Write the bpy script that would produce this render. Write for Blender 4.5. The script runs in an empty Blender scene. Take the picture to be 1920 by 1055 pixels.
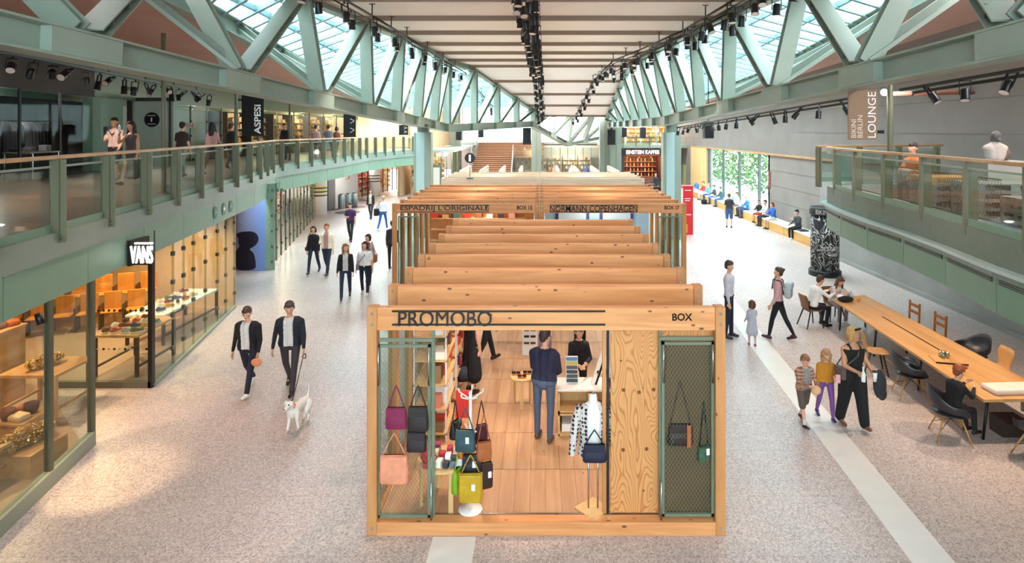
import bpy, bmesh, math, random
import numpy as np
from mathutils import Vector, Matrix
rnd = random.Random(7)
# ---------------------------------------------------------------- camera, world, exposure
scn = bpy.context.scene
COL = scn.collection
F, CX, HY, EYE = 1150.0, 1012.0, 245.0, 5.0        # focal length and vanishing point in 1920x1055 pixels, eye height in m
cam_d = bpy.data.cameras.new('camera'); cam = bpy.data.objects.new('camera', cam_d); COL.objects.link(cam)
cam.location = (0, 0, EYE); cam.rotation_euler = (math.pi/2, 0, 0)
cam_d.sensor_width = 36; cam_d.lens = 36*F/1920
cam_d.shift_x = -(CX-960)/1920; cam_d.shift_y = -(527.5-HY)/1920
cam_d.clip_end = 400
scn.camera = cam
world = bpy.data.worlds.new('sky'); scn.world = world; world.use_nodes = True
bg = world.node_tree.nodes['Background']; bg.inputs[0].default_value = (0.975, 0.975, 1.0, 1); bg.inputs[1].default_value = 11.5
scn.view_settings.view_transform = 'Standard'; scn.view_settings.look = 'None'
scn.view_settings.gamma = 1; scn.view_settings.use_curve_mapping = False
scn.view_settings.exposure = 0.76

# ---------------------------------------------------------------- helpers
def P(px, py, d): return Vector(((px-CX)/F*d, d, EYE-(py-HY)/F*d))
def G(px, py, z=0.0):
    return P(px, py, (EYE-z)*F/(py-HY))
def hx(h):
    h = h.lstrip('#'); o = []
    for i in (0, 2, 4):
        c = int(h[i:i+2], 16)/255; o.append(c/12.92 if c <= .04045 else ((c+.055)/1.055)**2.4)
    return (*o, 1.0)
MATS = {}
def mat(name, col='#888888', rough=.5, metal=0.0, emit=0.0, noise=0.0, nscale=8.0, bump=0.0, spec=None):
    if name in MATS: return MATS[name]
    m = bpy.data.materials.new(name); m.use_nodes = True; nt = m.node_tree; b = nt.nodes['Principled BSDF']
    c = hx(col) if isinstance(col, str) else col
    b.inputs['Base Color'].default_value = c; b.inputs['Roughness'].default_value = rough; b.inputs['Metallic'].default_value = metal
    if spec is not None: b.inputs['Specular IOR Level'].default_value = spec
    if emit: b.inputs['Emission Color'].default_value = c; b.inputs['Emission Strength'].default_value = emit
    if noise or bump:
        tc = nt.nodes.new('ShaderNodeTexCoord'); n = nt.nodes.new('ShaderNodeTexNoise'); n.inputs['Scale'].default_value = nscale; n.inputs['Detail'].default_value = 5
        nt.links.new(tc.outputs['Object'], n.inputs['Vector'])
        if noise:
            r = nt.nodes.new('ShaderNodeValToRGB'); r.color_ramp.elements[0].position = .3; r.color_ramp.elements[1].position = .7
            r.color_ramp.elements[0].color = tuple(x*(1-noise) for x in c[:3])+(1,); r.color_ramp.elements[1].color = tuple(min(1, x*(1+noise)) for x in c[:3])+(1,)
            nt.links.new(n.outputs['Fac'], r.inputs['Fac']); nt.links.new(r.outputs['Color'], b.inputs['Base Color'])
        if bump:
            bp = nt.nodes.new('ShaderNodeBump'); bp.inputs['Strength'].default_value = bump; bp.inputs['Distance'].default_value = .02
            nt.links.new(n.outputs['Fac'], bp.inputs['Height']); nt.links.new(bp.outputs['Normal'], b.inputs['Normal'])
    MATS[name] = m; return m
def glass(name, tint='#eef6f4', refl=.055):
    if name in MATS: return MATS[name]
    m = bpy.data.materials.new(name); m.use_nodes = True; nt = m.node_tree; nt.nodes.clear()
    o = nt.nodes.new('ShaderNodeOutputMaterial'); mx = nt.nodes.new('ShaderNodeMixShader'); t = nt.nodes.new('ShaderNodeBsdfTransparent'); g = nt.nodes.new('ShaderNodeBsdfGlossy')
    t.inputs['Color'].default_value = hx(tint); g.inputs['Roughness'].default_value = .03
    mx.inputs['Fac'].default_value = refl
    nt.links.new(t.outputs[0], mx.inputs[1]); nt.links.new(g.outputs[0], mx.inputs[2]); nt.links.new(mx.outputs[0], o.inputs['Surface'])
    MATS[name] = m; return m
def wood(name, c1, c2, axis='x', scale=1.0, knots=0.0, rough=.5, ringscale=6.0):
    """grain stretched along an axis, darker knots scattered over the boards"""
    if name in MATS: return MATS[name]
    m = bpy.data.materials.new(name); m.use_nodes = True; nt = m.node_tree; b = nt.nodes['Principled BSDF']; b.inputs['Roughness'].default_value = rough
    L = nt.links.new; N = nt.nodes.new
    tc = N('ShaderNodeTexCoord'); oi = N('ShaderNodeObjectInfo'); add = N('ShaderNodeVectorMath'); add.operation = 'ADD'
    mul = N('ShaderNodeVectorMath'); mul.operation = 'SCALE'; mul.inputs['Scale'].default_value = 37.0
    comb = N('ShaderNodeCombineXYZ')
    for i in range(3): L(oi.outputs['Random'], comb.inputs[i])
    L(comb.outputs[0], mul.inputs[0]); L(tc.outputs['Object'], add.inputs[0]); L(mul.outputs[0], add.inputs[1])
    mp = N('ShaderNodeMapping'); s = [9*scale]*3; s['xyz'.index(axis)] = .7*scale; mp.inputs['Scale'].default_value = s
    L(add.outputs[0], mp.inputs['Vector'])
    n = N('ShaderNodeTexNoise'); n.inputs['Scale'].default_value = 1.0; n.inputs['Detail'].default_value = 6; n.inputs['Distortion'].default_value = .8
    L(mp.outputs[0], n.inputs['Vector'])
    r = N('ShaderNodeValToRGB'); r.color_ramp.elements[0].position = .32; r.color_ramp.elements[1].position = .68
    r.color_ramp.elements[0].color = hx(c2); r.color_ramp.elements[1].color = hx(c1); L(n.outputs['Fac'], r.inputs['Fac'])
    out = r.outputs['Color']
    if knots:
        mp2 = N('ShaderNodeMapping'); s2 = [6.5*scale]*3; s2['xyz'.index(axis)] = 3.2*scale; mp2.inputs['Scale'].default_value = s2; L(add.outputs[0], mp2.inputs['Vector'])
        v = N('ShaderNodeTexVoronoi'); v.inputs['Scale'].default_value = 1.0; L(mp2.outputs[0], v.inputs['Vector'])
        r2 = N('ShaderNodeValToRGB'); r2.color_ramp.elements[0].position = knots*.5; r2.color_ramp.elements[1].position = knots
        r2.color_ramp.elements[0].color = (1, 1, 1, 1); r2.color_ramp.elements[1].color = (0, 0, 0, 1); L(v.outputs['Distance'], r2.inputs['Fac'])
        mx = N('ShaderNodeMixRGB'); mx.inputs[2].default_value = hx('#6b3a17'); L(r2.outputs['Color'], mx.inputs[0]); L(out, mx.inputs[1]); out = mx.outputs[0]
    L(out, b.inputs['Base Color']); MATS[name] = m; return m

class MB:
    """collects simple solids; build() links them as one mesh object"""
    def __init__(s): s.v = []; s.f = []; s.m = []; s.s = []
    def add(s, vs, fs, mi=0, sm=False):
        o = len(s.v); s.v += [tuple(v) for v in vs]
        for f in fs: s.f.append(tuple(i+o for i in f)); s.m.append(mi); s.s.append(sm)
        return s
    def bx(s, x0, x1, y0, y1, z0, z1, mi=0, M=None):
        vs = [Vector((x, y, z)) for z in (z0, z1) for y in (y0, y1) for x in (x0, x1)]
        if M is not None: vs = [M @ v for v in vs]
        return s.add(vs, [(0, 2, 3, 1), (4, 5, 7, 6), (0, 1, 5, 4), (2, 6, 7, 3), (0, 4, 6, 2), (1, 3, 7, 5)], mi)
    def box(s, c, sz, mi=0, M=None):
        return s.bx(c[0]-sz[0]/2, c[0]+sz[0]/2, c[1]-sz[1]/2, c[1]+sz[1]/2, c[2]-sz[2]/2, c[2]+sz[2]/2, mi, M)
    @staticmethod
    def frame(p, q, up):
        p, q, up = Vector(p), Vector(q), Vector(up); t = (q-p).normalized(); side = t.cross(up)
        if side.length < 1e-4: side = t.cross(Vector((1, 0, 0)))
        side.normalize(); return p, q, t, side, side.cross(t)
    def beam(s, p, q, w, h, up=(0, 0, 1), mi=0, ou=0.0, os=0.0):
        p, q, t, a, u = s.frame(p, q, up); vs = []
        for c in (p, q):
            for sa, su in ((-1, -1), (1, -1), (1, 1), (-1, 1)): vs.append(c+a*(sa*w/2+os)+u*(su*h/2+ou))
        return s.add(vs, [(3, 2, 1, 0), (4, 5, 6, 7), (0, 1, 5, 4), (1, 2, 6, 5), (2, 3, 7, 6), (3, 0, 4, 7)], mi)
    def ibeam(s, p, q, w, h, tf=.03, tw=.03, up=(0, 0, 1), mi=0):
        s.beam(p, q, w, tf, up, mi, ou=h/2-tf/2); s.beam(p, q, w, tf, up, mi, ou=-h/2+tf/2); return s.beam(p, q, tw, h-2*tf, up, mi)
    def cyl(s, p, q, r0, r1=None, n=10, mi=0, sm=True):
        r1 = r0 if r1 is None else r1; p, q, t, a, u = s.frame(p, q, (0, 0, 1)); vs = []
        for c, r in ((p, r0), (q, r1)):
            for i in range(n): an = 2*math.pi*i/n; vs.append(c+a*(r*math.cos(an))+u*(r*math.sin(an)))
        s.add(vs, [(i, (i+1) % n, n+(i+1) % n, n+i) for i in range(n)], mi, sm)
        o = len(s.v)-2*n; s.f += [tuple(o+i for i in reversed(range(n))), tuple(o+n+i for i in range(n))]; s.m += [mi, mi]; s.s += [False, False]; return s
    def tube(s, path, r, n=6, mi=0):
        for a, b in zip(path, path[1:]): s.cyl(a, b, r, r, n, mi)
        return s
    def ell(s, c, r, nu=12, nv=8, mi=0, M=None):
        r = (r, r, r) if not hasattr(r, '__len__') else r; c = Vector(c); vs = []
        for j in range(1, nv):
            ph = math.pi*j/nv
            for i in range(nu):
                th = 2*math.pi*i/nu; p = Vector((r[0]*math.sin(ph)*math.cos(th), r[1]*math.sin(ph)*math.sin(th), r[2]*math.cos(ph)))
                vs.append(c+(M @ p if M is not None else p))
        top = Vector((0, 0, r[2])); t, b = len(vs), len(vs)+1
        vs += [c+(M @ top if M is not None else top), c-(M @ top if M is not None else top)]
        fs = [(j*nu+i, (j+1)*nu+i, (j+1)*nu+(i+1) % nu, j*nu+(i+1) % nu) for j in range(nv-2) for i in range(nu)]
        fs += [(t, i, (i+1) % nu) for i in range(nu)]+[(b, (nv-2)*nu+(i+1) % nu, (nv-2)*nu+i) for i in range(nu)]
        return s.add(vs, fs, mi, True)
    def lathe(s, prof, n=24, c=(0, 0, 0), mi=0, sm=True):
        vs = [(c[0]+r*math.cos(2*math.pi*i/n), c[1]+r*math.sin(2*math.pi*i/n), c[2]+z) for r, z in prof for i in range(n)]
        s.add(vs, [(j*n+i, j*n+(i+1) % n, (j+1)*n+(i+1) % n, (j+1)*n+i) for j in range(len(prof)-1) for i in range(n)], mi, sm)
        o = len(s.v)-len(vs); k = (len(prof)-1)*n
        s.f += [tuple(o+i for i in reversed(range(n))), tuple(o+k+i for i in range(n))]; s.m += [mi, mi]; s.s += [False, False]; return s
    def prism(s, pts, z0, z1, mi=0):
        n = len(pts); vs = [(x, y, z0) for x, y in pts]+[(x, y, z1) for x, y in pts]
        return s.add(vs, [tuple(reversed(range(n))), tuple(range(n, 2*n))]+[(i, (i+1) % n, n+(i+1) % n, n+i) for i in range(n)], mi)
    def slab(s, pts, t, mi=0):
        """polygon with 3D corners given thickness t downwards"""
        n = len(pts); vs = [tuple(p) for p in pts]+[(p[0], p[1], p[2]-t) for p in pts]
        return s.add(vs, [tuple(range(n)), tuple(reversed(range(n, 2*n)))]+[(i, n+i, n+(i+1) % n, (i+1) % n) for i in range(n)], mi)
    def mesh(s, name, mats):
        me = bpy.data.meshes.new(name); me.from_pydata(s.v, [], s.f)
        for m in (mats if isinstance(mats, (list, tuple)) else [mats]): me.materials.append(m)
        me.polygons.foreach_set('material_index', s.m); me.polygons.foreach_set('use_smooth', s.s); me.update(); return me
    def build(s, name, mats, parent=None, loc=(0, 0, 0), rz=0.0, bevel=0.0, fixn=True):
        me = s.mesh(name, mats)
        if fixn:
            bm = bmesh.new(); bm.from_mesh(me); bmesh.ops.recalc_face_normals(bm, faces=bm.faces); bm.to_mesh(me); bm.free()
        o = put(name, me, parent, loc, rz)
        if bevel:
            b = o.modifiers.new('bevel', 'BEVEL'); b.width = bevel; b.segments = 2; b.limit_method = 'ANGLE'
        return o
def put(name, me, parent=None, loc=(0, 0, 0), rz=0.0):
    o = bpy.data.objects.new(name, me); COL.objects.link(o); o.location = loc; o.rotation_euler = (0, 0, rz)
    if parent is not None: o.parent = parent
    return o
def tag(o, label=None, cat=None, group=None, kind=None):
    if label: o['label'] = label
    if cat: o['category'] = cat
    if group: o['group'] = group
    if kind: o['kind'] = kind
    return o
def thing(name, label, cat, loc=(0, 0, 0), rz=0.0, group=None):
    o = bpy.data.objects.new(name, None); o.empty_display_size = .1; COL.objects.link(o); o.location = loc; o.rotation_euler = (0, 0, rz)
    return tag(o, label, cat, group)
def struct(name, mb, m, bevel=0.0):
    return tag(mb.build(name, m, bevel=bevel), kind='structure')
def sempty(name):
    o = bpy.data.objects.new(name, None); COL.objects.link(o); return tag(o, kind='structure')
def dup(o, loc=None, rz=None, label=None, group=None, parent=None):
    c = o.copy(); COL.objects.link(c); c.parent = parent
    if loc is not None: c.location = loc
    if rz is not None: c.rotation_euler = (0, 0, rz)
    if label: c['label'] = label
    if group: c['group'] = group
    for ch in o.children: dup(ch, parent=c)
    return c
WORK = bpy.data.scenes.new('workshop')                    # scratch scene where modifiers and letters are turned into meshes; removed at the end
def evaluated(ob):
    WORK.collection.objects.link(ob); WORK.view_layers[0].update(); dg = WORK.view_layers[0].depsgraph
    me = bpy.data.meshes.new_from_object(ob.evaluated_get(dg)); bpy.data.objects.remove(ob); return me
def text(name, s, x0, x1, z0, z1, y, m, parent=None, ext=.01, bold=0.0, rot=False, loc=(0, 0, 0), rz=0.0, bend=None):
    """lettering fitted into a rectangle of the vertical plane y = const, readable from the -y side"""
    cu = bpy.data.curves.new(name, 'FONT'); cu.body = s; cu.size = 1; cu.extrude = 0; cu.offset = bold; cu.resolution_u = 4
    ob = bpy.data.objects.new(name, cu); me = evaluated(ob); bpy.data.curves.remove(cu)
    co = np.empty(len(me.vertices)*3); me.vertices.foreach_get('co', co); co = co.reshape(-1, 3)
    if rot: co = np.stack([-co[:, 1], co[:, 0], co[:, 2]], 1)
    a, b = co.min(0), co.max(0); u = (co[:, 0]-a[0])/(b[0]-a[0]); w = (co[:, 1]-a[1])/(b[1]-a[1])
    new = np.stack([x0+u*(x1-x0), np.full(len(u), float(y)), z0+w*(z1-z0)], 1)
    if bend:
        R = bend; an = new[:, 0]/R; new = np.stack([R*np.sin(an), -R*np.cos(an), new[:, 2]], 1)
    me.vertices.foreach_set('co', new.ravel()); me.materials.clear(); me.materials.append(m); me.update()
    if ext and not bend:
        bm = bmesh.new(); bm.from_mesh(me); r = bmesh.ops.extrude_face_region(bm, geom=bm.faces[:])
        for v in [g for g in r['geom'] if isinstance(g, bmesh.types.BMVert)]: v.co.y += ext
        bmesh.ops.recalc_face_normals(bm, faces=bm.faces); bm.to_mesh(me); bm.free()
    return put(name, me, parent, loc, rz)
def lamp(kind, loc, power, col=(1, 1, 1), size=.3, target=None, angle=90, size_y=None, blend=.6):
    ld = bpy.data.lights.new(kind.lower()+'_lamp', kind); ld.energy = power; ld.color = col
    if kind == 'AREA':
        ld.size = size
        if size_y: ld.shape = 'RECTANGLE'; ld.size_y = size_y
    else: ld.shadow_soft_size = size
    if kind == 'SPOT': ld.spot_size = math.radians(angle); ld.spot_blend = blend
    o = bpy.data.objects.new(ld.name, ld); COL.objects.link(o); o.location = loc
    if target is not None: o.rotation_euler = (Vector(target)-Vector(loc)).to_track_quat('-Z', 'Y').to_euler()
    return o
def along(pts, step):
    """points every `step` metres along a polyline (x, y), with the direction there"""
    out = []; carry = 0.0
    for (x0, y0), (x1, y1) in zip(pts, pts[1:]):
        L = math.hypot(x1-x0, y1-y0); t = carry
        while t <= L: out.append((x0+(x1-x0)*t/L, y0+(y1-y0)*t/L, math.atan2(y1-y0, x1-x0))); t += step
        carry = t-L
    return out
WARM = (1.0, .72, .42)
# ---------------------------------------------------------------- materials
M_STEEL = mat('green_steel', '#8d9a8d', .45, noise=.05, nscale=1.5)
M_STEEL2 = mat('green_steel_dull', '#6c776b', .5, noise=.06)
M_POST = mat('olive_steel', '#6a6a55', .45)
M_FASCIA = mat('green_fascia', '#6f8d79', .4, noise=.04, nscale=2)
M_LIP = mat('grey_green_lip', '#77857c', .4, noise=.05, nscale=2)
M_BLACK = mat('black_metal', '#121113', .4)
M_RUBBER = mat('matt_black', '#0d0c0d', .8)
M_WHITE = mat('white_paint', '#e9e7e4', .45)
M_CHROME = mat('steel', '#b9bcbb', .25, 1.0)
M_GLASS = glass('clear_glass'); M_GLASS2 = glass('sky_glass', '#e6f4f6', .05); M_GLASSG = glass('greenish_glass', '#e4eeea', .07)
M_CONC = mat('concrete', '#857b76', .7, noise=.09, nscale=.9, bump=.05)
M_CONCD = mat('concrete_dark', '#8d8a86', .6, noise=.1, nscale=1.2)
M_SOFFIT = mat('brown_concrete_ceiling', '#c39a8b', .8, noise=.06, nscale=.6)
M_CEIL = mat('pale_ceiling_panel', '#f0e6df', .8, noise=.03, nscale=.7)
M_CEILB = mat('ceiling_beam_brown', '#8a7565', .6)
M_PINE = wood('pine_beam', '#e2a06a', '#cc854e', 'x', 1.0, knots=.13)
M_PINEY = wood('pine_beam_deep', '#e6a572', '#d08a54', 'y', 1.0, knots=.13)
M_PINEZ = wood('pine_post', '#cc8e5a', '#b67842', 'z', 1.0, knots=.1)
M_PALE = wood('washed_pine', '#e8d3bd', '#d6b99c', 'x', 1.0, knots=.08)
M_PLANK = wood('floor_board', '#c69c76', '#ac8060', 'y', .8, knots=.07, rough=.45)
M_PLY = None
M_OAK = wood('oak_top', '#d3a16c', '#b98550', 'y', .6, rough=.35)
M_RAIL = wood('handrail_wood', '#c79a6b', '#a97b4d', 'y', 1.0, rough=.4)
M_BIRCH = wood('birch', '#e0b983', '#cfa56c', 'z', 1.2, rough=.4)
M_STAIR = wood('stair_wood', '#b98a62', '#9c6d47', 'x', 1.0)
def ply():
    m = bpy.data.materials.new('plywood'); m.use_nodes = True; nt = m.node_tree; b = nt.nodes['Principled BSDF']; b.inputs['Roughness'].default_value = .5
    N, L = nt.nodes.new, nt.links.new; tc = N('ShaderNodeTexCoord'); mp = N('ShaderNodeMapping'); mp.inputs['Scale'].default_value = (2.6, 1, .75); L(tc.outputs['Object'], mp.inputs[0])
    n = N('ShaderNodeTexNoise'); n.inputs['Scale'].default_value = 1.3; n.inputs['Detail'].default_value = 1.5; L(mp.outputs[0], n.inputs['Vector'])
    ml = N('ShaderNodeMath'); ml.operation = 'MULTIPLY'; ml.inputs[1].default_value = 26.0; L(n.outputs['Fac'], ml.inputs[0])
    fr = N('ShaderNodeMath'); fr.operation = 'FRACT'; L(ml.outputs[0], fr.inputs[0])
    r = N('ShaderNodeValToRGB'); e = r.color_ramp.elements; e[0].color = hx('#b06c34'); e[0].position = 0; e[1].color = hx('#d89a60'); e[1].position = .3
    e2 = r.color_ramp.elements.new(.85); e2.color = hx('#d2935a'); e3 = r.color_ramp.elements.new(1.0); e3.color = hx('#b06c34')
    L(fr.outputs[0], r.inputs['Fac']); L(r.outputs['Color'], b.inputs['Base Color']); return m
M_PLY = ply()
def terrazzo():
    m = bpy.data.materials.new('terrazzo'); m.use_nodes = True; nt = m.node_tree; b = nt.nodes['Principled BSDF']
    N, L = nt.nodes.new, nt.links.new; tc = N('ShaderNodeTexCoord')
    n = N('ShaderNodeTexVoronoi'); n.inputs['Scale'].default_value = 55; L(tc.outputs['Object'], n.inputs['Vector'])
    r = N('ShaderNodeValToRGB'); e = r.color_ramp.elements; e[0].color = hx('#99857f'); e[0].position = .0; e[1].color = hx('#eeddd8'); e[1].position = 1.0
    k = e.new(.45); k.color = hx('#cbb8b2')
    L(n.outputs['Color'], r.inputs['Fac'])
    n2 = N('ShaderNodeTexNoise'); n2.inputs['Scale'].default_value = .5; n2.inputs['Detail'].default_value = 3; L(tc.outputs['Object'], n2.inputs['Vector'])
    mx = N('ShaderNodeMixRGB'); mx.blend_type = 'MULTIPLY'; mx.inputs[0].default_value = .35; L(r.outputs['Color'], mx.inputs[1]); L(n2.outputs['Fac'], mx.inputs[2])
    br = N('ShaderNodeTexBrick'); br.inputs['Scale'].default_value = 1.0; br.inputs['Mortar Size'].default_value = .004; br.inputs['Brick Width'].default_value = 1.6; br.inputs['Row Height'].default_value = 1.2
    br.inputs['Color1'].default_value = br.inputs['Color2'].default_value = (1, 1, 1, 1); br.inputs['Mortar'].default_value = (.55, .53, .5, 1); L(tc.outputs['Object'], br.inputs['Vector'])
    mx2 = N('ShaderNodeMixRGB'); mx2.blend_type = 'MULTIPLY'; mx2.inputs[0].default_value = .6; L(mx.outputs[0], mx2.inputs[1]); L(br.outputs['Color'], mx2.inputs[2])
    L(mx2.outputs[0], b.inputs['Base Color'])
    mr = N('ShaderNodeMapRange'); mr.inputs[3].default_value = .26; mr.inputs[4].default_value = .4; L(n2.outputs['Fac'], mr.inputs[0]); L(mr.outputs[0], b.inputs['Roughness'])
    b.inputs['Specular IOR Level'].default_value = .48
    return m
M_FLOOR = terrazzo()
M_STRIP = mat('pale_floor_strip', '#e2dcd8', .3, noise=.03, nscale=3)

# ---------------------------------------------------------------- plan lines (x, depth)
EL = [(-5.2, -8), (-5.2, 0), (-6.7, 7.62), (-9.05, 19.4), (-10.3, 23.8), (-10.2, 27), (-10.1, 31.4), (-10.2, 36.3), (-9.6, 40.4), (-8.9, 43.1), (-8.6, 47)]
UL = [(-9.5, -8), (-12, 6), (-14.7, 16.8), (-16.6, 26), (-16.8, 34), (-15, 48), (-14.5, 54)]
RL = [(5.6, -8), (5.7, 3), (6.33, 8.46), (6.63, 9.97), (6.85, 11.5), (6.96, 12.97), (7.2, 14.6), (7.5, 15.97), (7.75, 16.4), (12.4, 17.9)]
DECK = 3.55
def lx(line, d):
    for (x0, y0), (x1, y1) in zip(line, line[1:]):
        if y0 <= d <= y1: return x0+(x1-x0)*(d-y0)/(y1-y0)
    return line[-1][0] if d > line[-1][1] else line[0][0]

# ---------------------------------------------------------------- floor
fl = struct('floor', MB().bx(-22, 14, -8, 80, -.2, 0), M_FLOOR)
def strip(pts, w):
    mb = MB(); L = [Vector((x, y, 0)) for x, y in pts]
    for a, b in zip(L, L[1:]): mb.beam(a+Vector((0, 0, .001)), b+Vector((0, 0, .001)), w, .006)
    o = mb.build('floor_strip', M_STRIP, fl); return o
strip([(4.28, 4), (4.56, 7.1), (5.02, 12.8), (6.2, 25.6), (7.4, 40)], .5)
strip([(-1.05, 4), (-1.05, 7.55)], .53)
for px, py, w in ((652, 398, 47), (622, 393, 30), (667, 388, 38), (674, 373, 18), (682, 376, 20), (735, 369, 13)):
    g = G(px, py); r = w/2/F*g.y
    MB().lathe([(r, .0), (r, .004)], 28).build('dark_floor_disc', mat('dark_disc', '#4a4450', .4), fl, (g.x, g.y, .001))
# upper galleries
pl = EL[1:]+UL[::-1][:-1]
struct('floor_gallery_left', MB().prism([(x, y) for x, y in EL]+UL[::-1], 3.35, DECK), mat('gallery_floor', '#8d7a72', .28, noise=.1, nscale=1))
struct('floor_gallery_right', MB().prism([(5.7, -8)]+RL[1:]+[(12.6, -8)], 3.35, DECK), mat('lounge_floor', '#8b8283', .35, noise=.1))

# left fascia: grey lip on top, green panels under it down to the shop glass
def fascia(name, line, z0, z1, zl, step, off=.0, out=-1):
    r = sempty(name); pts = [Vector((x, y, 0)) for x, y in line]
    for a, b in zip(pts, pts[1:]):
        L = (b-a).length; n = max(1, round(L/step)); t = (b-a)/n
        for i in range(n):
            p, q = a+t*i, a+t*(i+1); g = t.normalized()*.008
            MB().beam(p+g+Vector((0, 0, (z0+z1)/2)), q-g+Vector((0, 0, (z0+z1)/2)), .06, z1-z0).build('fascia_panel', M_FASCIA, r)
        MB().beam(a+Vector((0, 0, (z1+zl)/2)), b+Vector((0, 0, (z1+zl)/2)), .16, zl-z1).build('lip', M_LIP, r)
    return r
fascia('trim_1', EL, 2.62, 3.2, 3.56, 1.9)
trim2 = fascia('trim_2', RL[1:], 2.48, 2.98, 3.1, 1.5)
for a, b in zip(RL[1:], RL[2:]):
    a, b = Vector((*a, 0)), Vector((*b, 0)); t = (b-a).normalized(); nrm = Vector((-t.y, t.x, 0)); L = (b-a).length
    MB().beam(a+Vector((0, 0, 3.33)), b+Vector((0, 0, 3.33)), .04, .46).build('edge_band', M_STEEL2, trim2)
    MB().beam(a+nrm*.09+Vector((0, 0, 3.11)), b+nrm*.09+Vector((0, 0, 3.11)), .16, .05).build('light_ledge', mat('ledge', '#b5c6c2', .35), trim2)
    n = max(1, round(L/1.5))
    for i in range(n):
        p, q = a+(b-a)*((i+.06)/n)+nrm*.035, a+(b-a)*((i+.94)/n)+nrm*.035
        v = MB().beam(p+Vector((0, 0, 2.98)), q+Vector((0, 0, 2.98)), .02, .17).build('vent_grille', mat('vent_dark', '#2b2f2c', .6), trim2)
        for k in range(5):
            z = 2.92+k*.032; MB().beam(p+nrm*.015+Vector((0, 0, z)), q+nrm*.015+Vector((0, 0, z)), .02, .012).build('vent_slat', M_STEEL2, v)

# balustrades: flat steel posts, glass panes, wooden handrail, thin steel rail below it
def balustrade(name, label, line, z_rail, step, mesh=False):
    r = thing(name, label, 'balustrade', (line[0][0], line[0][1], DECK)); o = Vector((line[0][0], line[0][1], DECK))
    pts = [Vector((x, y, 0))-Vector((o.x, o.y, 0)) for x, y in line]
    h = z_rail-DECK
    mb = MB(); m2 = MB()
    for a, b in zip(pts, pts[1:]):
        mb.beam(a+Vector((0, 0, h)), b+Vector((0, 0, h)), .12, .055); m2.beam(a+Vector((0, 0, h-.13)), b+Vector((0, 0, h-.13)), .03, .03)
    mb.build('handrail', M_RAIL, r, bevel=.012); m2.build('steel_rail', M_STEEL, r)
    S = along([(p.x, p.y) for p in pts], step); me = None
    for (x, y, a), nx in zip(S, S[1:]+[None]):
        if me is None:
            m = MB().bx(-.045, .045, -.09, .03, -.14, h-.03).bx(-.012, .012, -.16, -.09, -.14, h-.03); m.cyl((0, -.165, -.05), (0, -.09, -.05), .02, n=8).cyl((0, -.165, -.1), (0, -.09, -.1), .02, n=8)
            ob = m.build('post', M_POST, r, (x, y, 0), a); me = ob.data
        else: put('post', me, r, (x, y, 0), a)
        if nx:
            p, q = Vector((x, y, 0)), Vector((nx[0], nx[1], 0)); t = (q-p)*.06
            MB().beam(p+t+Vector((0, 0, h/2-.04)), q-t+Vector((0, 0, h/2-.04)), .012, h-.24).build('glass_pane', M_GLASSG, r)
            MB().beam(p+t*.8+Vector((0, 0, .06)), q-t*.8+Vector((0, 0, .06)), .02, .12).build('kick_plate', M_FASCIA, r)
    return r
balustrade('balustrade', 'long glass gallery balustrade with olive posts and wooden handrail above the shoe shop', [(-5.2, 0.2)]+EL[2:], 4.62, 1.45)
lounge_rail = balustrade('balustrade', 'curved balustrade of the raised lounge at the right, with pale wooden handrail', [(6.1, 6.4)]+RL[2:9], 4.56, 1.5)
balustrade('balustrade', 'short rear balustrade of the lounge running up to the concrete wall', [(7.9, 17.45), (12.2, 18.6)], 4.56, 1.4)

# ---------------------------------------------------------------- walls
wl = MB()
for a, b in zip(UL, UL[1:]): wl.beam((a[0]-1.6, a[1], 7.5), (b[0]-1.6, b[1], 7.5), .2, 2.8).beam((a[0]-.1, a[1], 7.4), (b[0]-.1, b[1], 7.4), .1, 2.4)
struct('wall_left_upper_band', wl, M_FASCIA)
wl = MB()
for a, b in zip([UL[0], UL[1], UL[2]], [UL[1], UL[2], (-15.7, 21.6)]): wl.beam((a[0]-.03, a[1], 7.35), (b[0]-.03, b[1], 7.35), .1, 2.3)
struct('wall_left_upper_dark_band', wl, mat('dark_band', '#2e2826', .6))
wl = MB()
for a, b in zip(UL, UL[1:]): wl.beam((a[0]-4, a[1], 5.0), (b[0]-4, b[1], 5.0), .2, 5.0)
struct('wall_left_upper', wl, mat('gallery_shop_back', '#5c5350', .7, noise=.1))
struct('wall_left', MB().bx(-22, -21.8, -8, 80, 0, 8), mat('shop_back', '#a08a78', .8))
struct('ceiling_ground_shops', MB().prism([(x-.05, y) for x, y in EL]+[(-22, 47), (-22, -8)], 3.0, 3.34), mat('shop_ceiling', '#6b6560', .8))
wr = MB().bx(12.4, 12.7, -8, 33.3, 0, 9).bx(12.4, 12.7, 33.3, 45.0, 3.74, 9).bx(12.4, 12.7, 45, 80, 0, 9).bx(12.4, 12.7, 33.3, 45, 0, .5)
wall_r = struct('wall_right', wr, M_CONC)
for z, d0, d1 in ((4.9, 8, 30), (5.9, 10, 32), (2.9, 26, 33), (2.1, 26, 33.2), (1.3, 27, 33), (4.4, 46, 54)):
    MB().bx(12.385, 12.4, d0, d1, z, z+.012).build('panel_joint', mat('joint', '#6f6864', .8), wall_r)
struct('wall_right_lower', MB().bx(11.6, 12.4, -8, 25.4, .12, 3.34).bx(11.5, 12.4, -8, 25.4, 0, .12), M_CONCD)
struct('trim_3', MB().bx(12.28, 12.4, 25.4, 50, 3.70, 3.80), M_RAIL)
struct('trim_4', MB().bx(12.3, 12.4, 45.3, 50, .5, 3.7), wood('pale_panel', '#e0c08c', '#d1ad76', 'z', .6))
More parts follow.
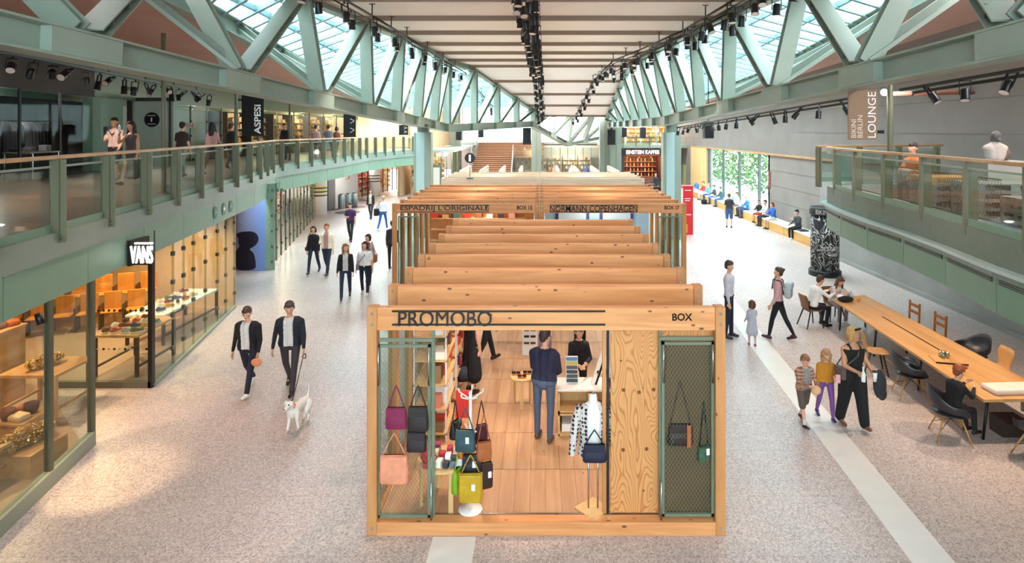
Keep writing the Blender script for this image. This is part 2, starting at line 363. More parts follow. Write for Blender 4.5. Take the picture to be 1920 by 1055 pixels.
struct('wall_back', MB().bx(-22, 14, -8.3, -8, 0, 3.6).bx(-22, -7, -8.3, -8, 3.6, 9.4).bx(7, 14, -8.3, -8, 3.6, 9.4), M_CONC)
wb = sempty('added_fill_window')  # glazed opening added behind the camera, lets in sky as front fill
for i in range(7): MB().bx(-7+i*2, -5.08+i*2, -8.2, -8.18, 3.6, 9.3).build('pane', M_GLASS2, wb); MB().bx(-5.08+i*2, -5+i*2, -8.25, -8.1, 3.6, 9.3).build('mullion', M_STEEL, wb)
# garden window on the right
win = sempty('window_1')
for px in (1329, 1355, 1385, 1422, 1442):
    d = 12.4/((px-CX)/F); MB().bx(12.4, 12.52, d-.09, d+.09, .5, 3.72).build('mullion', mat('window_frame', '#3c4744', .5), win)
ds = [12.4/((px-CX)/F) for px in (1329, 1355, 1385, 1422, 1442)]
for a, b in zip(ds, ds[1:]): MB().bx(12.45, 12.47, b+.09, a-.09, .5, 3.72).build('pane', M_GLASS2, win)
# ---------------------------------------------------------------- ceilings
def cz(d): return 8.85 if d <= 36.4 else 8.85-(d-36.4)*.21
def chordL(d): return Vector((-7.04+1.59*(d-8)/21, d, 6.09-.96*(d-8)/21))          # underside of the left lower chord
def chordR(d): return Vector((6.456-.0195*d, d, 6.249-.0361*d))
V1, V2 = Vector((-5.1, 33.7, 4.92)), Vector((-.5, 47, 5.3))
W1, W2 = Vector((5.9, 28.5, 5.22)), Vector((5.74, 50, 5.26))
TL = [(-12, -8), (-11, 2), (-10.4, 5), (-9.3, 9.2), (-8.0, 13.4), (-6.75, 17.5), (-6.1, 21.5), (-5.6, 24.7), (-5.28, 27.8), (-5.05, 30.8), (-5.0, 33.7)]
TR = [(10.4, -8), (9.6, 2), (9.0, 5), (8.5, 8), (7.53, 11.7), (6.75, 15.8), (6.15, 19.8), (5.78, 23), (5.55, 25.8), (5.38, 28.5), (5.2, 33), (5.4, 49), (5.4, 60)]
topL = lambda d: Vector((lx(TL, d), d, 8.85))
topR = lambda d: Vector((lx(TR, d), d, 8.8))
ce = sempty('ceiling')
cs = [-8, 2, 8.5, 11.6, 14.7, 17.8, 20.9, 24.0, 27.1, 30.2, 33.3, 36.4, 39.5, 42.6, 45.7, 49]
def cl(d):
    if d < 33.7: return lx(TL, d)
    t = (d-33.7)/(47-33.7); return -5.0+4.5*min(t, 1)
def cr(d): return lx(TR, d)
for a, b in zip(cs, cs[1:]):
    MB().slab([(cl(a), a+.04, cz(a)+.15), (cr(a), a+.04, cz(a)+.15), (cr(b), b-.04, cz(b)+.15), (cl(b), b-.04, cz(b)+.15)], .1).build('ceiling_panel', M_CEIL, ce)
    MB().beam((cl(b), b, cz(b)+.05), (cr(b), b, cz(b)+.05), .16, .3).build('ceiling_beam', M_CEILB, ce)
LBm = [(-12.6, -8), (-11.2, 2), (-9.7, 8), (-8.4, 13.2), (-8.5, 15.6), (-10.5, 32.6), (-11.2, 40), (-10.5, 48)]
RBm = [(11, -8), (10.0, 2), (9.5, 8), (8.8, 13), (9.1, 15), (10.7, 28), (10.9, 50)]
bzL = lambda d: 8.05-.0441*(max(d, 0)-15.6)
bzR = lambda d: 8.2-.0385*(max(d, 0)-15)
bl = MB(); br_ = MB()
for a, b in zip(LBm, LBm[1:]): bl.slab([(a[0], a[1], bzL(a[1])+.2), (-22, a[1], bzL(a[1])+.2), (-22, b[1], bzL(b[1])+.2), (b[0], b[1], bzL(b[1])+.2)], .2)
for a, b in zip(RBm, RBm[1:]): br_.slab([(a[0], a[1], bzR(a[1])+.2), (12.8, a[1], bzR(a[1])+.2), (12.8, b[1], bzR(b[1])+.2), (b[0], b[1], bzR(b[1])+.2)], .2)
struct('ceiling_brown_left', bl, M_SOFFIT); struct('ceiling_brown_right', br_, M_SOFFIT)
tr = MB()
for ln, bz in ((LBm[3:], bzL), (RBm[3:], bzR)):
    for a, b in zip(ln, ln[1:]): tr.ibeam((*a, bz(a[1])-.05), (*b, bz(b[1])-.05), .35, .5, .04, .03)
struct('trim_5', tr, M_STEEL)
# skylights: sloping glass between the upper chords and the edge beams, each pane between glazing bars
def skylight(name, inner, outer, d0, d1, n, zi, zo):
    r = sempty(name); m_bar = mat('glazing_bar', '#6f8f94', .4)
    for i in range(n+1):
        d = d0+(d1-d0)*i/n; p, q = Vector((inner(d), d, zi(d))), Vector((outer(d), d, zo(d)))
        MB().beam(p, q, .15, .24).build('glazing_bar', m_bar, r)
        if i < n:
            e = d0+(d1-d0)*(i+1)/n
            p2, q2 = Vector((inner(e), e, zi(e))), Vector((outer(e), e, zo(e)))
            MB().slab([p, q, q2, p2], .02).build('pane', M_GLASS2, r)
            for t in (.33, .66): MB().beam(p.lerp(q, t), p2.lerp(q2, t), .1, .16).build('cross_bar', m_bar, r)
skylight('window_2', lambda d: cl(d)-.15, lambda d: lx(LBm, d), 13.6, 47, 34, lambda d: cz(d)+.25, lambda d: bzL(d)+.2)
skylight('window_3', lambda d: cr(d)+.15, lambda d: lx(RBm, d), 12.5, 49, 37, lambda d: cz(d)+.25, lambda d: bzR(d)+.2)

# ---------------------------------------------------------------- roof trusses
def truss(name, label, nodes, top, H=.45):
    """nodes: points on the underside of the lower chord; top: matching points of the upper chord"""
    r = thing(name, label, 'truss', nodes[0]); o = Vector(nodes[0]); N = [Vector(p)-o for p in nodes]; T = [Vector(p)-o for p in top]
    for k in range(len(N)-1):
        a, b = N[k]+Vector((0, 0, H/2)), N[k+1]+Vector((0, 0, H/2)); t = (b-a).normalized()
        MB().ibeam(a-t*.01, b+t*.01, .42, H, .035, .05).build('lower_chord', M_STEEL, r)
        L = (b-a).length
        for e, s in ((a, 1), (b, -1)): MB().beam(e, e+t*s*L*.16, .4, H-.08).build('gusset_box', M_STEEL, r)
        MB().ibeam(T[k], T[k+1], .34, .34, .03, .03).build('upper_chord', M_STEEL, r)
    for k in range(len(N)):
        ax = (N[min(k+1, len(N)-1)]-N[max(k-1, 0)]).normalized()
        a = N[k]+Vector((0, 0, H)); v = MB().ibeam(a, T[k], .40, .22, .03, .03, up=ax); v.build('vertical_strut', M_STEEL, r)
        if k+1 < len(N):
            v = MB().ibeam(a+ax*.25, T[k+1]-ax*.15, .40, .22, .03, .03, up=ax.cross(Vector((0, 1e-3, 0)))+Vector((0, 0, 1))).build('diagonal_strut', M_STEEL, r)
    for k in range(len(N)-1):
        ax = (N[k+1]-N[k]).normalized(); a = N[k]+Vector((0, 0, H)); q = T[k+1]-ax*.15
        for t in (.12, .3, .7): c = (a+ax*.25).lerp(q, t); MB().box((c.x, c.y, c.z), (.36, .02, .2)).build('stiffener', M_STEEL2, r)
    return r
nd = [5.2, 9.2, 13.4, 17.5, 21.5, 24.7, 27.8, 30.8, 33.7]
truss('roof_truss', 'long green steel roof truss along the left gallery', [chordL(d) for d in nd], [topL(d)+Vector((.0, 0, 0)) for d in nd])
ns = [V1+(V2-V1)*(i/4) for i in range(5)]
truss('roof_truss', 'green steel roof truss slanting to the middle above the far stalls', ns, [Vector((p.x, p.y, cz(p.y))) for p in ns])
nr = [4.2, 8.0, 11.7, 15.8, 19.8, 23.0, 25.8, 28.5]
truss('roof_truss', 'long green steel roof truss along the right wall', [chordR(d) for d in nr], [topR(d) for d in nr])
ns = [W1+(W2-W1)*(i/7) for i in range(8)]
truss('roof_truss', 'far green steel roof truss on the right beyond the blue-green column', ns, [Vector((lx(TR, p.y), p.y, cz(p.y)-.05)) for p in ns])
ns = [Vector((-.5, 47.2, 5.2)), Vector((1.0, 51, 4.4)), Vector((2.5, 55, 3.6))]
truss('roof_truss', 'far green steel truss sloping down to the right behind the stalls', ns, [Vector((-.5, 47.2, 6.7)), Vector((1.2, 51, 6.6)), Vector((3, 55, 6.5))], .35)
ns = [Vector((2.5, 55, 3.6)), Vector((4.1, 56.5, 3.9)), Vector((5.7, 58, 4.2))]
truss('roof_truss', 'small far truss fanning up toward the coffee shop', ns, [Vector((2.9, 55, 6.4)), Vector((4.9, 56.5, 6.4)), Vector((7, 58, 6.4))], .3)
# inclined props between the trusses and the gallery edge beams
for k, (a, b) in enumerate(((chordL(13.4), (-8.6, 12.6, 8.1)), (chordL(17.5), (-8.75, 17.9, 7.95)), (chordL(21.5), (-9.2, 21.9, 7.75)), (chordL(24.7), (-9.6, 25, 7.6)), (chordR(11.7), (9.0, 11.6, 8.3)), (chordR(15.8), (9.3, 16.2, 8.15)), (chordR(19.8), (10.1, 20.1, 8.0)))):
    a = Vector(a)+Vector((0, 0, .5)); b = Vector(b); s = 'left' if k < 4 else 'right'
    t = thing('roof_prop', 'green steel prop behind the %s roof truss' % s, 'strut', a, group='props behind the %s truss' % s)
    MB().beam((0, 0, 0), b-a, .34, .08).build('flange', M_STEEL, t); MB().beam((0, 0, .12), b-a+Vector((0, 0, .12)), .06, .16).build('web', M_STEEL2, t)
# columns
def column(x, y, label):
    t = thing('steel_column', label, 'column', (x, y, 0)); w = .41
    MB().bx(-w, w, -.3, .3, 0, 4.93).build('cladding', M_STEEL, t, bevel=.03)
    MB().bx(-.28, .1, -.302, -.31, 0.02, 4.9).build('recessed_face', mat('pale_steel', '#a9c3c2', .4), t)
    MB().bx(-.25, .25, -.22, .22, 4.93, 5.3).build('head', M_STEEL2, t)
column(-5.5, 29, 'blue-green clad steel column left of the market stalls')
column(6.1, 28.5, 'blue-green clad steel column right of the market stalls, beside the red totem')
for px, d, top in ((315, 14.2, 6.9), (449, 19.9, 6.9), (547, 30, 6.9)):
    x = (px-CX)/F*d
    tag(MB().cyl((0, 0, 0), (0, 0, top-DECK+.35), .05, n=10).lathe([(.12, 0), (.12, .02)], 14).build('gallery_pole', M_POST, loc=(x-.1, d, DECK)), {315: 'thin olive pole standing at the gallery edge beside the door with the round sign', 449: 'thin olive pole at the gallery edge beside the black banner', 547: 'thin olive pole at the gallery edge behind the man in black'}[px], 'pole')
# ---------------------------------------------------------------- market stalls of pine beams
H_ST = 2.82; SP = 1.065
def stall(label, x0, x1, d0, n, m_beam, m_post, planks=True, glazed=True, group=None, bolts=True, yw=.12):
    """open-topped stall: a portal of two posts and a cross beam every module"""
    t = thing('market_stall', label, 'stall', (x0, d0, 0), group=group); W = x1-x0; D = (n-1)*SP+yw
    pm = None; bmh = None
    for i in range(n):
        y = i*SP; top = H_ST+(.0 if i else 0)
        b = MB().bx(.125, W-.125, y, y+yw, top-.29, top-.01).build('beam', m_beam, t, bevel=.006) if bmh is None else put('beam', bmh, t, (0, y, 0))
        if bmh is None: bmh = b.data
        elif True: b.modifiers.new('bevel', 'BEVEL').width = .006
        for k, x in enumerate((0, W-.125)):
            if pm is None: o = MB().bx(0, .125, 0, yw+.03, 0, H_ST).build('post', m_post, t, (x, y-.015, 0), bevel=.006); pm = o.data
            else: o = put('post', pm, t, (x, y-.015, 0)); o.modifiers.new('bevel', 'BEVEL').width = .006
            if bolts and i < 4:
                for z in (H_ST-.08, H_ST-.21, .09)[:3 if i == 0 else 2]: MB().cyl((.0625, -.006, z), (.0625, .004, z), .018, n=8).build('bolt', M_CHROME, o)
    MB().bx(.125, W-.125, -.02, .15, 0, .165).build('front_sill', m_beam, t, bevel=.006)
    MB().bx(.125, W-.125, D-.1, D+.02, 0, .165).build('rear_sill', m_beam, t)
    for x in (0.01, W-.115): MB().bx(x, x+.105, .1, D-.1, 0, .165).build('side_sill', m_post, t)
    MB().bx(.115, W-.115, .15, D-.1, .0, .125).build('floor_base', mat('floor_gap', '#e8c79c', .6), t)
    if planks:
        w = .2; k = int((W-.27)/w); w = (W-.27)/k; me = None
        for i in range(n-1):
            for j in range(k):
                y = .16+i*SP; L = SP-.012 if i < n-2 else SP-.14
                if me is None or i == n-2: o = MB().bx(.002, w-.002, 0, L, 0, .025).build('floor_plank', M_PLANK, t, (.135+j*w, y, .12)); me = me or o.data
                else: put('floor_plank', me, t, (.135+j*w, y, .12))
    if glazed:
        for i in range(n-1):
            for x in (.05, W-.075): MB().bx(x, x+.012, i*SP+.14, (i+1)*SP-.02, .165, 2.45).build('side_pane', M_GLASSG, t)
        for x in (.045, W-.085): MB().bx(x, x+.03, .12, D-.12, 2.45, 2.5).build('side_rail', M_STEEL, t)
    return t
X0, X1, DF = -2.137, 2.296, 7.586
promobo = stall('nearest pine market stall with the black lettering PROMOBO over its open front', X0, X1, DF, 8, M_PINE, M_PINEZ)
st15 = stall('left stall of the second row, lettered ESPADRIJ over its front beam', -4.43, -.02, 18.4, 7, M_PINE, M_PINEZ)
st17 = stall('right stall of the second row, lettered NORMANN COPENHAGEN over its front beam', .0, 4.40, 18.4, 7, M_PINE, M_PINEZ)
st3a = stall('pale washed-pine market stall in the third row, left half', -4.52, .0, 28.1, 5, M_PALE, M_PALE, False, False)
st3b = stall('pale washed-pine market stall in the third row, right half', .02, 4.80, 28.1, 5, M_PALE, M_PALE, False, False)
st4 = thing('market_stall', 'farthest pale market stall whose beams run away from the viewer', 'stall', (-4.4, 33.6, 0))
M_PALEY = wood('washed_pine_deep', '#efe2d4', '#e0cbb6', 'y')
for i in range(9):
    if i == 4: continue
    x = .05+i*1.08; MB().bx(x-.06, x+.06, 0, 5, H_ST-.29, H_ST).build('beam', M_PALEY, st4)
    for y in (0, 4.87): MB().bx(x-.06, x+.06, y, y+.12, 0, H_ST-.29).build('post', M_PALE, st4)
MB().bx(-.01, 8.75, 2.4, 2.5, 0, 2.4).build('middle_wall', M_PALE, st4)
# lettering on the stall fronts (child of the front beam's stall)
def wx(px, d): return (px-CX)/F*d
def wz(py, d): return EYE-(py-HY)/F*d
yf = DF-.02
for py in (583.5, 608.5):
    z = wz(py, yf)-0; MB().bx(wx(735, yf)-X0, wx(1135, yf)-X0, -.03, -.0, z-.009, z+.009).build('sign_rail', M_BLACK, promobo)
text('lettering', 'PROMOBO', wx(747, yf)-X0, wx(922, yf)-X0, wz(611, yf), wz(583, yf), -.035, M_BLACK, promobo, .02)
text('stall_number', 'BOX', wx(1261, yf)-X0, wx(1299, yf)-X0, wz(602, yf), wz(588, yf), -.004, M_BLACK, promobo, .003, bold=.03)
for st, xo, s, a, b, num, c, e in ((st15, -4.43, "ESPADRIJ L'ORIGINALE", 751, 917, 'BOX 15', 969, 998), (st17, 0, 'NORMANN COPENHAGEN', 1031, 1195, 'BOX 17', 1246, 1274)):
    d = 18.38; z0, z1 = wz(397.0, d), wz(384.5, d)
    text('lettering', s, wx(a, d)-xo, wx(b, d)-xo, z0+.005, z1-.005, -.05, M_BLACK, st, .012, bold=.006)
    for z in (z0, z1): MB().bx(wx(a, d)-xo, wx(b, d)-xo, -.05, -.035, z-.011, z+.011).build('sign_rail', M_BLACK, st)
    text('stall_number', num, wx(c, d)-xo, wx(e, d)-xo, wz(393, d), wz(385.5, d), -.004, M_BLACK, st, .003, bold=.03)

# ---- wire-mesh doors and plywood door of the near stall
M_FRAME = mat('green_frame', '#6f7a66', .4)
def mesh_panel(parent, x0, x1, z0, z1, y, pitch=.045, r=.0016, m=None):
    mb = MB(); W, Hh = x1-x0, z1-z0; k = 1.6                         # diamonds taller than wide
    def seg(xa, za, xb, zb): mb.beam((xa, y, za), (xb, y, zb), r*2, r*2, up=(0, 1, 0))
    n = int((W+Hh/k)/pitch)+1
    for i in range(n):
        c = i*pitch
        # line x = c - (z)/k
        zA = max(0, (c-W)*k); zB = min(Hh, c*k)
        if zB-zA > .01:
            seg(x0+c-zA/k, z0+zA, x0+c-zB/k, z0+zB); seg(x1-(c-zA/k), z0+zA, x1-(c-zB/k), z0+zB)
    o = mb.build('wire_mesh', m or M_FRAME, parent, fixn=False); o['kind'] = 'stuff'; return o
def mesh_door(x0, x1, z0, z1, y, label):
    o = MB().bx(x0, x0+.035, y, y+.035, z0, z1).bx(x1-.035, x1, y, y+.035, z0, z1).bx(x0, x1, y, y+.035, z0, z0+.035).bx(x0, x1, y, y+.035, z1-.035, z1).build('mesh_door', M_FRAME, promobo)
    o['label'] = label
    mesh_panel(o, x0+.03, x1-.03, z0+.03, z1-.03, y+.018)
    for x in (x0-.01, x1+.01): MB().cyl((x, y-.02, z0-.1), (x, y-.02, z0+.45), .012, n=8).cyl((x, y-.02, z0-.12), (x, y-.02, z0-.06), .022, n=8).build('drop_bolt', M_CHROME, o)
    for x in (x0+.02, x1-.02): MB().cyl((x, y-.02, z1-.5), (x, y-.02, z1-.02), .012, n=8).build('lift_rod', M_CHROME, o)
    return o
D_IN = 7.66
def sx(px, d=D_IN): return wx(px, d)-X0
def sz(py, d=D_IN): return wz(py, d)
mesh_door(sx(708), sx(808), sz(968), sz(645), .05, 'green framed wire mesh door with handbags hanging on it')
mesh_door(sx(1240), sx(1338), sz(966), sz(640), .05, 'green framed wire mesh door in front of the plywood')
rail = MB().bx(.13, sx(812), .06, .09, sz(637)-.02, sz(637)+.02).build('door_head', M_FRAME, promobo)
MB().bx(sx(1236), sx(1342), .06, .09, sz(634)-.02, sz(634)+.02).build('door_head', M_FRAME, promobo)
MB().bx(sx(808)+.005, sx(808)+.045, .09, .13, .15, 2.55).build('door_post', M_FRAME, promobo)
MB().bx(sx(1236), sx(1236)+.03, .09, .12, .15, 2.55).build('door_post', M_FRAME, promobo)
MB().bx(sx(1243), sx(1337), .125, .13, .2, sz(643)).build('shade_sheet', mat('painted_shade', '#5f4527', .7, noise=.15, nscale=3), promobo)  # dark brown sheet added in place of the shade behind the dense mesh
pd = MB().bx(sx(1147), sx(1345), .17, .195, .18, 2.53).build('plywood_panel', M_PLY, promobo)
M_KNOT = mat('knot', '#7a4215', .6)
for px, py in ((1169, 730), (1198, 734), (1225, 729), (1168, 842), (1212, 840), (1164, 675), (1206, 918)):
    MB().lathe([(.014 if py in (675, 918) else .024, 0), (.014 if py in (675, 918) else .024, .003)], 12).build('knot', M_KNOT, pd, (sx(px, 7.77), .1685, sz(py, 7.77))).rotation_euler = (math.pi/2, 0, 0)
MB().bx(sx(1139), sx(1144), .17, .2, .15, 2.55).bx(sx(1131), sx(1138), .17, .22, .15, 2.55, 1).build('door_edge', [M_BLACK, M_PINEZ], promobo)
for i in range(9):
    z = .3+i*.26; MB().cyl((sx(1141.5), .16, z), (sx(1141.5), .17, z), .016, n=8).build('door_stud', M_BLACK, promobo)
MB().bx(.135, 4.3, .155, .175, .150, .168).build('threshold_track', M_CHROME, promobo)
# ---------------------------------------------------------------- goods in the near stall
FLZ = .145
def leather(name, c): return mat('leather_'+name, c, .5, noise=.12, nscale=14, bump=.1)
def handbag(label, loc, rz, w, h, t, m, strap=.35, flap=True, tagc=True, taper=.85, strapm=None):
    """loc is the hook the strap hangs from"""
    r = thing('handbag', label, 'bag', (loc[0], loc[1], loc[2]-strap-h), rz); mb = MB()
    rows = [(0, .90, .8), (.06, .98, 1.0), (.35, 1, 1.0), (.75, (1+taper)/2, .7), (1, taper, .25)]; vs = []; N = 12
    for z, sw, stt in rows:
        for i in range(N):
            a = 2*math.pi*i/N; cx, cy = math.cos(a), math.sin(a); e = .45
            vs.append((math.copysign(abs(cx)**e, cx)*w/2*sw, math.copysign(abs(cy)**e, cy)*t/2*stt, z*h))
    mb.add(vs, [(j*N+i, j*N+(i+1) % N, (j+1)*N+(i+1) % N, (j+1)*N+i) for j in range(len(rows)-1) for i in range(N)], 0, True)
    mb.add(vs[:N], [tuple(reversed(range(N)))]); mb.add(vs[-N:], [tuple(range(N))]); mb.build('bag_body', m, r)
    if flap: MB().bx(-w*.44, w*.44, -t*.55, -t*.40, h*.62, h*.97).bx(-w*.44, w*.44, -t*.4, t*.2, h*.97, h).build('flap', m, r, bevel=.006)
    MB().tube([(-w*.38, 0, h*.96), (-w*.2, 0, h+strap*.5), (0, 0, h+strap), (w*.2, 0, h+strap*.5), (w*.38, 0, h*.96)], .008, 6).build('strap', strapm or m, r)
    if tagc: MB().bx(w*.05, w*.05+.045, -t*.62, -t*.6, h*.45, h*.45+.08).build('price_tag', M_WHITE, r)
    return r
def hook(px, py, d): return P(px, py, d)
# bags hanging on the left mesh door
for px, py, w, h, st, c, cn, lab in ((743, 722, .27, .26, .27, '#7d1645', 'plum', 'plum leather handbag hanging on the mesh door'), (784, 722, .26, .3, .26, '#241f1d', 'black', 'black leather handbag hanging on the mesh door beside the plum one'),
        (781, 783, .25, .24, .17, '#2b2126', 'charcoal', 'small charcoal flap bag hanging lowest on the right of the mesh door'), (739, 812, .37, .35, .26, '#e08f70', 'salmon', 'large salmon pink shoulder bag hanging at the bottom of the mesh door')):
    p = hook(px, py, 7.56); handbag(lab, (p.x, 7.56, p.z), 0, w, h, .09, leather(cn, c), st, tagc=False)
# white coat stand with handbags
g = G(882, 957, FLZ); sx0, sy0 = g.x, g.y
cstand = thing('coat_stand', 'white metal coat stand with round foot, loaded with handbags', 'coat stand', (sx0, sy0, FLZ))
MB().lathe([(.15, 0), (.155, .012), (.15, .03), (.03, .034)], 32).build('foot', M_WHITE, cstand)
MB().cyl((0, 0, .03), (0, 0, 1.52), .02, n=12).build('pole', M_WHITE, cstand)
for k in range(5):
    a = k*2*math.pi/5+.3; MB().cyl((0, 0, 1.42), (.16*math.cos(a), .16*math.sin(a), 1.5), .009, n=6).cyl((.16*math.cos(a), .16*math.sin(a), 1.5), (.17*math.cos(a), .17*math.sin(a), 1.54), .012, n=6).build('hook_arm', M_WHITE, cstand)
for k in range(4):
    a = k*math.pi/2+.7; MB().cyl((0, 0, 1.0), (.13*math.cos(a), .13*math.sin(a), 1.06), .009, n=6).build('hook_arm', M_WHITE, cstand)
def onstand(a, z, lab, c, cn, w, h, st, t=.1, rr=.15, **k):
    handbag(lab, (sx0+rr*math.cos(a), sy0+rr*math.sin(a), FLZ+z), math.radians(math.degrees(a)+90)*.25, w, h, t, leather(cn, c), st, **k)
onstand(-2.0, 1.36, 'teal leather bag with white tag hanging on the coat stand', '#2e4a52', 'teal', .27, .27, .27, rr=.12)
onstand(3.0, 1.40, 'black rounded bag hanging on the left of the coat stand', '#14161c', 'ink', .17, .22, .26, rr=.2, tagc=False)
onstand(.1, 1.4, 'dark red bag hanging at the back of the coat stand', '#4a1420', 'wine', .16, .24, .3, rr=.14, tagc=False)
onstand(-.45, 1.28, 'tan brown bag hanging on the right of the coat stand', '#a5592c', 'tan', .2, .24, .34, rr=.2, tagc=False)
onstand(2.6, 1.12, 'orange tan pouch hanging behind the teal bag on the coat stand', '#d97a35', 'orange', .16, .16, .3, rr=.12, tagc=False)
onstand(-1.3, .93, 'navy bag hanging behind the yellow bag', '#191c33', 'navy', .24, .26, .16, rr=.09)
onstand(-1.45, .82, 'large mustard yellow tote bag with white tag on the coat stand', '#bb9410', 'mustard', .3, .36, .22, rr=.2, taper=1.0)
onstand(3.4, .78, 'lime green bag hanging low on the coat stand', '#7fa51e', 'lime', .22, .3, .2, rr=.16, tagc=False)
onstand(.0, .76, 'dark brown bag with white tag hanging low on the right of the coat stand', '#33201e', 'brown', .17, .32, .14, rr=.2)
# bag hanging on the right mesh door and a green lantern-like pouch
p = hook(1275, 713, 7.72); satchel = handbag('dark brown satchel with tan strap behind the right mesh door', (p.x, 7.7, p.z), 0, .33, .27, .1, leather('espresso', '#2a1a17'), .53, strapm=leather('strap', '#4a2b1c'), tagc=False)
MB().bx(.07, .12, -.064, -.05, .0, .27).build('tan_tab', leather('tan', '#a5592c'), satchel)
p = hook(1318, 750, 7.7); handbag('small green and white pouch at the edge of the right mesh door', (p.x, 7.66, p.z), .3, .16, .18, .08, leather('moss', '#3c5a44'), .55, strapm=M_BLACK)
# round stool-table with sunglasses
def stool(label, x, y, z, dia, h, legs=3, a0=-math.pi/2):
    r = thing('round_table', label, 'table', (x, y, z)); MB().lathe([(dia/2-.01, h-.035), (dia/2, h-.03), (dia/2, h-.004), (dia/2-.006, h)], 32).build('table_top', M_BIRCH, r)
    for k in range(legs):
        a = a0+k*2*math.pi/legs; c, s = math.cos(a)*(dia/2-.04), math.sin(a)*(dia/2-.04)
        MB().bx(-.03, .03, -.016, .016, 0, h-.035).build('leg', M_BIRCH, r, (c, s, 0), a+math.pi/2)
    return r
g = G(979, 704, FLZ+.52); stool('small birch stool displaying sunglasses in the near stall', g.x, g.y, FLZ, .42, .52)
for k, (dx, dy) in enumerate(((-.11, .06), (.09, .09), (.0, -.08))):
    s = thing('sunglasses', ['pair of black sunglasses on the left of the birch stool', 'pair of black sunglasses at the back right of the birch stool', 'pair of black sunglasses at the front of the birch stool'][k], 'sunglasses', (g.x+dx, g.y+dy, FLZ+.52), group='sunglasses on the stool')
    MB().bx(-.075, -.008, -.01, .004, .0, .055).bx(.008, .075, -.01, .004, .0, .055).build('lens', M_BLACK, s); MB().bx(-.01, .01, -.008, 0, .03, .045).bx(-.075, -.07, 0, .12, .04, .05).bx(.07, .075, 0, .12, .04, .05).build('frame', M_BLACK, s); MB().bx(-.07, .07, -.05, -.02, 0, .02).build('card', leather('tan', '#a5592c'), s)
# low table with folded wallets beside the coat stand
g = G(838, 868, FLZ+.55); tx, ty = g.x-.05, g.y+.12
stool('birch table by the mesh door stacked with colourful wallets and pouches', tx, ty, FLZ, .7, .55, 4, .4)
WC = ['#b3243c', '#e8e4e6', '#3f88a8', '#2f3440', '#8d2850', '#d9d0d4', '#e0889a', '#f1c9a0', '#5e6f7a', '#a02f58', '#f4efe9', '#44304a']
for k in range(26):
    a, b = k % 6, k//6; c = WC[(k*5+b) % len(WC)]
    x, y = tx-.2+a*.085+rnd.uniform(-.01, .01), ty-.2+b*.1+rnd.uniform(-.01, .01)
    if math.hypot(x-tx, y-ty) > .31: continue
    hh = .05+.02*((k*7) % 4)
    w = thing('wallet', '%s wallet on the birch table by the mesh door' % ['red', 'white', 'blue', 'dark grey', 'plum', 'pale', 'pink', 'peach', 'slate', 'magenta', 'ivory', 'violet'][(k*5+b) % 12], 'wallet', (x, y, FLZ+.55), rnd.uniform(-.2, .2), 'wallets on the birch table')
    MB().bx(-.036, .036, -.045, .045, 0, hh).build('body', mat('wal'+c, c, .5), w, bevel=.006); MB().bx(-.03, .03, -.05, -.045, hh*.5, hh*.95).build('flap', mat('wal'+c, c, .5), w)
tag(MB().ell((0, 0, .09), (.1, .1, .09), 14, 8).build('felt_hat', mat('hat_red', '#b0182c', .8), loc=(tx-.2, ty-.1, FLZ+.55)), 'round red felt hat on the birch table of wallets', 'hat')
# display counter with crates, box rack and cash desk on the right
g = G(1068, 817, FLZ); cx, cy = g.x, g.y
ctr = thing('sales_counter', 'sales counter of stacked wooden crates with white top in the near stall', 'counter', (cx, cy, FLZ))
for x in (-.18, .35):
    for z in (0, .37): MB().bx(x, x+.5, 0, .4, z, z+.03).bx(x, x+.5, 0, .4, z+.32, z+.35).bx(x, x+.025, 0, .4, z, z+.35).bx(x+.475, x+.5, 0, .4, z, z+.35).bx(x, x+.5, .38, .4, z, z+.35).build('crate', M_BIRCH, ctr)
MB().bx(-.2, .9, -.03, .45, .72, .755).build('counter_top', M_WHITE, ctr)
MB().bx(-.12, .28, .06, .34, .04, .16).build('drawer_box', M_WHITE, ctr)
bk = thing('wallet_rack', 'slanted display rack of small dark wallets on the sales counter', 'rack', (cx+.05, cy+.2, FLZ+.755))
MB().bx(-.1, .1, -.01, .01, 0, .42, M=Matrix.Rotation(-.3, 4, 'X')).build('back_board', M_WHITE, bk)
for k in range(6): MB().bx(-.09, .09, -.045, -.012, .02+k*.066, .07+k*.066, M=Matrix.Rotation(-.3, 4, 'X')).build('wallet_row', mat('rack%d' % k, ['#2a2d3a', '#3a3038', '#20242c', '#5a2c33', '#b0a030', '#4a70a0'][k], .5), bk)
eas = thing('a_frame_display', 'white letter-A shaped display stand on the counter', 'display', (cx+.55, cy+.18, FLZ+.755))
MB().beam((-.17, 0, 0), (0, 0, .52), .06, .05, up=(0, 1, 0)).beam((.17, 0, 0), (0, 0, .52), .06, .05, up=(0, 1, 0)).beam((-.1, 0, .2), (.1, 0, .2), .05, .05, up=(0, 1, 0)).build('frame', M_WHITE, eas)
MB().beam((-.12, -.03, 0), (.0, -.03, .36), .03, .02, up=(0, 1, 0)).beam((.12, -.03, 0), (0, -.03, .36), .03, .02, up=(0, 1, 0)).build('black_inlay', M_BLACK, eas)
for k, (dx, dz, c) in enumerate(((.78, .1, '#e8e8ea'), (.66, .55, '#d9dde4'))):
    tag(MB().bx(-.09, .09, -.01, .01, 0, .22, M=Matrix.Rotation(-.2, 4, 'X')).bx(-.07, .07, -.015, -.011, .03, .12, 1, M=Matrix.Rotation(-.2, 4, 'X')).build('postcard_holder', [mat('card%d' % k, c, .5), mat('cardp', '#7a8494', .5)], loc=(cx+dx, cy+.14+.2*k, FLZ+.755)), ['white card holder at the right end of the sales counter', 'white card holder behind the A-shaped display'][k], 'card holder')
beads = MB()
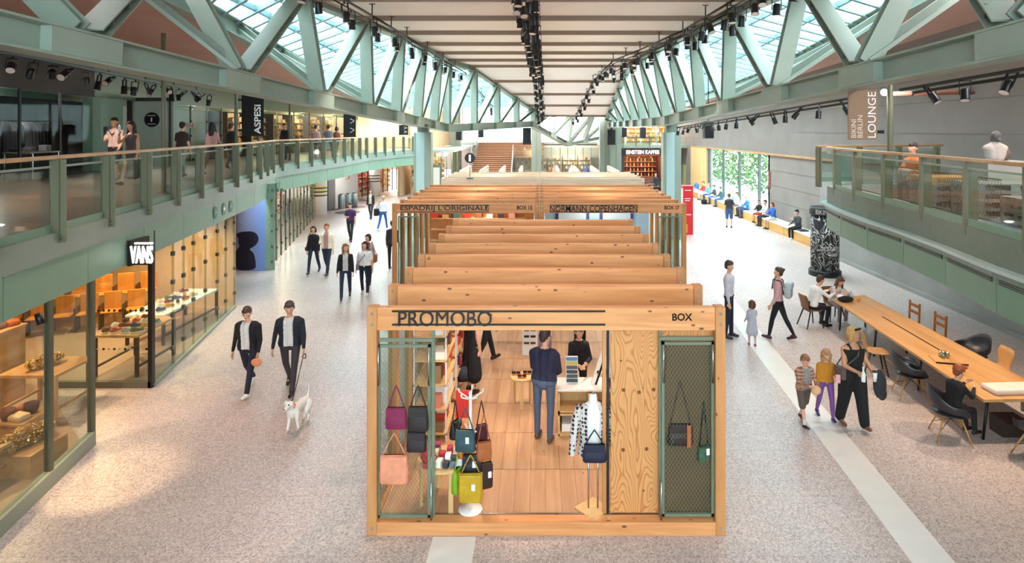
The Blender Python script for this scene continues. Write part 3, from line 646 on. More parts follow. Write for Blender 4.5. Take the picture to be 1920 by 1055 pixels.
for k in range(60): a = rnd.random(); beads.ell((rnd.uniform(-.09, .09)*(1-.4*a), rnd.uniform(-.03, .03), .3*a), .018, 6, 4, mi=k % 5)
tag(beads.build('bead_string', [mat('bead%d' % i, c, .3) for i, c in enumerate(('#e0c020', '#c02838', '#3878c0', '#48a050', '#7a3a90'))], loc=(cx+.72, cy+.0, FLZ+.755)), 'bundle of rainbow coloured beads on the sales counter', 'beads')
# sunglasses rack
g = G(990, 700, FLZ); rk = thing('sunglasses_rack', 'tall narrow rack of sunglasses beside the birch stool', 'rack', (g.x+.02, g.y+1.0, FLZ))
MB().bx(-.16, .16, 0, .03, 0, 1.6).build('back_board', M_WHITE, rk)
for k in range(9):
    for s in (-.07, .07): MB().bx(s-.055, s+.055, -.025, 0, .25+k*.14, .29+k*.14).build('sunglasses_pair', M_BLACK if k % 3 else mat('tortoise', '#5a3018', .3), rk)
# basket/white bin by the rack
tag(MB().lathe([(.13, 0), (.16, .34), (.15, .34), (.12, .02)], 16).build('wire_basket', mat('lilac', '#9a8fb0', .6), loc=(g.x+.35, g.y+1.3, FLZ)), 'pale lilac wire basket beside the sunglasses rack', 'basket')
# shelf units along the left wall of the near stall filled with small goods
GC = ['#d6432f', '#efe6dc', '#8c6a4a', '#b9342f', '#f3efe8', '#caa46a', '#3c3a3e', '#d97e6a', '#7d4a36', '#e9d8c0', '#4f6a70', '#f0b0a0']
for u in range(4):
    ux, uy = X0+.16, DF+2.0+u*1.25
    s = thing('shelf_unit', '%s white wire shelf unit of small goods along the left side of the near stall' % ['first', 'second', 'third', 'rearmost'][u], 'shelf', (ux, uy, FLZ), group='shelf units in the near stall')
    for x in (0, .5):
        for y in (0, 1.1): MB().bx(x, x+.02, y, y+.02, 0, 1.75).build('upright', M_WHITE, s)
    for k in range(5):
        z = .1+k*.38; sh = MB().bx(0, .52, 0, 1.12, z, z+.02).build('shelf', M_BIRCH, s)
        for j in range(6):
            c = GC[rnd.randrange(12)]; hh = rnd.uniform(.1, .28); y = .05+j*.175
            tag(MB().bx(0, rnd.uniform(.1, .2), 0, .14, 0, hh).build('goods_box', mat('goods'+c, c, .5), loc=(ux+.3, uy+y, FLZ+z+.02), rz=rnd.uniform(-.1, .1), bevel=.004), 'small boxed item on the wire shelves of the near stall', 'box', 'boxed goods on the stall shelves')
tag(MB().bx(-.12, .12, -.02, .02, 0, .42).build('red_board', mat('redboard', '#d2382f', .5), loc=(X0+.95, DF+1.95, FLZ+.4)), 'bright red board leaning by the shelves behind the mesh door', 'board')
# mannequin in spotted jacket on a stand
g = G(1112, 955, FLZ); mq = thing('mannequin_stand', 'white torso mannequin on twin steel rods wearing a spotted jacket', 'mannequin', (g.x, g.y, FLZ))
MB().bx(-.17, .17, -.17, .17, 0, .025).build('wooden_base', M_BIRCH, mq, rz=.7, bevel=.004)
for x in (-.06, .06): MB().cyl((x, 0, .02), (x, 0, .78), .012, n=10).build('steel_rod', M_CHROME, mq)
def spots():
    m = bpy.data.materials.new('polka_dots'); m.use_nodes = True; nt = m.node_tree; N, L = nt.nodes.new, nt.links.new; b = nt.nodes['Principled BSDF']; b.inputs['Roughness'].default_value = .8
    tc = N('ShaderNodeTexCoord'); v = N('ShaderNodeTexVoronoi'); v.inputs['Scale'].default_value = 19; v.inputs['Randomness'].default_value = .25; L(tc.outputs['Object'], v.inputs['Vector'])
    r = N('ShaderNodeValToRGB'); r.color_ramp.interpolation = 'CONSTANT'; r.color_ramp.elements[0].color = hx('#1b1930'); r.color_ramp.elements[1].color = hx('#cfc4bf'); r.color_ramp.elements[1].position = .4
    L(v.outputs['Distance'], r.inputs['Fac']); L(r.outputs['Color'], b.inputs['Base Color']); return m
M_DOT = spots()
def ringmesh(rows, n=20, a0=0.0, a1=2*math.pi):
    mb = MB(); vs = []; closed = abs(a1-a0-2*math.pi) < 1e-3; k = n if closed else n+1
    for (cx_, cy_, z, rx, ry) in rows:
        for i in range(k): a = a0+(a1-a0)*i/n; vs.append((cx_+rx*math.cos(a), cy_+ry*math.sin(a), z))
    mb.add(vs, [(j*k+i, j*k+(i+1) % k, (j+1)*k+(i+1) % k, (j+1)*k+i) for j in range(len(rows)-1) for i in range(n)], 0, True); return mb
ringmesh([(0, 0, .74, .13, .09), (0, 0, .8, .17, .115), (0, 0, .95, .135, .095), (0, 0, 1.15, .165, .11), (0, 0, 1.3, .17, .09), (0, 0, 1.36, .1, .07), (0, 0, 1.39, .055, .055), (0, 0, 1.47, .05, .05), (0, 0, 1.49, .03, .03)]).build('torso', M_WHITE, mq)
ringmesh([(0, 0, .72, .2, .14), (0, 0, .95, .17, .125), (0, 0, 1.15, .19, .135), (0, 0, 1.3, .195, .115), (0, 0, 1.365, .11, .085)], 22, -1.1, 4.25).build('jacket', M_DOT, mq)
for s in (-1, 1): ringmesh([(s*.27, -.02, .72, .045, .05), (s*.25, -.01, .95, .055, .06), (s*.21, 0, 1.2, .06, .07), (s*.17, 0, 1.33, .05, .06)], 14).build('sleeve', M_DOT, mq)
ringmesh([(0, 0, .7, .15, .1), (0, 0, .88, .15, .11)]).build('shorts', mat('denim_dark', '#1c2136', .8), mq)
handbag('navy crossbody bag with blue stripe worn by the mannequin', (g.x, g.y-.2, FLZ+1.12), 0, .3, .22, .08, leather('navy2', '#151a33'), .18, tagc=False)
# spotlights of the stall and their light
for i, (dx, dy) in enumerate(((1.1, 1.35), (3.2, 1.5), (1.3, 3.6), (3.1, 3.7), (2.2, 5.7))):
    y = DF+round(dy/SP)*SP+.06; x = X0+dx
    s = thing('stall_spotlight', 'small black spotlight under a cross beam of the near stall', 'spotlight', (x, y, H_ST-.29), group='spotlights in the near stall')
    MB().cyl((0, 0, 0), (0, 0, -.06), .012, n=6).cyl((0, 0, -.06), (0, -.0, -.18), .035, .045, n=10).build('can', M_BLACK, s)
    lamp('SPOT', (x, y, H_ST-.49), 46, (1, .8, .58), .05, (x, y+.1, 0), 125)
# stalls 15 and 17 interiors
for st, xo, m, nm in ((st15, -4.43, M_PINEZ, 'pine'), (st17, 0, mat('blue_wall', '#8fb8d8', .6), 'blue')):
    MB().bx(.2, 4.2, 5.2, 5.25, .15, 2.45).build('inner_wall', m, st)
for k in range(5):
    z = .4+k*.42
    o = MB().bx(.3, 3.9, 4.8, 5.2, z, z+.03).build('wall_shelf', M_BIRCH, st15)
for k in range(16):
    c = GC[(k*5) % 12]; tag(MB().bx(-.12, .12, -.1, .1, 0, rnd.uniform(.1, .26)).build('shoe_box', mat('goods'+c, c, .5), loc=(-4.0+.42*(k % 8), 23.35, .43+.42*(3 if k < 8 else 4)), bevel=.004), 'box of espadrilles on the back shelves of stall 15', 'box', 'shoe boxes in stall 15')
for k in range(2): MB().bx(.6+k*1.7, 1.9+k*1.7, 5.15, 5.2, 1.5, 2.35).bx(.72+k*1.7, 1.78+k*1.7, 5.13, 5.2, 1.5, 2.2, 1).build('blue_frame', [mat('navy_frame', '#26407f', .5), mat('pale_blue', '#a9cbe4', .5)], st17)
sd = thing('display_table', 'white trestle display table inside stall 17', 'table', (2.9, 20.2, .145)); MB().bx(0, 1.0, 0, 1.6, .72, .75).build('table_top', M_WHITE, sd)
for x in (.05, .9):
    for y in (.05, 1.5): MB().bx(x, x+.04, y, y+.04, 0, .72).build('leg', M_BLACK, sd)
for (x, y) in ((-2.3, 20.5), (2.2, 20.5), (-2.3, 22.9), (2.2, 22.9)): lamp('POINT', (x, y, 2.35), 45, (1, .85, .68), .12)
for (x, y) in ((-2.3, 30), (2.3, 30)): lamp('POINT', (x, y, 2.3), 60, (1, .9, .8), .15)
for px0, px1, x0s in ((748, 783, -4.3), (1246, 1283, 3.6)):
    o = MB().bx(0, .03, 0, .03, 0, 2.2).bx(.6, .63, 0, .03, 0, 2.2).bx(0, .63, 0, .03, 2.2, 2.24).bx(0, .63, 0, .03, 0, .03).build('folded_door', M_STEEL2, st15 if x0s < 0 else st17, (x0s+4.43 if x0s < 0 else x0s, .2, .17))
    MB().bx(.03, .6, .01, .02, .03, 2.2).build('door_glass', M_GLASSG, o)
# information sign standing on the third-row stall
g = P(881, 333, 28.16)
ip = thing('info_sign', 'round black information sign on a thin pole above the third-row stalls', 'sign', (g.x, 28.16, H_ST))
MB().lathe([(.16, 0), (.16, .03)], 20).build('foot', M_BLACK, ip); MB().cyl((0, 0, .03), (0, 0, .75), .012, n=8).build('pole', M_BLACK, ip)
MB().cyl((0, -.02, .93), (0, .02, .93), .235, n=28).build('disc', M_BLACK, ip); text('letter_i', 'i', -.05, .05, .78, 1.08, -.03, mat('sign_white', '#ffffff', .5, emit=1.0), ip, .005, bold=.03)
# red totem and yellow bin beside stall 17
g = G(1290, 440)
tt = thing('red_totem', 'tall red advertising totem beside stall 17', 'totem', (7.05, g.y, 0)); MR = mat('totem_red', '#d4232c', .35)
MB().bx(-.15, .33, 0, .5, 0, 2.35).build('body', MR, tt, bevel=.01); MB().bx(-.16, -.15, .05, .45, 1.2, 2.2).build('screen', mat('screen_pale', '#e9d0d0', .3), tt)
for z, w in ((2.12, .3), (1.72, .28), (1.62, .24), (.95, .3)): MB().bx(-.08, -.08+w, -.006, 0, z, z+.035).build('white_line', M_WHITE, tt)
MB().bx(-.1, .05, -.03, -.0, .1, .5).build('yellow_panel', mat('yel', '#e0a012', .5), tt)
# ---------------------------------------------------------------- people: tapered limbs fused into one surface
def cap_geo(a, b, ra, rb, n=10, k=3):
    a, b = np.array(a, float), np.array(b, float); t = b-a; L = np.linalg.norm(t); t = t/L if L > 1e-6 else np.array([0, 0, 1.0])
    u = np.cross(t, [1, 0, 0] if abs(t[0]) < .9 else [0, 1, 0]); u /= np.linalg.norm(u); w = np.cross(t, u)
    th = np.arange(n)*2*np.pi/n; ring = np.cos(th)[:, None]*u+np.sin(th)[:, None]*w; V = [a-t*ra]
    for c, r, rng in ((a, ra, [-(np.pi/2)*(1-(j+1)/k) for j in range(k)]), (b, rb, [(np.pi/2)*(j/k) for j in range(k)])):
        for ph in rng: V.extend(c+t*r*np.sin(ph)+ring*r*np.cos(ph))
    V.append(b+t*rb); m = 2*k; Fc = [(0, 1+(i+1) % n, 1+i) for i in range(n)]
    for j in range(m-1):
        o = 1+j*n; Fc += [(o+i, o+(i+1) % n, o+n+(i+1) % n, o+n+i) for i in range(n)]
    o = 1+(m-1)*n; e = 1+m*n; Fc += [(o+i, o+(i+1) % n, e) for i in range(n)]
    return V, Fc
def fuse(name, caps, vox, smooth=3, mats=None, rule=None):
    """caps: (a, b, ra, rb, material index, group); returns one closed mesh coloured by the nearest limb"""
    V = []; Fc = []
    for c in caps:
        if c[5] == 'paint': continue
        v, f = cap_geo(*c[:4]); o = len(V); V += [tuple(p) for p in v]; Fc += [tuple(i+o for i in g) for g in f]
    me = bpy.data.meshes.new(name); me.from_pydata(V, [], Fc); ob = bpy.data.objects.new(name, me)
    r = ob.modifiers.new('r', 'REMESH'); r.mode = 'VOXEL'; r.voxel_size = vox
    s = ob.modifiers.new('s', 'SMOOTH'); s.factor = .5; s.iterations = smooth
    out = evaluated(ob); bpy.data.meshes.remove(me)
    out.name = name; n = len(out.polygons); ce = np.empty(n*3); out.polygons.foreach_get('center', ce); ce = ce.reshape(-1, 3)
    best = np.full(n, 1e9); idx = np.zeros(n, int); gi = np.zeros(n, int)
    for ci, c in enumerate(caps):
        a, b = np.array(c[0], float), np.array(c[1], float); d = b-a; L2 = max(d@d, 1e-9); t = np.clip((ce-a)@d/L2, 0, 1)
        ds = np.linalg.norm(ce-(a+t[:, None]*d), axis=1)-(c[2]+(c[3]-c[2])*t)
        if c[5] == 'paint': ds = np.where(ds < 0, -1e3+ds, 1e9)
        k = ds < best; best[k] = ds[k]; idx[k] = c[4]; gi[k] = ci
    if rule is not None: idx = rule(ce, idx, [caps[i][5] for i in gi])
    out.materials.clear()
    for m in mats: out.materials.append(m)
    out.polygons.foreach_set('material_index', idx.astype('i')); out.polygons.foreach_set('use_smooth', [True]*n); out.update(); return out
SKIN = {'fair': '#d9a184', 'tan': '#c08a68', 'dark': '#8a5a40'}
def cloth(c):
    if c != 'plaid': return mat('cloth_'+c, c, .85, noise=.08, nscale=18)
    if 'plaid' in MATS: return MATS['plaid']
    m = bpy.data.materials.new('plaid'); m.use_nodes = True; nt = m.node_tree; N, L = nt.nodes.new, nt.links.new; b = nt.nodes['Principled BSDF']; b.inputs['Roughness'].default_value = .85; tc = N('ShaderNodeTexCoord'); prev = None
    for ax, c1, c2 in (('X', '#5a3a30', '#a56a52'), ('Z', '#8a4a40', '#d8b49a')):
        w = N('ShaderNodeTexWave'); w.bands_direction = ax; w.inputs['Scale'].default_value = 5.5; r = N('ShaderNodeValToRGB'); r.color_ramp.elements[0].color = hx(c1); r.color_ramp.elements[1].color = hx(c2); L(tc.outputs['Object'], w.inputs['Vector']); L(w.outputs['Fac'], r.inputs['Fac'])
        if prev is None: prev = r.outputs['Color']
        else: mx = N('ShaderNodeMixRGB'); mx.inputs[0].default_value = .5; L(prev, mx.inputs[1]); L(r.outputs['Color'], mx.inputs[2]); L(mx.outputs[0], b.inputs['Base Color'])
    MATS['plaid'] = m; return m
def person(label, loc, face=0, h=1.75, legs=((18, 6), (-16, 14)), arms=((-14, 6, 12, 0), (16, 6, 20, 0)), lean=2, head=(0, 8),
           top='#222226', sleeve='long', open_=None, bottom='#23262f', leg='trousers', shoe='#1c1a1b', hair='#2b1d16', hstyle='short', skin='fair',
           seat=None, wide=1.0, fem=False, child=False, detail=1, socks=None, group=None, legw=1.0):
    """loc = (x, y, z) of the ground under the person; face 0 looks at the viewer, 90 to the right, 180 away"""
    s = h/1.75; hs = 1.07*s*(1.0 if not child else 1.32 if h < 1.15 else 1.18)
    Mi = {'skin': 0, 'top': 1, 'bot': 2, 'in': 3, 'dark': 4, 'lip': 5, 'sock': 6}
    mats = [mat('skin_'+skin, SKIN[skin], .55), cloth(top), cloth(bottom), cloth(open_ or top), mat('eye_dark', '#1d1512', .4), mat('lip', '#a8584c', .5), cloth(socks or '#d8d4d0'), mat('brow', '#6a4636', .6)]
    R = lambda *v: np.array(v, float)
    hipz = .93*s if seat is None else seat+.10*s
    hip = R(0, 0, hipz); ln = math.radians(lean); cl_, sl_ = math.cos(ln), math.sin(ln)
    def T(x, y, z):   # torso frame above the hips, in metres for h = 1.75
        x, y, z = x*s, y*s, z*s; return R(x, y*cl_+z*sl_, hipz-y*sl_+z*cl_)
    C = []
    def cap(a, b, ra, rb, m, g='body'): C.append((tuple(a), tuple(b), ra, rb, Mi[m] if isinstance(m, str) else m, g))
    sw = (.165 if fem else .185)*wide; hw = .095*wide
    # torso
    tw = (.10 if fem else .115)
    for sx_ in (-1, 1):
        cap(T(sx_*.085*wide, 0, .02), T(sx_*.07*wide, .0, .2), .105*s*wide, .09*s*wide, 'top' if leg == 'dress' else 'bot' if seat is None else 'top', 'hip')
        cap(T(sx_*.07*wide, .0, .16), T(sx_*.1*wide, .005, .4), .095*s*wide, tw*s*wide, 'top', 'torso')
        cap(T(sx_*.03, .0, .49), T(sx_*(sw-.045), -.01, .44), .06*s, .055*s, 'top', 'torso')
        if fem and not child: cap(T(sx_*.07, .075, .36), T(sx_*.07, .08, .35), .06*s, .055*s, 'top', 'torso')
    cap(T(0, 0, .06), T(0, 0, .42), .1*s*wide, .115*s*wide, 'top', 'torso')
    if leg not in ('dress', 'skirt'): cap(T(0, -.03, -.02), T(0, -.03, .0), .1*s*wide, .1*s*wide, 'bot', 'hip')
    cap(T(0, -.005, .5), T(0, .012, .6), .052*s, .048*s, 'skin', 'neck')
    # head
    hy, hp = math.radians(head[0]), math.radians(head[1]); hc = T(0, .025, .705)
    def Hd(x, y, z):
        x, y, z = x*hs, y*hs, z*hs; y, z = y*math.cos(hp)+z*math.sin(hp)*1, -y*math.sin(hp)+z*math.cos(hp)
        x, y = x*math.cos(hy)-y*math.sin(hy), x*math.sin(hy)+y*math.cos(hy); return hc+R(x, y, z)
    cap(Hd(0, -.015, .025), Hd(0, .005, .01), .086*hs, .082*hs, 'skin', 'head'); cap(Hd(0, .012, -.02), Hd(0, .03, -.072), .074*hs, .052*hs, 'skin', 'head')
    cap(Hd(0, .08, .0), Hd(0, .09, -.022), .009*hs, .012*hs, 'skin', 'head')
    for e in (-1, 1):
        cap(Hd(e*.083, -.005, .01), Hd(e*.087, -.012, -.025), .018*hs, .012*hs, 'skin', 'head')
        C.append((tuple(Hd(e*.022, .088, .012)), tuple(Hd(e*.042, .08, .012)), .0085*hs, .0085*hs, 4, 'paint'))
        C.append((tuple(Hd(e*.018, .09, .037)), tuple(Hd(e*.048, .078, .037)), .0055*hs, .0055*hs, 7, 'paint'))
    C.append((tuple(Hd(-.02, .085, -.055)), tuple(Hd(.02, .085, -.055)), .010*hs, .010*hs, 5, 'paint'))
    # legs
    shoes = []; low = 1e9
    for sx_, (a, k) in zip((-1, 1), legs):
        a_, k_ = math.radians(a), math.radians(k); L1, L2 = .44*s, .42*s
        h0 = hip+R(sx_*hw*s, 0, -.02*s); kn = h0+R(sx_*.01*s, math.sin(a_)*L1, -math.cos(a_)*L1); b = a_-k_; an = kn+R(0, math.sin(b)*L2, -math.cos(b)*L2)
        lw = legw
        if leg == 'trousers': cap(h0, kn, .088*s*lw, .062*s*lw, 'bot', 'leg'); cap(kn, an+R(0, 0, .01), .062*s*lw, .05*s*lw, 'bot', 'leg')
        elif leg == 'leggings': cap(h0, kn, .085*s*lw, .055*s*lw, 'bot', 'leg'); cap(kn, kn+(an-kn)*.3, .053*s*lw, .055*s*lw, 'bot', 'leg'); cap(kn+(an-kn)*.3, kn+(an-kn)*.88, .055*s*lw, .038*s*lw, 'bot', 'leg')
        else:
            cap(h0, kn, .083*s, .052*s, 'skin', 'leg'); cap(kn, kn+(an-kn)*.3, .05*s, .053*s, 'skin', 'leg'); cap(kn+(an-kn)*.3, an, .053*s, .033*s, 'skin', 'leg')
            if leg == 'shorts': cap(h0, h0+(kn-h0)*.93, .098*s*lw, .088*s*lw, 'bot', 'leg')
        if socks: cap(kn+(an-kn)*.7, an, .043*s, .04*s, 'sock', 'leg')
        cap(kn+(an-kn)*.9, an, .036*s, .036*s, 'sock' if socks else 'skin' if leg in ('shorts', 'skirt', 'dress') else 'bot', 'leg')
        pt = max(0, -b)*.75 if seat is None else 0                      # heel lifts behind
        fd = R(0, math.cos(pt), -math.sin(pt)); heel = an+R(0, -.035*s, -.05*s); toe = an+fd*.15*s+R(0, 0, -.055*s)
        if b > .12 and seat is None: toe = toe+R(0, 0, .03*s)
        shoes.append(((tuple(heel), tuple(toe), .042*s, .036*s), (tuple(an+R(0, .0, -.01)), tuple(an+fd*.06*s+R(0, 0, -.035*s)), .045*s, .042*s)))
        cap(an, an+fd*.12*s+R(0, 0, -.05*s), .032*s, .026*s, 'skin', 'foot'); low = min(low, heel[2]-.042*s, toe[2]-.036*s)
    if leg == 'skirt' or leg == 'dress':
        f = sum(math.sin(math.radians(a)) for a, k in legs)*.18*s
        hm = {'skirt': .42, 'dress': .62}[leg] if not isinstance(legw, tuple) else legw[0]
        for x in (-.05, .05): cap(T(x, 0, .08), hip+R(x*1.7*s, f, -hm*s), .11*s*wide, .16*s, 'bot', 'skirt')
    # arms with palms, four fingers and a thumb
    hands = []
    for sx_, arm in zip((-1, 1), arms):
        p_, ab, e_, inn = [math.radians(v) for v in arm]; L1, L2 = .285*s, .25*s; p_ += ln
        sh = T(sx_*(sw-.015), -.01, .435); d1 = R(sx_*math.sin(ab), math.sin(p_)*math.cos(ab), -math.cos(p_)*math.cos(ab)); el = sh+d1*L1
        q = p_+e_; d2 = R(-sx_*math.sin(inn), math.sin(q)*math.cos(inn), -math.cos(q)*math.cos(inn))
        if inn == 0: d2 = d2+R(sx_*math.sin(ab)*.5, 0, 0); d2 /= np.linalg.norm(d2)
        wr = el+d2*L2; ua, fa = .05*s*(1+(wide-1)*.4), .036*s
        um = 'skin' if sleeve in ('tank',) else 'top'; fm = 'top' if sleeve == 'long' else 'skin'; thick = 1.1 if sleeve == 'long' else 1.0
        if sleeve == 'short': cap(sh, sh+d1*L1*.62, .062*s*wide, .06*s*wide, 'top', 'arm'); cap(sh+d1*L1*.5, el, ua*.9, .04*s, 'skin', 'arm')
        else: cap(sh, el, ua*1.1*thick, .042*s*thick, um, 'arm')
        cap(el, wr-d2*.02*s, .042*s*thick, fa*thick*.85, fm, 'arm')
        sd = np.cross(d2, R(sx_, 0, 0)); sd = sd/max(np.linalg.norm(sd), 1e-6)
        pm = wr+d2*.075*s; cap(wr, wr+d2*.03*s, .026*s, .026*s, 'skin', 'hand'); hands.append(pm+d2*.04*s)
        if detail >= 1:
            for j, (o_, fl_) in enumerate(((-.027, .068), (-.009, .078), (.009, .074), (.027, .058))):
                b0 = wr+d2*.03*s+sd*o_*.8*s; b1 = wr+d2*.085*s+sd*o_*s; cap(b0, b1, .015*s, .012*s, 'skin', 'hand')
                k1 = b1+d2*fl_*.55*s+R(-sx_*.012*s, 0, 0); k2 = k1+d2*fl_*.4*s+R(-sx_*.024*s, 0, 0)
                cap(b1, k1, .0105*s, .0095*s, 'skin', 'hand'); cap(k1, k2, .0095*s, .008*s, 'skin', 'hand')
            t0 = wr+d2*.035*s+sd*.02*s; t1 = t0+d2*.035*s+sd*.035*s; cap(t0, t1, .014*s, .012*s, 'skin', 'hand'); cap(t1, t1+d2*.032*s+R(-sx_*.01*s, 0, 0), .011*s, .009*s, 'skin', 'hand')
        else: cap(wr, wr+d2*.12*s, .032*s, .022*s, 'skin', 'hand')
    def rule(ce, idx, gr):
        tor = np.array([g in ('torso',) for g in gr])
        loc_ = ce-hip; z = (loc_[:, 2]*cl_+loc_[:, 1]*sl_)/s; y = (loc_[:, 1]*cl_-loc_[:, 2]*sl_)/s; x = ce[:, 0]/s
        if open_: k = tor & (y > .02) & (np.abs(x) < .085) ; idx = np.where(k, 3, idx)
        if sleeve == 'tank': k = tor & (z > .43) & (np.abs(x) < .3) & ((z > .5) | ((y > .0) & (z > .455))) & ~((np.abs(np.abs(x)-.1) < .025)); idx = np.where(k, 0, idx)
        else: k = tor & (z > .505) & (np.abs(x) < .075); idx = np.where(k & (z > .53), 0, idx)
        if open_ is None and leg not in ('dress',) and seat is None:
            k = np.array([g in ('torso', 'hip') for g in gr]); idx = np.where(k & (z > .03), np.where(idx == 2, 1, idx), idx)
        elif open_: k = np.array([g in ('torso', 'hip') for g in gr]); idx = np.where(k & (z > -.02) & (idx == 2), np.where((np.abs(x) < .085) & (y > .0), 3, 1), idx)
        return idx
    vox = {2: .0105, 1: .0145, 0: .024}[detail]*max(.75, s)
    me = fuse('person', C, vox, 2 if detail else 2, mats, rule)
    x, y, z = loc; off = (-low if seat is None else 0)
    o = put('person', me, None, (x, y, z+off), math.radians(face+180)); tag(o, label, 'person', group)
    # hair and shoes as parts of their own
    hm = mat('hair_'+hair, hair, .6, noise=.25, nscale=40); HC = []
    def hcap(a, b, ra, rb): HC.append((tuple(a), tuple(b), ra, rb, 0, 'hair'))
    if hstyle != 'bald':
        hcap(Hd(0, -.03, .048), Hd(0, .004, .064), .09*hs, .070*hs); hcap(Hd(0, -.045, .0), Hd(0, -.05, -.03), .08*hs, .06*hs)
        for e in (-1, 1): hcap(Hd(e*.066, -.0, .035), Hd(e*.07, -.02, -.005), .03*hs, .02*hs)
    if hstyle in ('quiff',): hcap(Hd(-.03, .06, .1), Hd(.04, .05, .105), .032*hs, .03*hs)
    if hstyle in ('bob', 'long'):
        ll = -.10 if hstyle == 'bob' else -.30
        for e in (-1, 1): hcap(Hd(e*.075, -.005, .02), Hd(e*.078, -.02, -.09), .032*hs, .03*hs); hcap(Hd(e*.05, -.055, .0), T(e*.06, -.07, .70+ll), .05*hs, .035*hs); hcap(Hd(e*.02, -.03, .03), Hd(e*.072, .03, .045), .075*hs, .03*hs)
        hcap(Hd(0, -.07, 0), T(0, -.085, .68+ll), .055*hs, .04*hs)
        if hstyle == 'long':
            for e in (-1, 1): hcap(Hd(e*.078, .0, -.06), T(e*.095, .05, .48), .03*hs, .025*hs)
    if hstyle == 'bun': hcap(Hd(0, -.095, .06), Hd(0, -.115, .07), .045*hs, .04*hs); hcap(Hd(0, -.07, -.05), Hd(0, -.07, -.07), .03*hs, .02*hs)
    if hstyle == 'cap': pass
    if HC: put('hair', fuse('hair', HC, vox*1.15, 2, [hm]), o)
    sm = mat('shoe_'+shoe, shoe, .5)
    for sh_ in shoes: put('shoe', fuse('shoe', [(*c, 0, 'shoe') for c in sh_], vox*1.15, 1, [sm]), o)
    Mw = Matrix.Translation(o.location) @ Matrix.Rotation(math.radians(face+180), 4, 'Z')
    o_h = [Mw @ Vector(p) for p in hands]; PT[o.name] = {'hands': o_h, 'hip': Mw @ Vector(hip), 'sh': Mw @ Vector(T(0, 0, .5)), 'chest': Mw @ Vector(T(0, .12, .36)), 'back': Mw @ Vector(T(0, -.14, .34)), 'head': Mw @ Vector(hc), 's': s}
    return o
PT = {}
def strapbag(label, o, side, m, w=.26, h=.22, t=.09, dz=-.02, dy=0.0, cross=True, far=.2, strapm=None):
    """shoulder bag at a person's hip; side -1/+1 in the person's frame"""
    info = PT[o.name]; s = info['s']; rz = o.rotation_euler[2]; ax = Vector((math.cos(rz), math.sin(rz), 0)); fy = Vector((-math.sin(rz), math.cos(rz), 0))
    c = info['hip']+ax*side*far*s+fy*dy+Vector((0, 0, dz-h/2)); r = thing('shoulder_bag', label, 'bag', c, rz)
    MB().bx(-t/2, t/2, -w/2, w/2, 0, h).build('bag_body', m, r, bevel=.02); MB().bx(side*t/2-.004, side*t/2+.006, -w*.46, w*.46, h*.45, h*.98).build('flap', m, r, bevel=.004)
    e = info['sh']+ax*(-side if cross else side)*.13*s+Vector((0, 0, .05)); inv = Matrix.Rotation(-rz, 4, 'Z')
    def loc(v): return inv @ (v-c)
    mid = info['chest']+Vector((0, 0, 0)); mb_ = info['back']
    pts = [Vector((0, w*.4, h)), loc(mid+fy*.03*s), loc(e), loc(mb_-fy*.03*s), Vector((0, -w*.4, h))] if cross else [Vector((0, w*.4, h)), loc(e+fy*.06), loc(e), loc(e-fy*.06), Vector((0, -w*.4, h))]
    MB().tube(pts, .012, 6).build('strap', strapm or m, r); return r
def backpack(label, o, m, sz=(.30, .17, .38), dz=0):
    info = PT[o.name]; rz = o.rotation_euler[2]; fy = Vector((-math.sin(rz), math.cos(rz), 0)); c = info['back']-fy*(sz[1]/2)+Vector((0, 0, dz-sz[2]/2-.03))
    r = thing('backpack', label, 'backpack', c, rz); MB().bx(-sz[0]/2, sz[0]/2, -sz[1]/2, sz[1]/2, 0, sz[2]*.96).build('bag_body', m, r, bevel=.06); MB().bx(-sz[0]*.45, sz[0]*.45, -sz[1]*.62, sz[1]*.3, sz[2]*.6, sz[2]).build('lid', m, r, bevel=.04)
    for x in (-.1, .1): MB().tube([(x, sz[1]*.5, sz[2]*.2), (x, sz[1]*.5+.06, sz[2]*1.05), (x, sz[1]*.5+.24, sz[2]*1.12), (x, sz[1]*.5+.27, sz[2]*.5)], .014, 6).build('strap', M_BLACK, r)
    return r
# ---------------------------------------------------------------- the people in the hall
def gp(px, py, z=0.0): g = G(px, py, z); return (g.x, g.y, z)
WALK = ((20, 5), (-18, 16)); WALK2 = ((-18, 16), (20, 5)); STAND = ((3, 2), (-3, 3))
DOWN = ((-4, 8, 10, 0), (4, 8, 12, 0))
# two men with the dog
m1 = person('man in black cardigan and white shirt carrying an orange pouch', gp(466, 735), -4, 1.64, ((22, 4), (-20, 18)), ((8, 14, 22, 0), (-8, 14, 16, 0)), 3, (0, 28), '#17161a', 'long', '#d8cfca', '#1f2030', hair='#4a3a30', shoe='#e6e2de', detail=2, wide=1.24)
m2 = person('man in dark navy cardigan and white shirt leading a white dog', gp(544, 733), 6, 1.72, ((24, 4), (-20, 16)), ((8, 13, 20, 0), (-6, 16, 12, 0)), 2, (8, 22), '#1d1f2c', 'long', '#d8cfca', '#3a3236', hair='#3a302b', hstyle='quiff', shoe='#201a1a', detail=2, wide=1.22)
def hand(o, i): return PT[o.name]['hands'][i]
hl = sorted(PT[m1.name]['hands'], key=lambda v: v.x)[1]
pch = thing('orange_pouch', 'crumpled orange pouch in the hand of the man in black cardigan', 'pouch', hl-Vector((0, .04, .1))); MB().ell((0, 0, .05), (.1, .05, .075), 10, 6).build('pouch_body', leather('apricot', '#e0875c'), pch); MB().ell((.07, -.01, .07), (.05, .03, .05), 8, 5).build('pouch_corner', leather('apricot', '#e0875c'), pch)
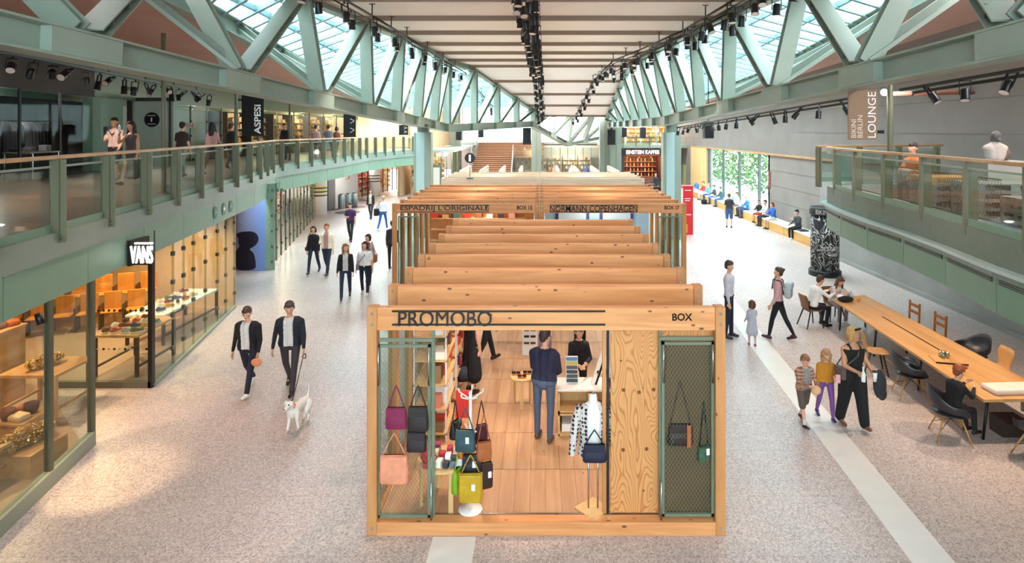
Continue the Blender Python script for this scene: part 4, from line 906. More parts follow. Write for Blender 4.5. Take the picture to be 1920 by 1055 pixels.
# white dog walking toward the viewer
def dog():
    p = gp(560, 800); r = .0; C = []
    def c(a, b, ra, rb, m=0): C.append((a, b, ra, rb, m, 'b'))
    c((0, -.22, .47), (0, .0, .45), .085, .10); c((0, .0, .45), (0, .2, .45), .10, .115); c((0, .2, .47), (0, .3, .58), .09, .065); c((0, .26, .44), (0, .24, .36), .08, .06); c((0, -.1, .46), (0, -.25, .47), .085, .09)
    c((0, .31, .63), (0, .36, .63), .072, .066); c((0, .38, .61), (0, .47, .585), .045, .032); c((0, .485, .595), (0, .49, .595), .018, .016, 1)
    for s in (-1, 1):
        c((s*.05, .33, .68), (s*.075, .33, .69), .02, .018, 0); c((s*.077, .335, .685), (s*.088, .37, .635), .018, .012, 0)
        c((s*.09, .2, .42), (s*.085, .19, .27), .055, .038); f = .06*s
        c((s*.085, .19, .27), (s*.08, .2+f, .07), .034, .024); c((s*.08, .2+f, .05), (s*.08, .25+f, .028), .026, .024, 2)
        c((s*.08, -.24, .44), (s*.085, -.17-f*.5, .3), .085, .052); c((s*.085, -.17-f*.5, .3), (s*.085, -.3-f, .2), .045, .03); c((s*.085, -.3-f, .2), (s*.085, -.27-f, .05), .027, .022); c((s*.085, -.27-f, .045), (s*.085, -.22-f, .026), .026, .022, 2)
        C.append(((s*.035, .395, .655), (s*.037, .4, .655), .014, .014, 1, 'paint'))
    c((0, -.32, .5), (0, -.38, .66), .022, .016); c((0, -.38, .66), (0, -.37, .78), .016, .010)
    me = fuse('dog', C, .0095, 2, [mat('dog_white', '#ece4dc', .8, noise=.05), M_BLACK, mat('dog_pink', '#dcb6a4', .7)])
    o = put('dog', me, None, p, math.radians(168)); o.scale = (.82, .8, .78); tag(o, 'slim white short-haired dog walking on a lead', 'dog')
    MB().lathe([(.078, -.012), (.084, 0), (.078, .012)], 16).build('collar', mat('orange_collar', '#d9752e', .6), o, (0, .25, .555)).rotation_euler = (-.6, 0, 0)
    return o, p
dg, dp = dog()
hr = sorted(PT[m2.name]['hands'], key=lambda v: v.x)[1]; th = math.radians(168); col_ = Vector((dp[0]-math.sin(th)*.2, dp[1]+math.cos(th)*.2, .47))
ld = thing('dog_lead', 'thin dark dog lead between the man in navy and the white dog', 'lead', col_); rel = hr-col_
MB().tube([(0, 0, 0), rel*.35+Vector((0, 0, -.02)), rel*.7+Vector((0, 0, -.01)), rel], .008, 6).build('cord', M_BLACK, ld); MB().tube([rel, rel+Vector((.04, 0, .03)), rel+Vector((.05, -.02, -.05)), rel+Vector((0, 0, -.06))], .009, 6).build('grip_loop', M_BLACK, ld)
# walkers on the left
w3 = person('woman in black top with brown shoulder bag walking beside the man in cream jacket', gp(588, 512), 2, 1.64, WALK2, DOWN, 1, (0, 0), '#16151a', 'long', None, '#22283c', hair='#1d1413', hstyle='bob', fem=True, shoe='#17151a')
strapbag('small brown bag on the shoulder of the woman in black top', w3, 1, leather('brownbag', '#5a3226'), .2, .13, cross=False, far=.24)
m4 = person('man in cream jacket over a red and grey shirt', gp(613, 515), -2, 1.76, WALK, ((-5, 8, 14, 0), (20, 8, 75, 25)), 1, (0, 0), '#e9dfc2', 'long', '#b9898c', '#252d45', hair='#8a4a30', shoe='#4a3a38')
w5 = person('girl with long brown hair in black jacket holding hands', gp(648, 560), 14, 1.62, WALK2, ((0, 10, 8, 0), (4, 12, 8, 0)), 0, (25, 0), '#15151a', 'long', '#c9c4c4', '#222c49', hair='#7d5236', hstyle='long', fem=True, shoe='#1c1b20', wide=1.1)
w6 = person('dark-haired woman in white printed T-shirt with grey crossbody strap', gp(684, 553), 2, 1.58, ((10, 4), (-8, 8)), ((2, 14, 10, 0), (0, 14, 14, 0)), 0, (-5, 0), '#e4dcdc', 'short', None, '#1c2132', hair='#2c1815', hstyle='bob', fem=True, shoe='#d9d4cf', wide=1.15)
strapbag('grey bag worn across the body by the woman in white T-shirt', w6, 1, leather('greybag', '#77737a'), .22, .18, far=.22)
w7 = person('woman in grey cardigan walking behind the woman in white T-shirt', gp(690, 533), 5, 1.62, WALK, DOWN, 0, (-25, 0), '#b2aeb8', 'long', '#7a4a4a', '#2a2a33', hair='#2b1a17', hstyle='bob', fem=True)
strapbag('tan leather bag on the arm of the woman in grey cardigan', w7, -1, leather('tan2', '#a85a32'), .26, .26, cross=False, far=.26)
m8 = person('young man in purple T-shirt looking at his phone', gp(657, 453), 2, 1.74, WALK, ((-2, 8, 14, 0), (22, 8, 80, 35)), 0, (0, 18), '#3c2350', 'short', None, '#241f26', hair='#3a2620')
w9 = person('woman in black coat over a beige dress coming from the shops', gp(695, 411), 0, 1.68, WALK, DOWN, 0, (0, 5), '#1d1c22', 'long', '#c9b8aa', '#2a2a3c', hair='#3a2a22', hstyle='bob', fem=True, detail=0)
m10 = person('person in white jacket with a red scarf walking away', gp(718, 432), 170, 1.72, WALK2, DOWN, 3, (0, 0), '#e3e2e6', 'long', None, '#2c5aa0', hair='#b9a58c', shoe='#e8e6e2', detail=0)
strapbag('black holdall carried by the person in white jacket', m10, -1, leather('ink', '#14161c'), .45, .36, .2, dz=.0, cross=False, far=.3)
p11 = person('person in dark coat half hidden behind the corner of stall 15', gp(735, 505), 175, 1.7, STAND, DOWN, 4, (0, 10), '#23222b', 'long', None, '#1d1d24', hair='#2a1c18', detail=0)
# inside the near stall
m12 = person('man in navy sweater and jeans seen from behind at the sales counter', gp(1020, 824, FLZ), 160, 1.66, ((2, 2), (-3, 3)), ((14, 6, 60, 25), (8, 7, 45, 25)), 4, (-30, 15), '#1b1d38', 'long', None, '#4a556e', hair='#3a2a24', shoe='#4d4036', detail=2, wide=1.2)
g = G(1084, 775, FLZ)
w13 = person('saleswoman with shaved head in black top behind the counter', (g.x, g.y, FLZ), 8, 1.50, STAND, ((16, 12, 62, 30), (16, 10, 55, 30)), 8, (20, 18), '#131216', 'long', None, '#1a181d', hair='#5a544e', fem=True, detail=2)
g = G(884, 735, FLZ)
w14 = person('woman in sleeveless black dress carrying shopping bags', (g.x, g.y, FLZ), 140, 1.62, STAND, ((-2, 6, 8, 0), (2, 8, 6, 0)), 0, (0, 0), '#141318', 'tank', None, '#16151a', 'dress', hair='#3a241c', hstyle='bob', fem=True)
hh = PT[w14.name]['hands'][0]
handbag('crimson shopping bag held by the woman in black dress', (hh.x, hh.y-.06, hh.z), .5, .26, .24, .1, mat('crimson', '#a3152b', .5), .06, flap=False, tagc=False)
handbag('black drawstring tote held low by the woman in black dress', (hh.x+.03, hh.y-.2, hh.z-.1), .2, .3, .27, .14, leather('ink', '#14161c'), .1, flap=False, tagc=False)
g = G(912, 683, FLZ)
person('customer in black trousers standing deeper in the near stall', (g.x, g.y, FLZ), 130, 1.75, WALK, DOWN, 0, (0, 10), '#26242a', 'long', None, '#1f1d22', hair='#2a1c18')
g = G(1098, 735, FLZ); person('customer in dark jacket behind the saleswoman', (g.x, g.y+1.6, FLZ), 60, 1.74, STAND, DOWN, 0, (0, 10), '#1e1d24', 'long', None, '#1f1d22', hair='#2a1c18', detail=0)
# right side
m17 = person('man in grey striped shirt standing beside the near stall', gp(1367, 633), 62, 1.80, STAND, ((-4, 6, 12, 0), (2, 6, 10, 0)), -1, (0, 14), '#c3c0cb', 'long', None, '#1b1f33', hair='#3c2c26', shoe='#191a24', detail=1)
g18 = person('little girl in grey dress and red shoes seen from behind', gp(1410, 648), 176, 1.0, ((3, 3), (-5, 5)), ((5, 12, 40, 0), (42, 14, 80, 10)), 0, (10, -4), '#b3b2c0', 'long', None, '#b3b2c0', 'skirt', '#c6202e', '#5c3426', 'bob', socks='#b8b4bc', child=True, fem=True)
tag(MB().bx(-.05, .05, -.02, .02, 0, .09).ell((0, 0, .1), (.05, .03, .04), 8, 6).build('yellow_toy', mat('toy_yellow', '#ecca2a', .5), loc=sorted(PT[g18.name]['hands'], key=lambda v: -v.z)[0]), 'small yellow toy held up by the little girl', 'toy')
w19 = person('woman in pink jacket and black leggings with a grey backpack', gp(1459, 636), -122, 1.70, ((16, 6), (-20, 8)), ((6, 8, 25, 0), (0, 8, 25, 0)), -2, (10, 0), '#c99a9c', 'long', None, '#17171c', 'leggings', '#4a2434', '#4a3328', 'bun', fem=True, detail=1, legw=1.1)
backpack('pale grey rounded backpack on the woman in pink jacket', w19, mat('grey_pack', '#aeb4b8', .7))
# family in the foreground
b20 = person('boy in brown checked shirt and shorts looking down', gp(1507, 796), 14, 1.16, ((-14, 14), (16, 5)), ((24, 6, 60, 35), (22, 6, 62, 35)), 3, (10, 28), 'plaid', 'long', '#8c8987', '#5a4a42', 'shorts', '#4a221e', '#8a5a3c', socks='#cfc8c4', child=True, detail=2, wide=1.22)
hb = PT[b20.name]['hands']; c = (hb[0]+hb[1])/2
tag(MB().ell((0, 0, 0), (.085, .06, .075), 12, 8).build('paper_bag', mat('kraft', '#d2a67c', .8, noise=.1), loc=c-Vector((0, .03, .03))), 'crumpled beige paper bag held by the boy in checked shirt', 'bag')
g21 = person('girl in mustard sweater and purple leggings', gp(1548, 785), -4, 1.17, ((14, 5), (-12, 14)), ((30, 6, 70, 20), (2, 8, 10, 0)), 2, (-8, 26), '#c2801f', 'long', None, '#76488a', 'leggings', '#2c2c78', '#b3845a', 'long', child=True, fem=True, detail=2, legw=1.15, socks='#76488a', wide=1.15)
hb = sorted(PT[g21.name]['hands'], key=lambda v: -v.z)[0]
tag(MB().bx(-.04, .04, -.02, .02, -.05, .09).build('pink_snack', mat('snack', '#e6a3a6', .6), loc=hb-Vector((0, .04, 0)), bevel=.008), 'small pink striped snack held by the girl in mustard', 'snack')
w22 = person('blonde woman in black tank top and wide black trousers carrying bottles', gp(1598, 800), 10, 1.64, ((13, 3), (-9, 7)), ((18, 14, 62, 22), (18, 12, 66, 14)), 1, (35, 2), '#141216', 'tank', None, '#131115', 'trousers', '#7a5444', '#b98f58', 'bob', 'tan', fem=True, detail=2, legw=1.75, wide=1.1)
strapbag('taupe shoulder bag of the blonde woman in black', w22, 1, leather('taupe', '#5b4e49'), .22, .2, .08, dz=.02, cross=True, far=.24)
hs2 = sorted(PT[w22.name]['hands'], key=lambda v: v.x)
for i, q in enumerate(hs2):
    b = thing('drink_bottle', ['slim pale drink bottle in the right hand of the blonde woman', 'white lidded cup in the left hand of the blonde woman'][i], 'bottle', q+Vector((0, -.03, -.1))); MB().lathe([(.03, 0), (.033, .02), (.033, .13), (.014, .17), (.014, .21)] if i == 0 else [(.028, 0), (.036, .13), (.036, .15)], 14).build('body', M_WHITE, b); MB().lathe([(.016, .0), (.016, .025)] if i == 0 else [(.037, 0), (.037, .02)], 12, (0, 0, .21 if i == 0 else .15)).build('lid', M_BLACK if i else M_WHITE, b)
tag(MB().ell((0, 0, -.12), (.11, .07, .24), 12, 8).ell((.05, .02, -.28), (.08, .05, .12), 10, 6).build('folded_jacket', cloth('#2a2930'), loc=hs2[1]+Vector((.12, .04, -.05))), 'dark jacket folded over the arm of the blonde woman', 'jacket')
sg = PT[w22.name]['head']; tag(MB().bx(-.07, .07, -.012, .012, -.014, .02).build('sunglasses', M_BLACK, loc=sg+Vector((.035, -.07, .10)), rz=.5, bevel=.005), 'dark sunglasses pushed up on the hair of the blonde woman', 'sunglasses')
# bench sitters
def sitb(px, d, label, face, **k):
    x = 11.95; kk = dict(legs=((82, 84), (82, 84)), arms=((28, 6, 50, 20), (28, 6, 50, 20)), lean=6, seat=.46, detail=0, h=1.7); kk.update(k)
    return person(label, (x, d, 0), face, **kk)
dd = lambda px: 11.95/((px-CX)/F)
m27 = sitb(1497, dd(1497), 'young man in dark grey sweater sitting alone on the nearest bench', -72, top='#4a4a50', bottom='#1e1b1f', hair='#1a1412', shoe='#e2dedb', detail=1, arms=((30, 6, 95, 20), (25, 6, 45, 20)), head=(0, 18))
person('man in black T-shirt and jean shorts standing before the window bench', gp(1367, 427), 175, 1.72, STAND, DOWN, 0, (0, 0), '#34343a', 'short', None, '#3c5a86', 'shorts', '#3a3634', '#6a5242', detail=1)
sitb(1443, dd(1450), 'woman in bright blue jacket sitting on the bench', -70, top='#2b62b0', bottom='#d8d4d0', leg='shorts', hair='#7a3a26', hstyle='bob', fem=True)
sitb(1432, dd(1440)+.2, 'dark-haired person in pale top leaning on the window by the bench', -80, top='#d5cfd0', hair='#1c1614', bottom='#3a3a44')
sitb(1424, dd(1432)+.6, 'child in black and red sitting on the bench beside the blue jacket', -60, top='#2a2428', bottom='#c4452c', leg='shorts', hair='#5a3a28', h=1.5)
for px, lab, t, b, hr_ in ((1403, 'grey-haired man in blue shirt sitting on the bench', '#2f74c4', '#2c3c66', '#b9b4ae'), (1395, 'person in pale pink top sitting on the bench', '#d9b9b0', '#4a4a58', '#9a7a5c'), (1384, 'woman in white sitting under the window', '#d9d6d4', '#55515a', '#2a1d18'), (1377, 'person in light blue sitting on the bench by the window', '#9fb6c9', '#3a3f4c', '#8a8078'),
        (1353, 'person in dark teal sitting on the far bench', '#2d4a52', '#2a56a0', '#2a1d18'), (1341, 'person with curly dark hair lying back on the far bench', '#3a3433', '#3a5a94', '#221814'), (1330, 'person in blue top on the far bench', '#4f8fc8', '#2c4f94', '#8a6a4a'), (1321, 'child in red top on the far bench', '#b83436', '#d8c8c4', '#3a2418'), (1307, 'woman in blue cardigan and patterned skirt at the far end of the bench', '#3f7ab8', '#cfc6cf', '#a8805a')):
    sitb(px, dd(px), lab, -75+rnd.uniform(-25, 15), top=t, bottom=b, hair=hr_, h=1.62)
# gallery on the left
def gal(px, py, label, face, h=1.74, **k):
    g = G(px, py, DECK); return person(label, (g.x, g.y, DECK), face, h, **k)
u1 = gal(216, 340, 'man in sunglasses with a dark vest and beige shirt on the gallery', 5, 1.8, legs=WALK, arms=((10, 8, 30, 0), (26, 6, 70, 30)), top='#b59a8c', sleeve='short', bottom='#1d1a1d', leg='shorts', hair='#17120f', skin='tan')
strapbag('black vest-like sling bag of the man on the gallery', u1, 1, leather('ink', '#14161c'), .22, .3, .1, dz=.45, cross=True, far=.2)
u2 = gal(248, 347, 'woman in taupe dress drinking from a water bottle on the gallery', -10, 1.68, legs=WALK2, arms=((0, 10, 10, 0), (42, 18, 105, 30)), top='#4a3f3c', sleeve='tank', bottom='#4a3f3c', leg='dress', hair='#2a1713', hstyle='long', fem=True, skin='tan')
hb = sorted(PT[u2.name]['hands'], key=lambda v: -v.z)[0]; bt = thing('water_bottle', 'clear water bottle raised by the woman on the gallery', 'bottle', hb); MB().lathe([(.03, 0), (.033, .1), (.033, .16), (.012, .2)], 12).build('body', mat('bottle_pale', '#cfd8ee', .2), bt); MB().lathe([(.014, .2), (.014, .22)], 10).build('cap', M_WHITE, bt)
gal(341, 333, 'woman in dark sleeveless top walking away along the gallery', 178, 1.7, legs=WALK, arms=DOWN, top='#3a2b28', sleeve='short', bottom='#8c837e', hair='#2a1510', hstyle='short', fem=True)
gal(398, 326, 'woman with long dark hair and pink top on the gallery', 178, 1.7, legs=WALK2, arms=((-4, 8, 10, 0), (18, 8, 60, 20)), top='#b58c84', sleeve='long', bottom='#3c3634', hair='#24120d', hstyle='long', fem=True)
gal(433, 316, 'person in dark jacket beyond the long-haired woman on the gallery', 170, 1.72, legs=WALK, arms=DOWN, top='#2d2a2c', bottom='#4a4644', hair='#4a382c', detail=0)
gal(535, 300, 'man in black sweater walking along the gallery near the black banner', 0, 1.78, legs=WALK, arms=DOWN, top='#1a191b', bottom='#4a4542', hair='#6a4a38', detail=1)
gal(592, 299, 'person in flowered shirt with a backpack on the far gallery', 175, 1.72, legs=WALK, arms=DOWN, top='#b58a86', bottom='#2f2c33', hair='#4a2e20', detail=0)
gal(616, 296, 'person in grey T-shirt and jeans on the far gallery', 175, 1.74, legs=WALK2, arms=DOWN, top='#77757e', sleeve='short', bottom='#6f7f92', hair='#3a2a22', detail=0)
gal(631, 293, 'woman in red-brown top on the far gallery', 178, 1.66, legs=WALK, arms=DOWN, top='#8c4a3a', bottom='#4a4038', hair='#3a1c14', hstyle='bob', fem=True, detail=0)
# ---------------------------------------------------------------- long table and chairs under the lounge
tp = [(7.02, 9.7), (8.3, 9.75), (8.42, 15.9), (7.4, 15.55)]
lt = thing('long_table', 'very long oak communal table with black trestle legs under the lounge', 'table', (7.7, 12.7, 0))
q = [(x-7.7, y-12.7) for x, y in tp]
def tpt(u, v):
    a = (q[0][0]+(q[1][0]-q[0][0])*u, q[0][1]+(q[1][1]-q[0][1])*u); b = (q[3][0]+(q[2][0]-q[3][0])*u, q[3][1]+(q[2][1]-q[3][1])*u); return (a[0]+(b[0]-a[0])*v, a[1]+(b[1]-a[1])*v)
for k in range(2):
    u0, u1 = k*.5+.001*k, k*.5+.5
    MB().prism([tpt(u0, 0), tpt(u1, 0), tpt(u1, 1), tpt(u0, 1)], .705, .75).build('table_board', M_OAK, lt)
MB().prism([tpt(.485, .3), tpt(.515, .3), tpt(.515, .72), tpt(.485, .72)], .7505, .754).build('cable_slot', M_RUBBER, lt)
for v in (.04, .36, .66, .96):
    for u in (.12, .88):
        a, b = tpt(u, v), tpt(u+(.06 if u < .5 else -.06), v)
        MB().cyl((a[0], a[1], 0), (b[0], b[1], .7), .02, .026, 8).build('leg', M_BLACK, lt)
    a, b = tpt(.1, v), tpt(.9, v); MB().beam((a[0], a[1], .67), (b[0], b[1], .67), .05, .06).build('cross_bar', M_BLACK, lt)
a, b = tpt(.16, .1), tpt(.16, .9); MB().cyl((a[0], a[1], .12), (b[0], b[1], .12), .018, n=8).build('foot_rail', M_BIRCH, lt)
lap = thing('tray', 'flat pale tray lying near the middle of the long table', 'tray', (7.55, 11.35, .75), -.25); MB().bx(-.26, .26, -.2, .2, 0, .02).build('base', M_OAK, lap); MB().bx(-.26, .26, -.215, -.2, 0, .03).build('dark_edge', M_BLACK, lap)
for k in range(4): tag(MB().lathe([(.03, 0), (.035, .11), (.032, .11), (.027, .005)], 12).build('drinking_glass', glass('drink_glass', '#e6efe9', .2), loc=(7.5+.08*(k % 2), 11.4+.08*(k//2), .77)), 'small clear drinking glass standing on the pale tray', 'glass', 'glasses on the tray')
tag(MB().bx(-.42, .42, -.17, .17, 0, .09).build('wrapped_parcel', mat('parcel', '#d8c8bf', .6, noise=.06), loc=(7.72, 10.02, .75), rz=.06, bevel=.035), 'soft pale wrapped parcel lying at the near end of the long table', 'parcel')
M_SHELL = mat('dark_plastic', '#2a2a30', .4); M_DOWEL = wood('dowel', '#c8935a', '#b07c44', 'z')
def solid(o, t):
    m = o.modifiers.new('solid', 'SOLIDIFY'); m.thickness = t; m.offset = 0; return o
def eames(label, x, y, face):
    r = thing('shell_armchair', label, 'chair', (x, y, 0), math.radians(face+180)); N = 28; vs = []; rows = 7
    for j in range(rows+1):
        t = j/rows
        for i in range(N+1):
            a = math.radians(-90-135+270*i/N) ; back = max(0, math.cos(math.radians(-135+270*i/N))); arm = 1-abs(-135+270*i/N)/135
            top = .60+.22*back**1.5+.03*min(1, arm*3)-(.12 if i in (0, N) else .06 if i in (1, N-1) else 0); z = .43+(top-.43)*t**1.35; rr = .05+.25*min(1, t*1.9)**.7+.03*t
            vs.append((rr*1.02*math.cos(a), rr*math.sin(a), z))
    mb = MB().add(vs, [(j*(N+1)+i, j*(N+1)+i+1, (j+1)*(N+1)+i+1, (j+1)*(N+1)+i) for j in range(rows) for i in range(N)], 0, True)
    mb.add([(0, 0, .43)]+[(.26*math.cos(math.radians(a)), .27*math.sin(math.radians(a)), .44-.02*max(0, math.sin(math.radians(a)))) for a in range(0, 360, 15)], [(0, 1+i, 1+(i+1) % 24) for i in range(24)], 0, True)
    solid(mb.build('shell', M_SHELL, r, fixn=False), .008)
    for sx_ in (-1, 1):
        for sy_ in (-1, 1): MB().cyl((sx_*.26, sy_*.25, 0), (sx_*.12, sy_*.12, .4), .011, .015, 8).build('leg', M_DOWEL, r)
    w = MB()
    for sx_ in (-1, 1): w.cyl((sx_*.2, -.19, .17), (-sx_*.1, .1, .4), .005, n=5).cyl((sx_*.2, .19, .17), (-sx_*.1, -.1, .4), .005, n=5)
    w.build('wire_brace', M_BLACK, r); MB().box((0, 0, .41), (.26, .26, .012)).build('mount', M_BLACK, r); return r
def plychair(label, x, y, face, col='#8a5a3a', legm=None):
    r = thing('plywood_chair', label, 'chair', (x, y, 0), math.radians(face+180)); m = wood('ply_'+col, col, '#6f4427' if col == '#8a5a3a' else '#a9794a', 'z', .8)
    vs = []; N = 8; prof = [(.22, .455), (.1, .44), (-.08, .435), (-.17, .45), (-.215, .52), (-.235, .62), (-.26, .74), (-.28, .83)]
    for j, (py, pz) in enumerate(prof):
        w = [.20, .215, .21, .17, .155, .18, .205, .17][j]; c = [0, .0, .01, .02, .03, .04, .04, .03][j]
        for i in range(N+1): u = -1+2*i/N; vs.append((u*w, py+(c*u*u if j > 3 else 0), pz+(c*u*u if j <= 3 else 0)))
    solid(MB().add(vs, [(j*(N+1)+i, j*(N+1)+i+1, (j+1)*(N+1)+i+1, (j+1)*(N+1)+i) for j in range(len(prof)-1) for i in range(N)], 0, True).build('shell', m, r, fixn=False), .012)
    lm = legm or mat('dark_legs', '#2b1f1c', .5)
    for sx_ in (-1, 1):
        MB().cyl((sx_*.22, .2, 0), (sx_*.15, .12, .43), .014, .02, 8).build('leg', lm, r); MB().cyl((sx_*.22, -.26, 0), (sx_*.15, -.12, .43), .014, .02, 8).build('leg', lm, r)
    MB().beam((-.16, .12, .42), (.16, .12, .42), .03, .03).beam((-.16, -.12, .42), (.16, -.12, .42), .03, .03).build('under_frame', lm, r); return r
def ladder(label, x, y, face, n=2, m=None):
    r = thing('ladder_back_chair', label, 'chair', (x, y, 0), math.radians(face+180)); m = m or wood('chestnut', '#a5662f', '#87501f', 'z')
    for sx_ in (-1, 1):
        MB().beam((sx_*.19, -.2, 0), (sx_*.19, -.24, .9), .035, .035, up=(0, 1, 0)).build('back_post', m, r); MB().bx(sx_*.19-.018, sx_*.19+.018, .17, .205, 0, .44).build('leg', m, r)
    for k in range(n): MB().bx(-.17, .17, -.25, -.225, .82-k*.16-.035, .82-k*.16+.03).build('back_slat', m, r)
    MB().bx(-.21, .21, -.21, .21, .43, .46).build('seat', m, r, bevel=.008)
    for y in (-.2, .18): MB().bx(-.18, .18, y-.01, y+.01, .2, .23).build('stretcher', m, r)
    return r
plychair('brown plywood chair under the person in white shirt', 6.95, 15.7, 100)
plychair('empty brown plywood chair with pale seat pulled up to the long table', 6.95, 12.72, 75, '#b98a58')
eames('empty black shell armchair on wooden legs at the near side of the long table', 6.98, 11.55, 75)
eames('black shell armchair in which the red-haired boy sits', 6.68, 9.98, 70)
eames('dark shell armchair at the near end of the long table, at the picture edge', 7.55, 9.25, 175)
ladder('farther of the two chestnut ladder-back chairs behind the long table', 8.75, 14.7, -90)
ladder('nearer of the two chestnut ladder-back chairs behind the long table', 8.75, 13.75, -90)
eames('black shell armchair behind the long table', 8.8, 12.5, -90)
plychair('light orange plywood chair behind the long table', 8.75, 11.8, -90, '#c98b4c', M_BLACK)
ladder('grey slatted folding chair behind the near end of the long table', 8.8, 10.75, -90, 5, mat('grey_wood', '#6c6259', .7, noise=.15))
M_STK = mat('stack', '#3a2c26', .7)
bs = thing('cardboard_carton', 'dark open carton under the near end of the long table', 'box', (7.75, 10.15, 0)); MB().bx(-.2, .2, -.15, .15, 0, .28).build('box_body', M_STK, bs); MB().bx(-.2, .2, -.28, -.15, .26, .28).build('box_flap', M_STK, bs)
# sitters at the table
b23 = person('red-haired boy in black jacket sitting in a shell armchair at the long table', (6.72, 9.98, 0), 105, 1.36, ((76, 70), (78, 74)), ((34, 8, 85, 25), (30, 8, 85, 25)), 12, (0, 26), '#161519', 'long', None, '#1a191d', hair='#8a4322', hstyle='bob' if False else 'quiff', shoe='#1f1a1a', seat=.46, child=True, detail=2)
p24 = person('person in white shirt sitting on the brown plywood chair at the table corner', (6.97, 15.72, 0), 100, 1.66, ((84, 95), (82, 92)), ((34, 8, 55, 15), (34, 8, 55, 15)), 20, (0, 24), '#e2dfdf', 'long', None, '#1d1c20', hair='#4a2a22', seat=.45)
g25 = person('long-haired girl bent over the far end of the table', (7.75, 16.15, 0), 8, 1.55, ((82, 88), (80, 84)), ((34, 8, 60, 18), (34, 8, 60, 18)), 24, (0, 30), '#cfc4c6', 'long', None, '#8c7c80', hair='#5a3527', hstyle='long', fem=True, seat=.45, shoe='#d8d4d4')
plychair('chair at the far end of the table under the long-haired girl', 7.75, 16.2, 8)
bagt = thing('open_bag', 'open black and white bag lying on the far end of the long table', 'bag', (7.6, 15.25, .75)); MB().ell((0, 0, .07), (.2, .12, .08), 12, 7).build('bag_body', M_RUBBER, bagt); MB().ell((-.1, .05, .11), (.1, .07, .06), 10, 6).build('white_cloth', M_WHITE, bagt)
tag(MB().lathe([(.03, 0), (.036, .11)], 14).build('orange_juice', mat('juice', '#e8931c', .2), loc=(7.95, 15.3, .75)), 'small glass of orange juice on the far end of the long table', 'drink')
tag(MB().lathe([(.028, 0), (.03, .16), (.012, .2), (.012, .22)], 12).build('water_bottle', mat('bottle_blue', '#9fc4d8', .2), loc=(7.82, 15.38, .75)), 'pale blue water bottle beside the orange juice', 'bottle')
# ---------------------------------------------------------------- advertising column
acx, acy = 9.9, 21.3
def scribble():
    m = bpy.data.materials.new('chalk_drawing'); m.use_nodes = True; nt = m.node_tree; N, L = nt.nodes.new, nt.links.new; b = nt.nodes['Principled BSDF']; b.inputs['Roughness'].default_value = .7
    tc = N('ShaderNodeTexCoord'); mp = N('ShaderNodeMapping'); mp.inputs['Scale'].default_value = (1, 1, .8); L(tc.outputs['Object'], mp.inputs[0])
    n = N('ShaderNodeTexNoise'); n.inputs['Scale'].default_value = 2.4; n.inputs['Detail'].default_value = 1.5; n.inputs['Distortion'].default_value = .6; L(mp.outputs[0], n.inputs['Vector'])
    v = N('ShaderNodeTexVoronoi'); v.feature = 'DISTANCE_TO_EDGE'; v.inputs['Scale'].default_value = 7; L(n.outputs['Color'], v.inputs['Vector'])
    r = N('ShaderNodeValToRGB'); r.color_ramp.elements[0].color = hx('#e8e6e2'); r.color_ramp.elements[0].position = .02; r.color_ramp.elements[1].color = hx('#17161a'); r.color_ramp.elements[1].position = .05
    L(v.outputs['Distance'], r.inputs['Fac']); L(r.outputs['Color'], b.inputs['Base Color']); return m
ac = thing('advertising_column', 'round black advertising column covered in white chalk drawings', 'column', (acx, acy, 0))
MB().lathe([(.53, 0), (.53, .17), (.5, .2)], 36).build('base', M_BLACK, ac); MB().lathe([(.46, .2), (.46, 2.1)], 36).build('poster_drum', scribble(), ac)
MB().lathe([(.49, 2.1), (.5, 2.12), (.5, 2.33), (.47, 2.36)], 36).build('cap', mat('cap_black', '#1b1a1d', .5), ac)
text('lettering', 'BIKINI BERLIN', -.52, .5, 2.14, 2.3, 0, mat('letter_grey', '#d9d4d0', .5), ac, 0, bend=.508)
text('chalk_title', 'DIE ZUKUNFT', -.3, .25, .92, 1.05, 0, M_WHITE, ac, 0, bend=.465); text('chalk_word', 'Shoppen', -.1, .25, .72, .86, 0, M_WHITE, ac, 0, bend=.465)
# ---------------------------------------------------------------- window bench
M_BEN = wood('bench_oak', '#dba95f', '#c59149', 'y', .7)
for k, (a, b) in enumerate(((25.8, 29.2), (29.25, 33.5), (33.55, 38.6), (38.65, 43.2), (43.25, 48.6))):
    t = thing('window_bench', '%s wooden box bench along the right wall' % ['nearest', 'second', 'middle', 'fourth', 'farthest'][k], 'bench', (12.0, a, 0), group='box benches along the right wall')
    MB().bx(-.38, .38, 0, b-a, 0, .42).build('bench_body', M_BEN, t, bevel=.01); MB().bx(-.4, .38, 0, b-a, .42, .45).build('seat_board', mat('pale_seat', '#eadfce', .5), t)
for k, (y, c) in enumerate(((37.5, '#b03a3a'), (40.6, '#b03a3a'), (32.0, '#2e3238'), (27.9, '#3a3f44'))):
    tag(MB().bx(-.2, .2, -.25, .25, 0, .06).build('seat_cushion', mat('cush'+c, c, .8), loc=(11.95, y, .45), bevel=.02), ['red flat cushion on the middle bench', 'red flat cushion on the fourth bench', 'dark flat cushion on the second bench', 'grey flat laptop bag on the nearest bench'][k], 'cushion')
tag(MB().bx(-.18, .18, -.12, .12, 0, .32).build('floor_bag', M_RUBBER, loc=(11.2, 41.8, 0), bevel=.05), 'black bag standing on the floor before the far bench', 'bag')
tag(MB().bx(-.03, .0, -.1, .1, 0, .9).build('red_wall_panel', mat('redpanel', '#8a3a36', .6), loc=(12.4, 33.0, 1.9)), 'narrow dark red panel on the wall at the end of the window', 'panel')
tag(MB().bx(-.05, .0, -.45, .45, 0, 2.1).bx(-.08, -.05, .3, .36, 1.0, 1.1, 1).build('door_1', [mat('door_green', '#a3b06c', .6), M_CHROME], loc=(12.4, 52.5, 0)), kind='structure')
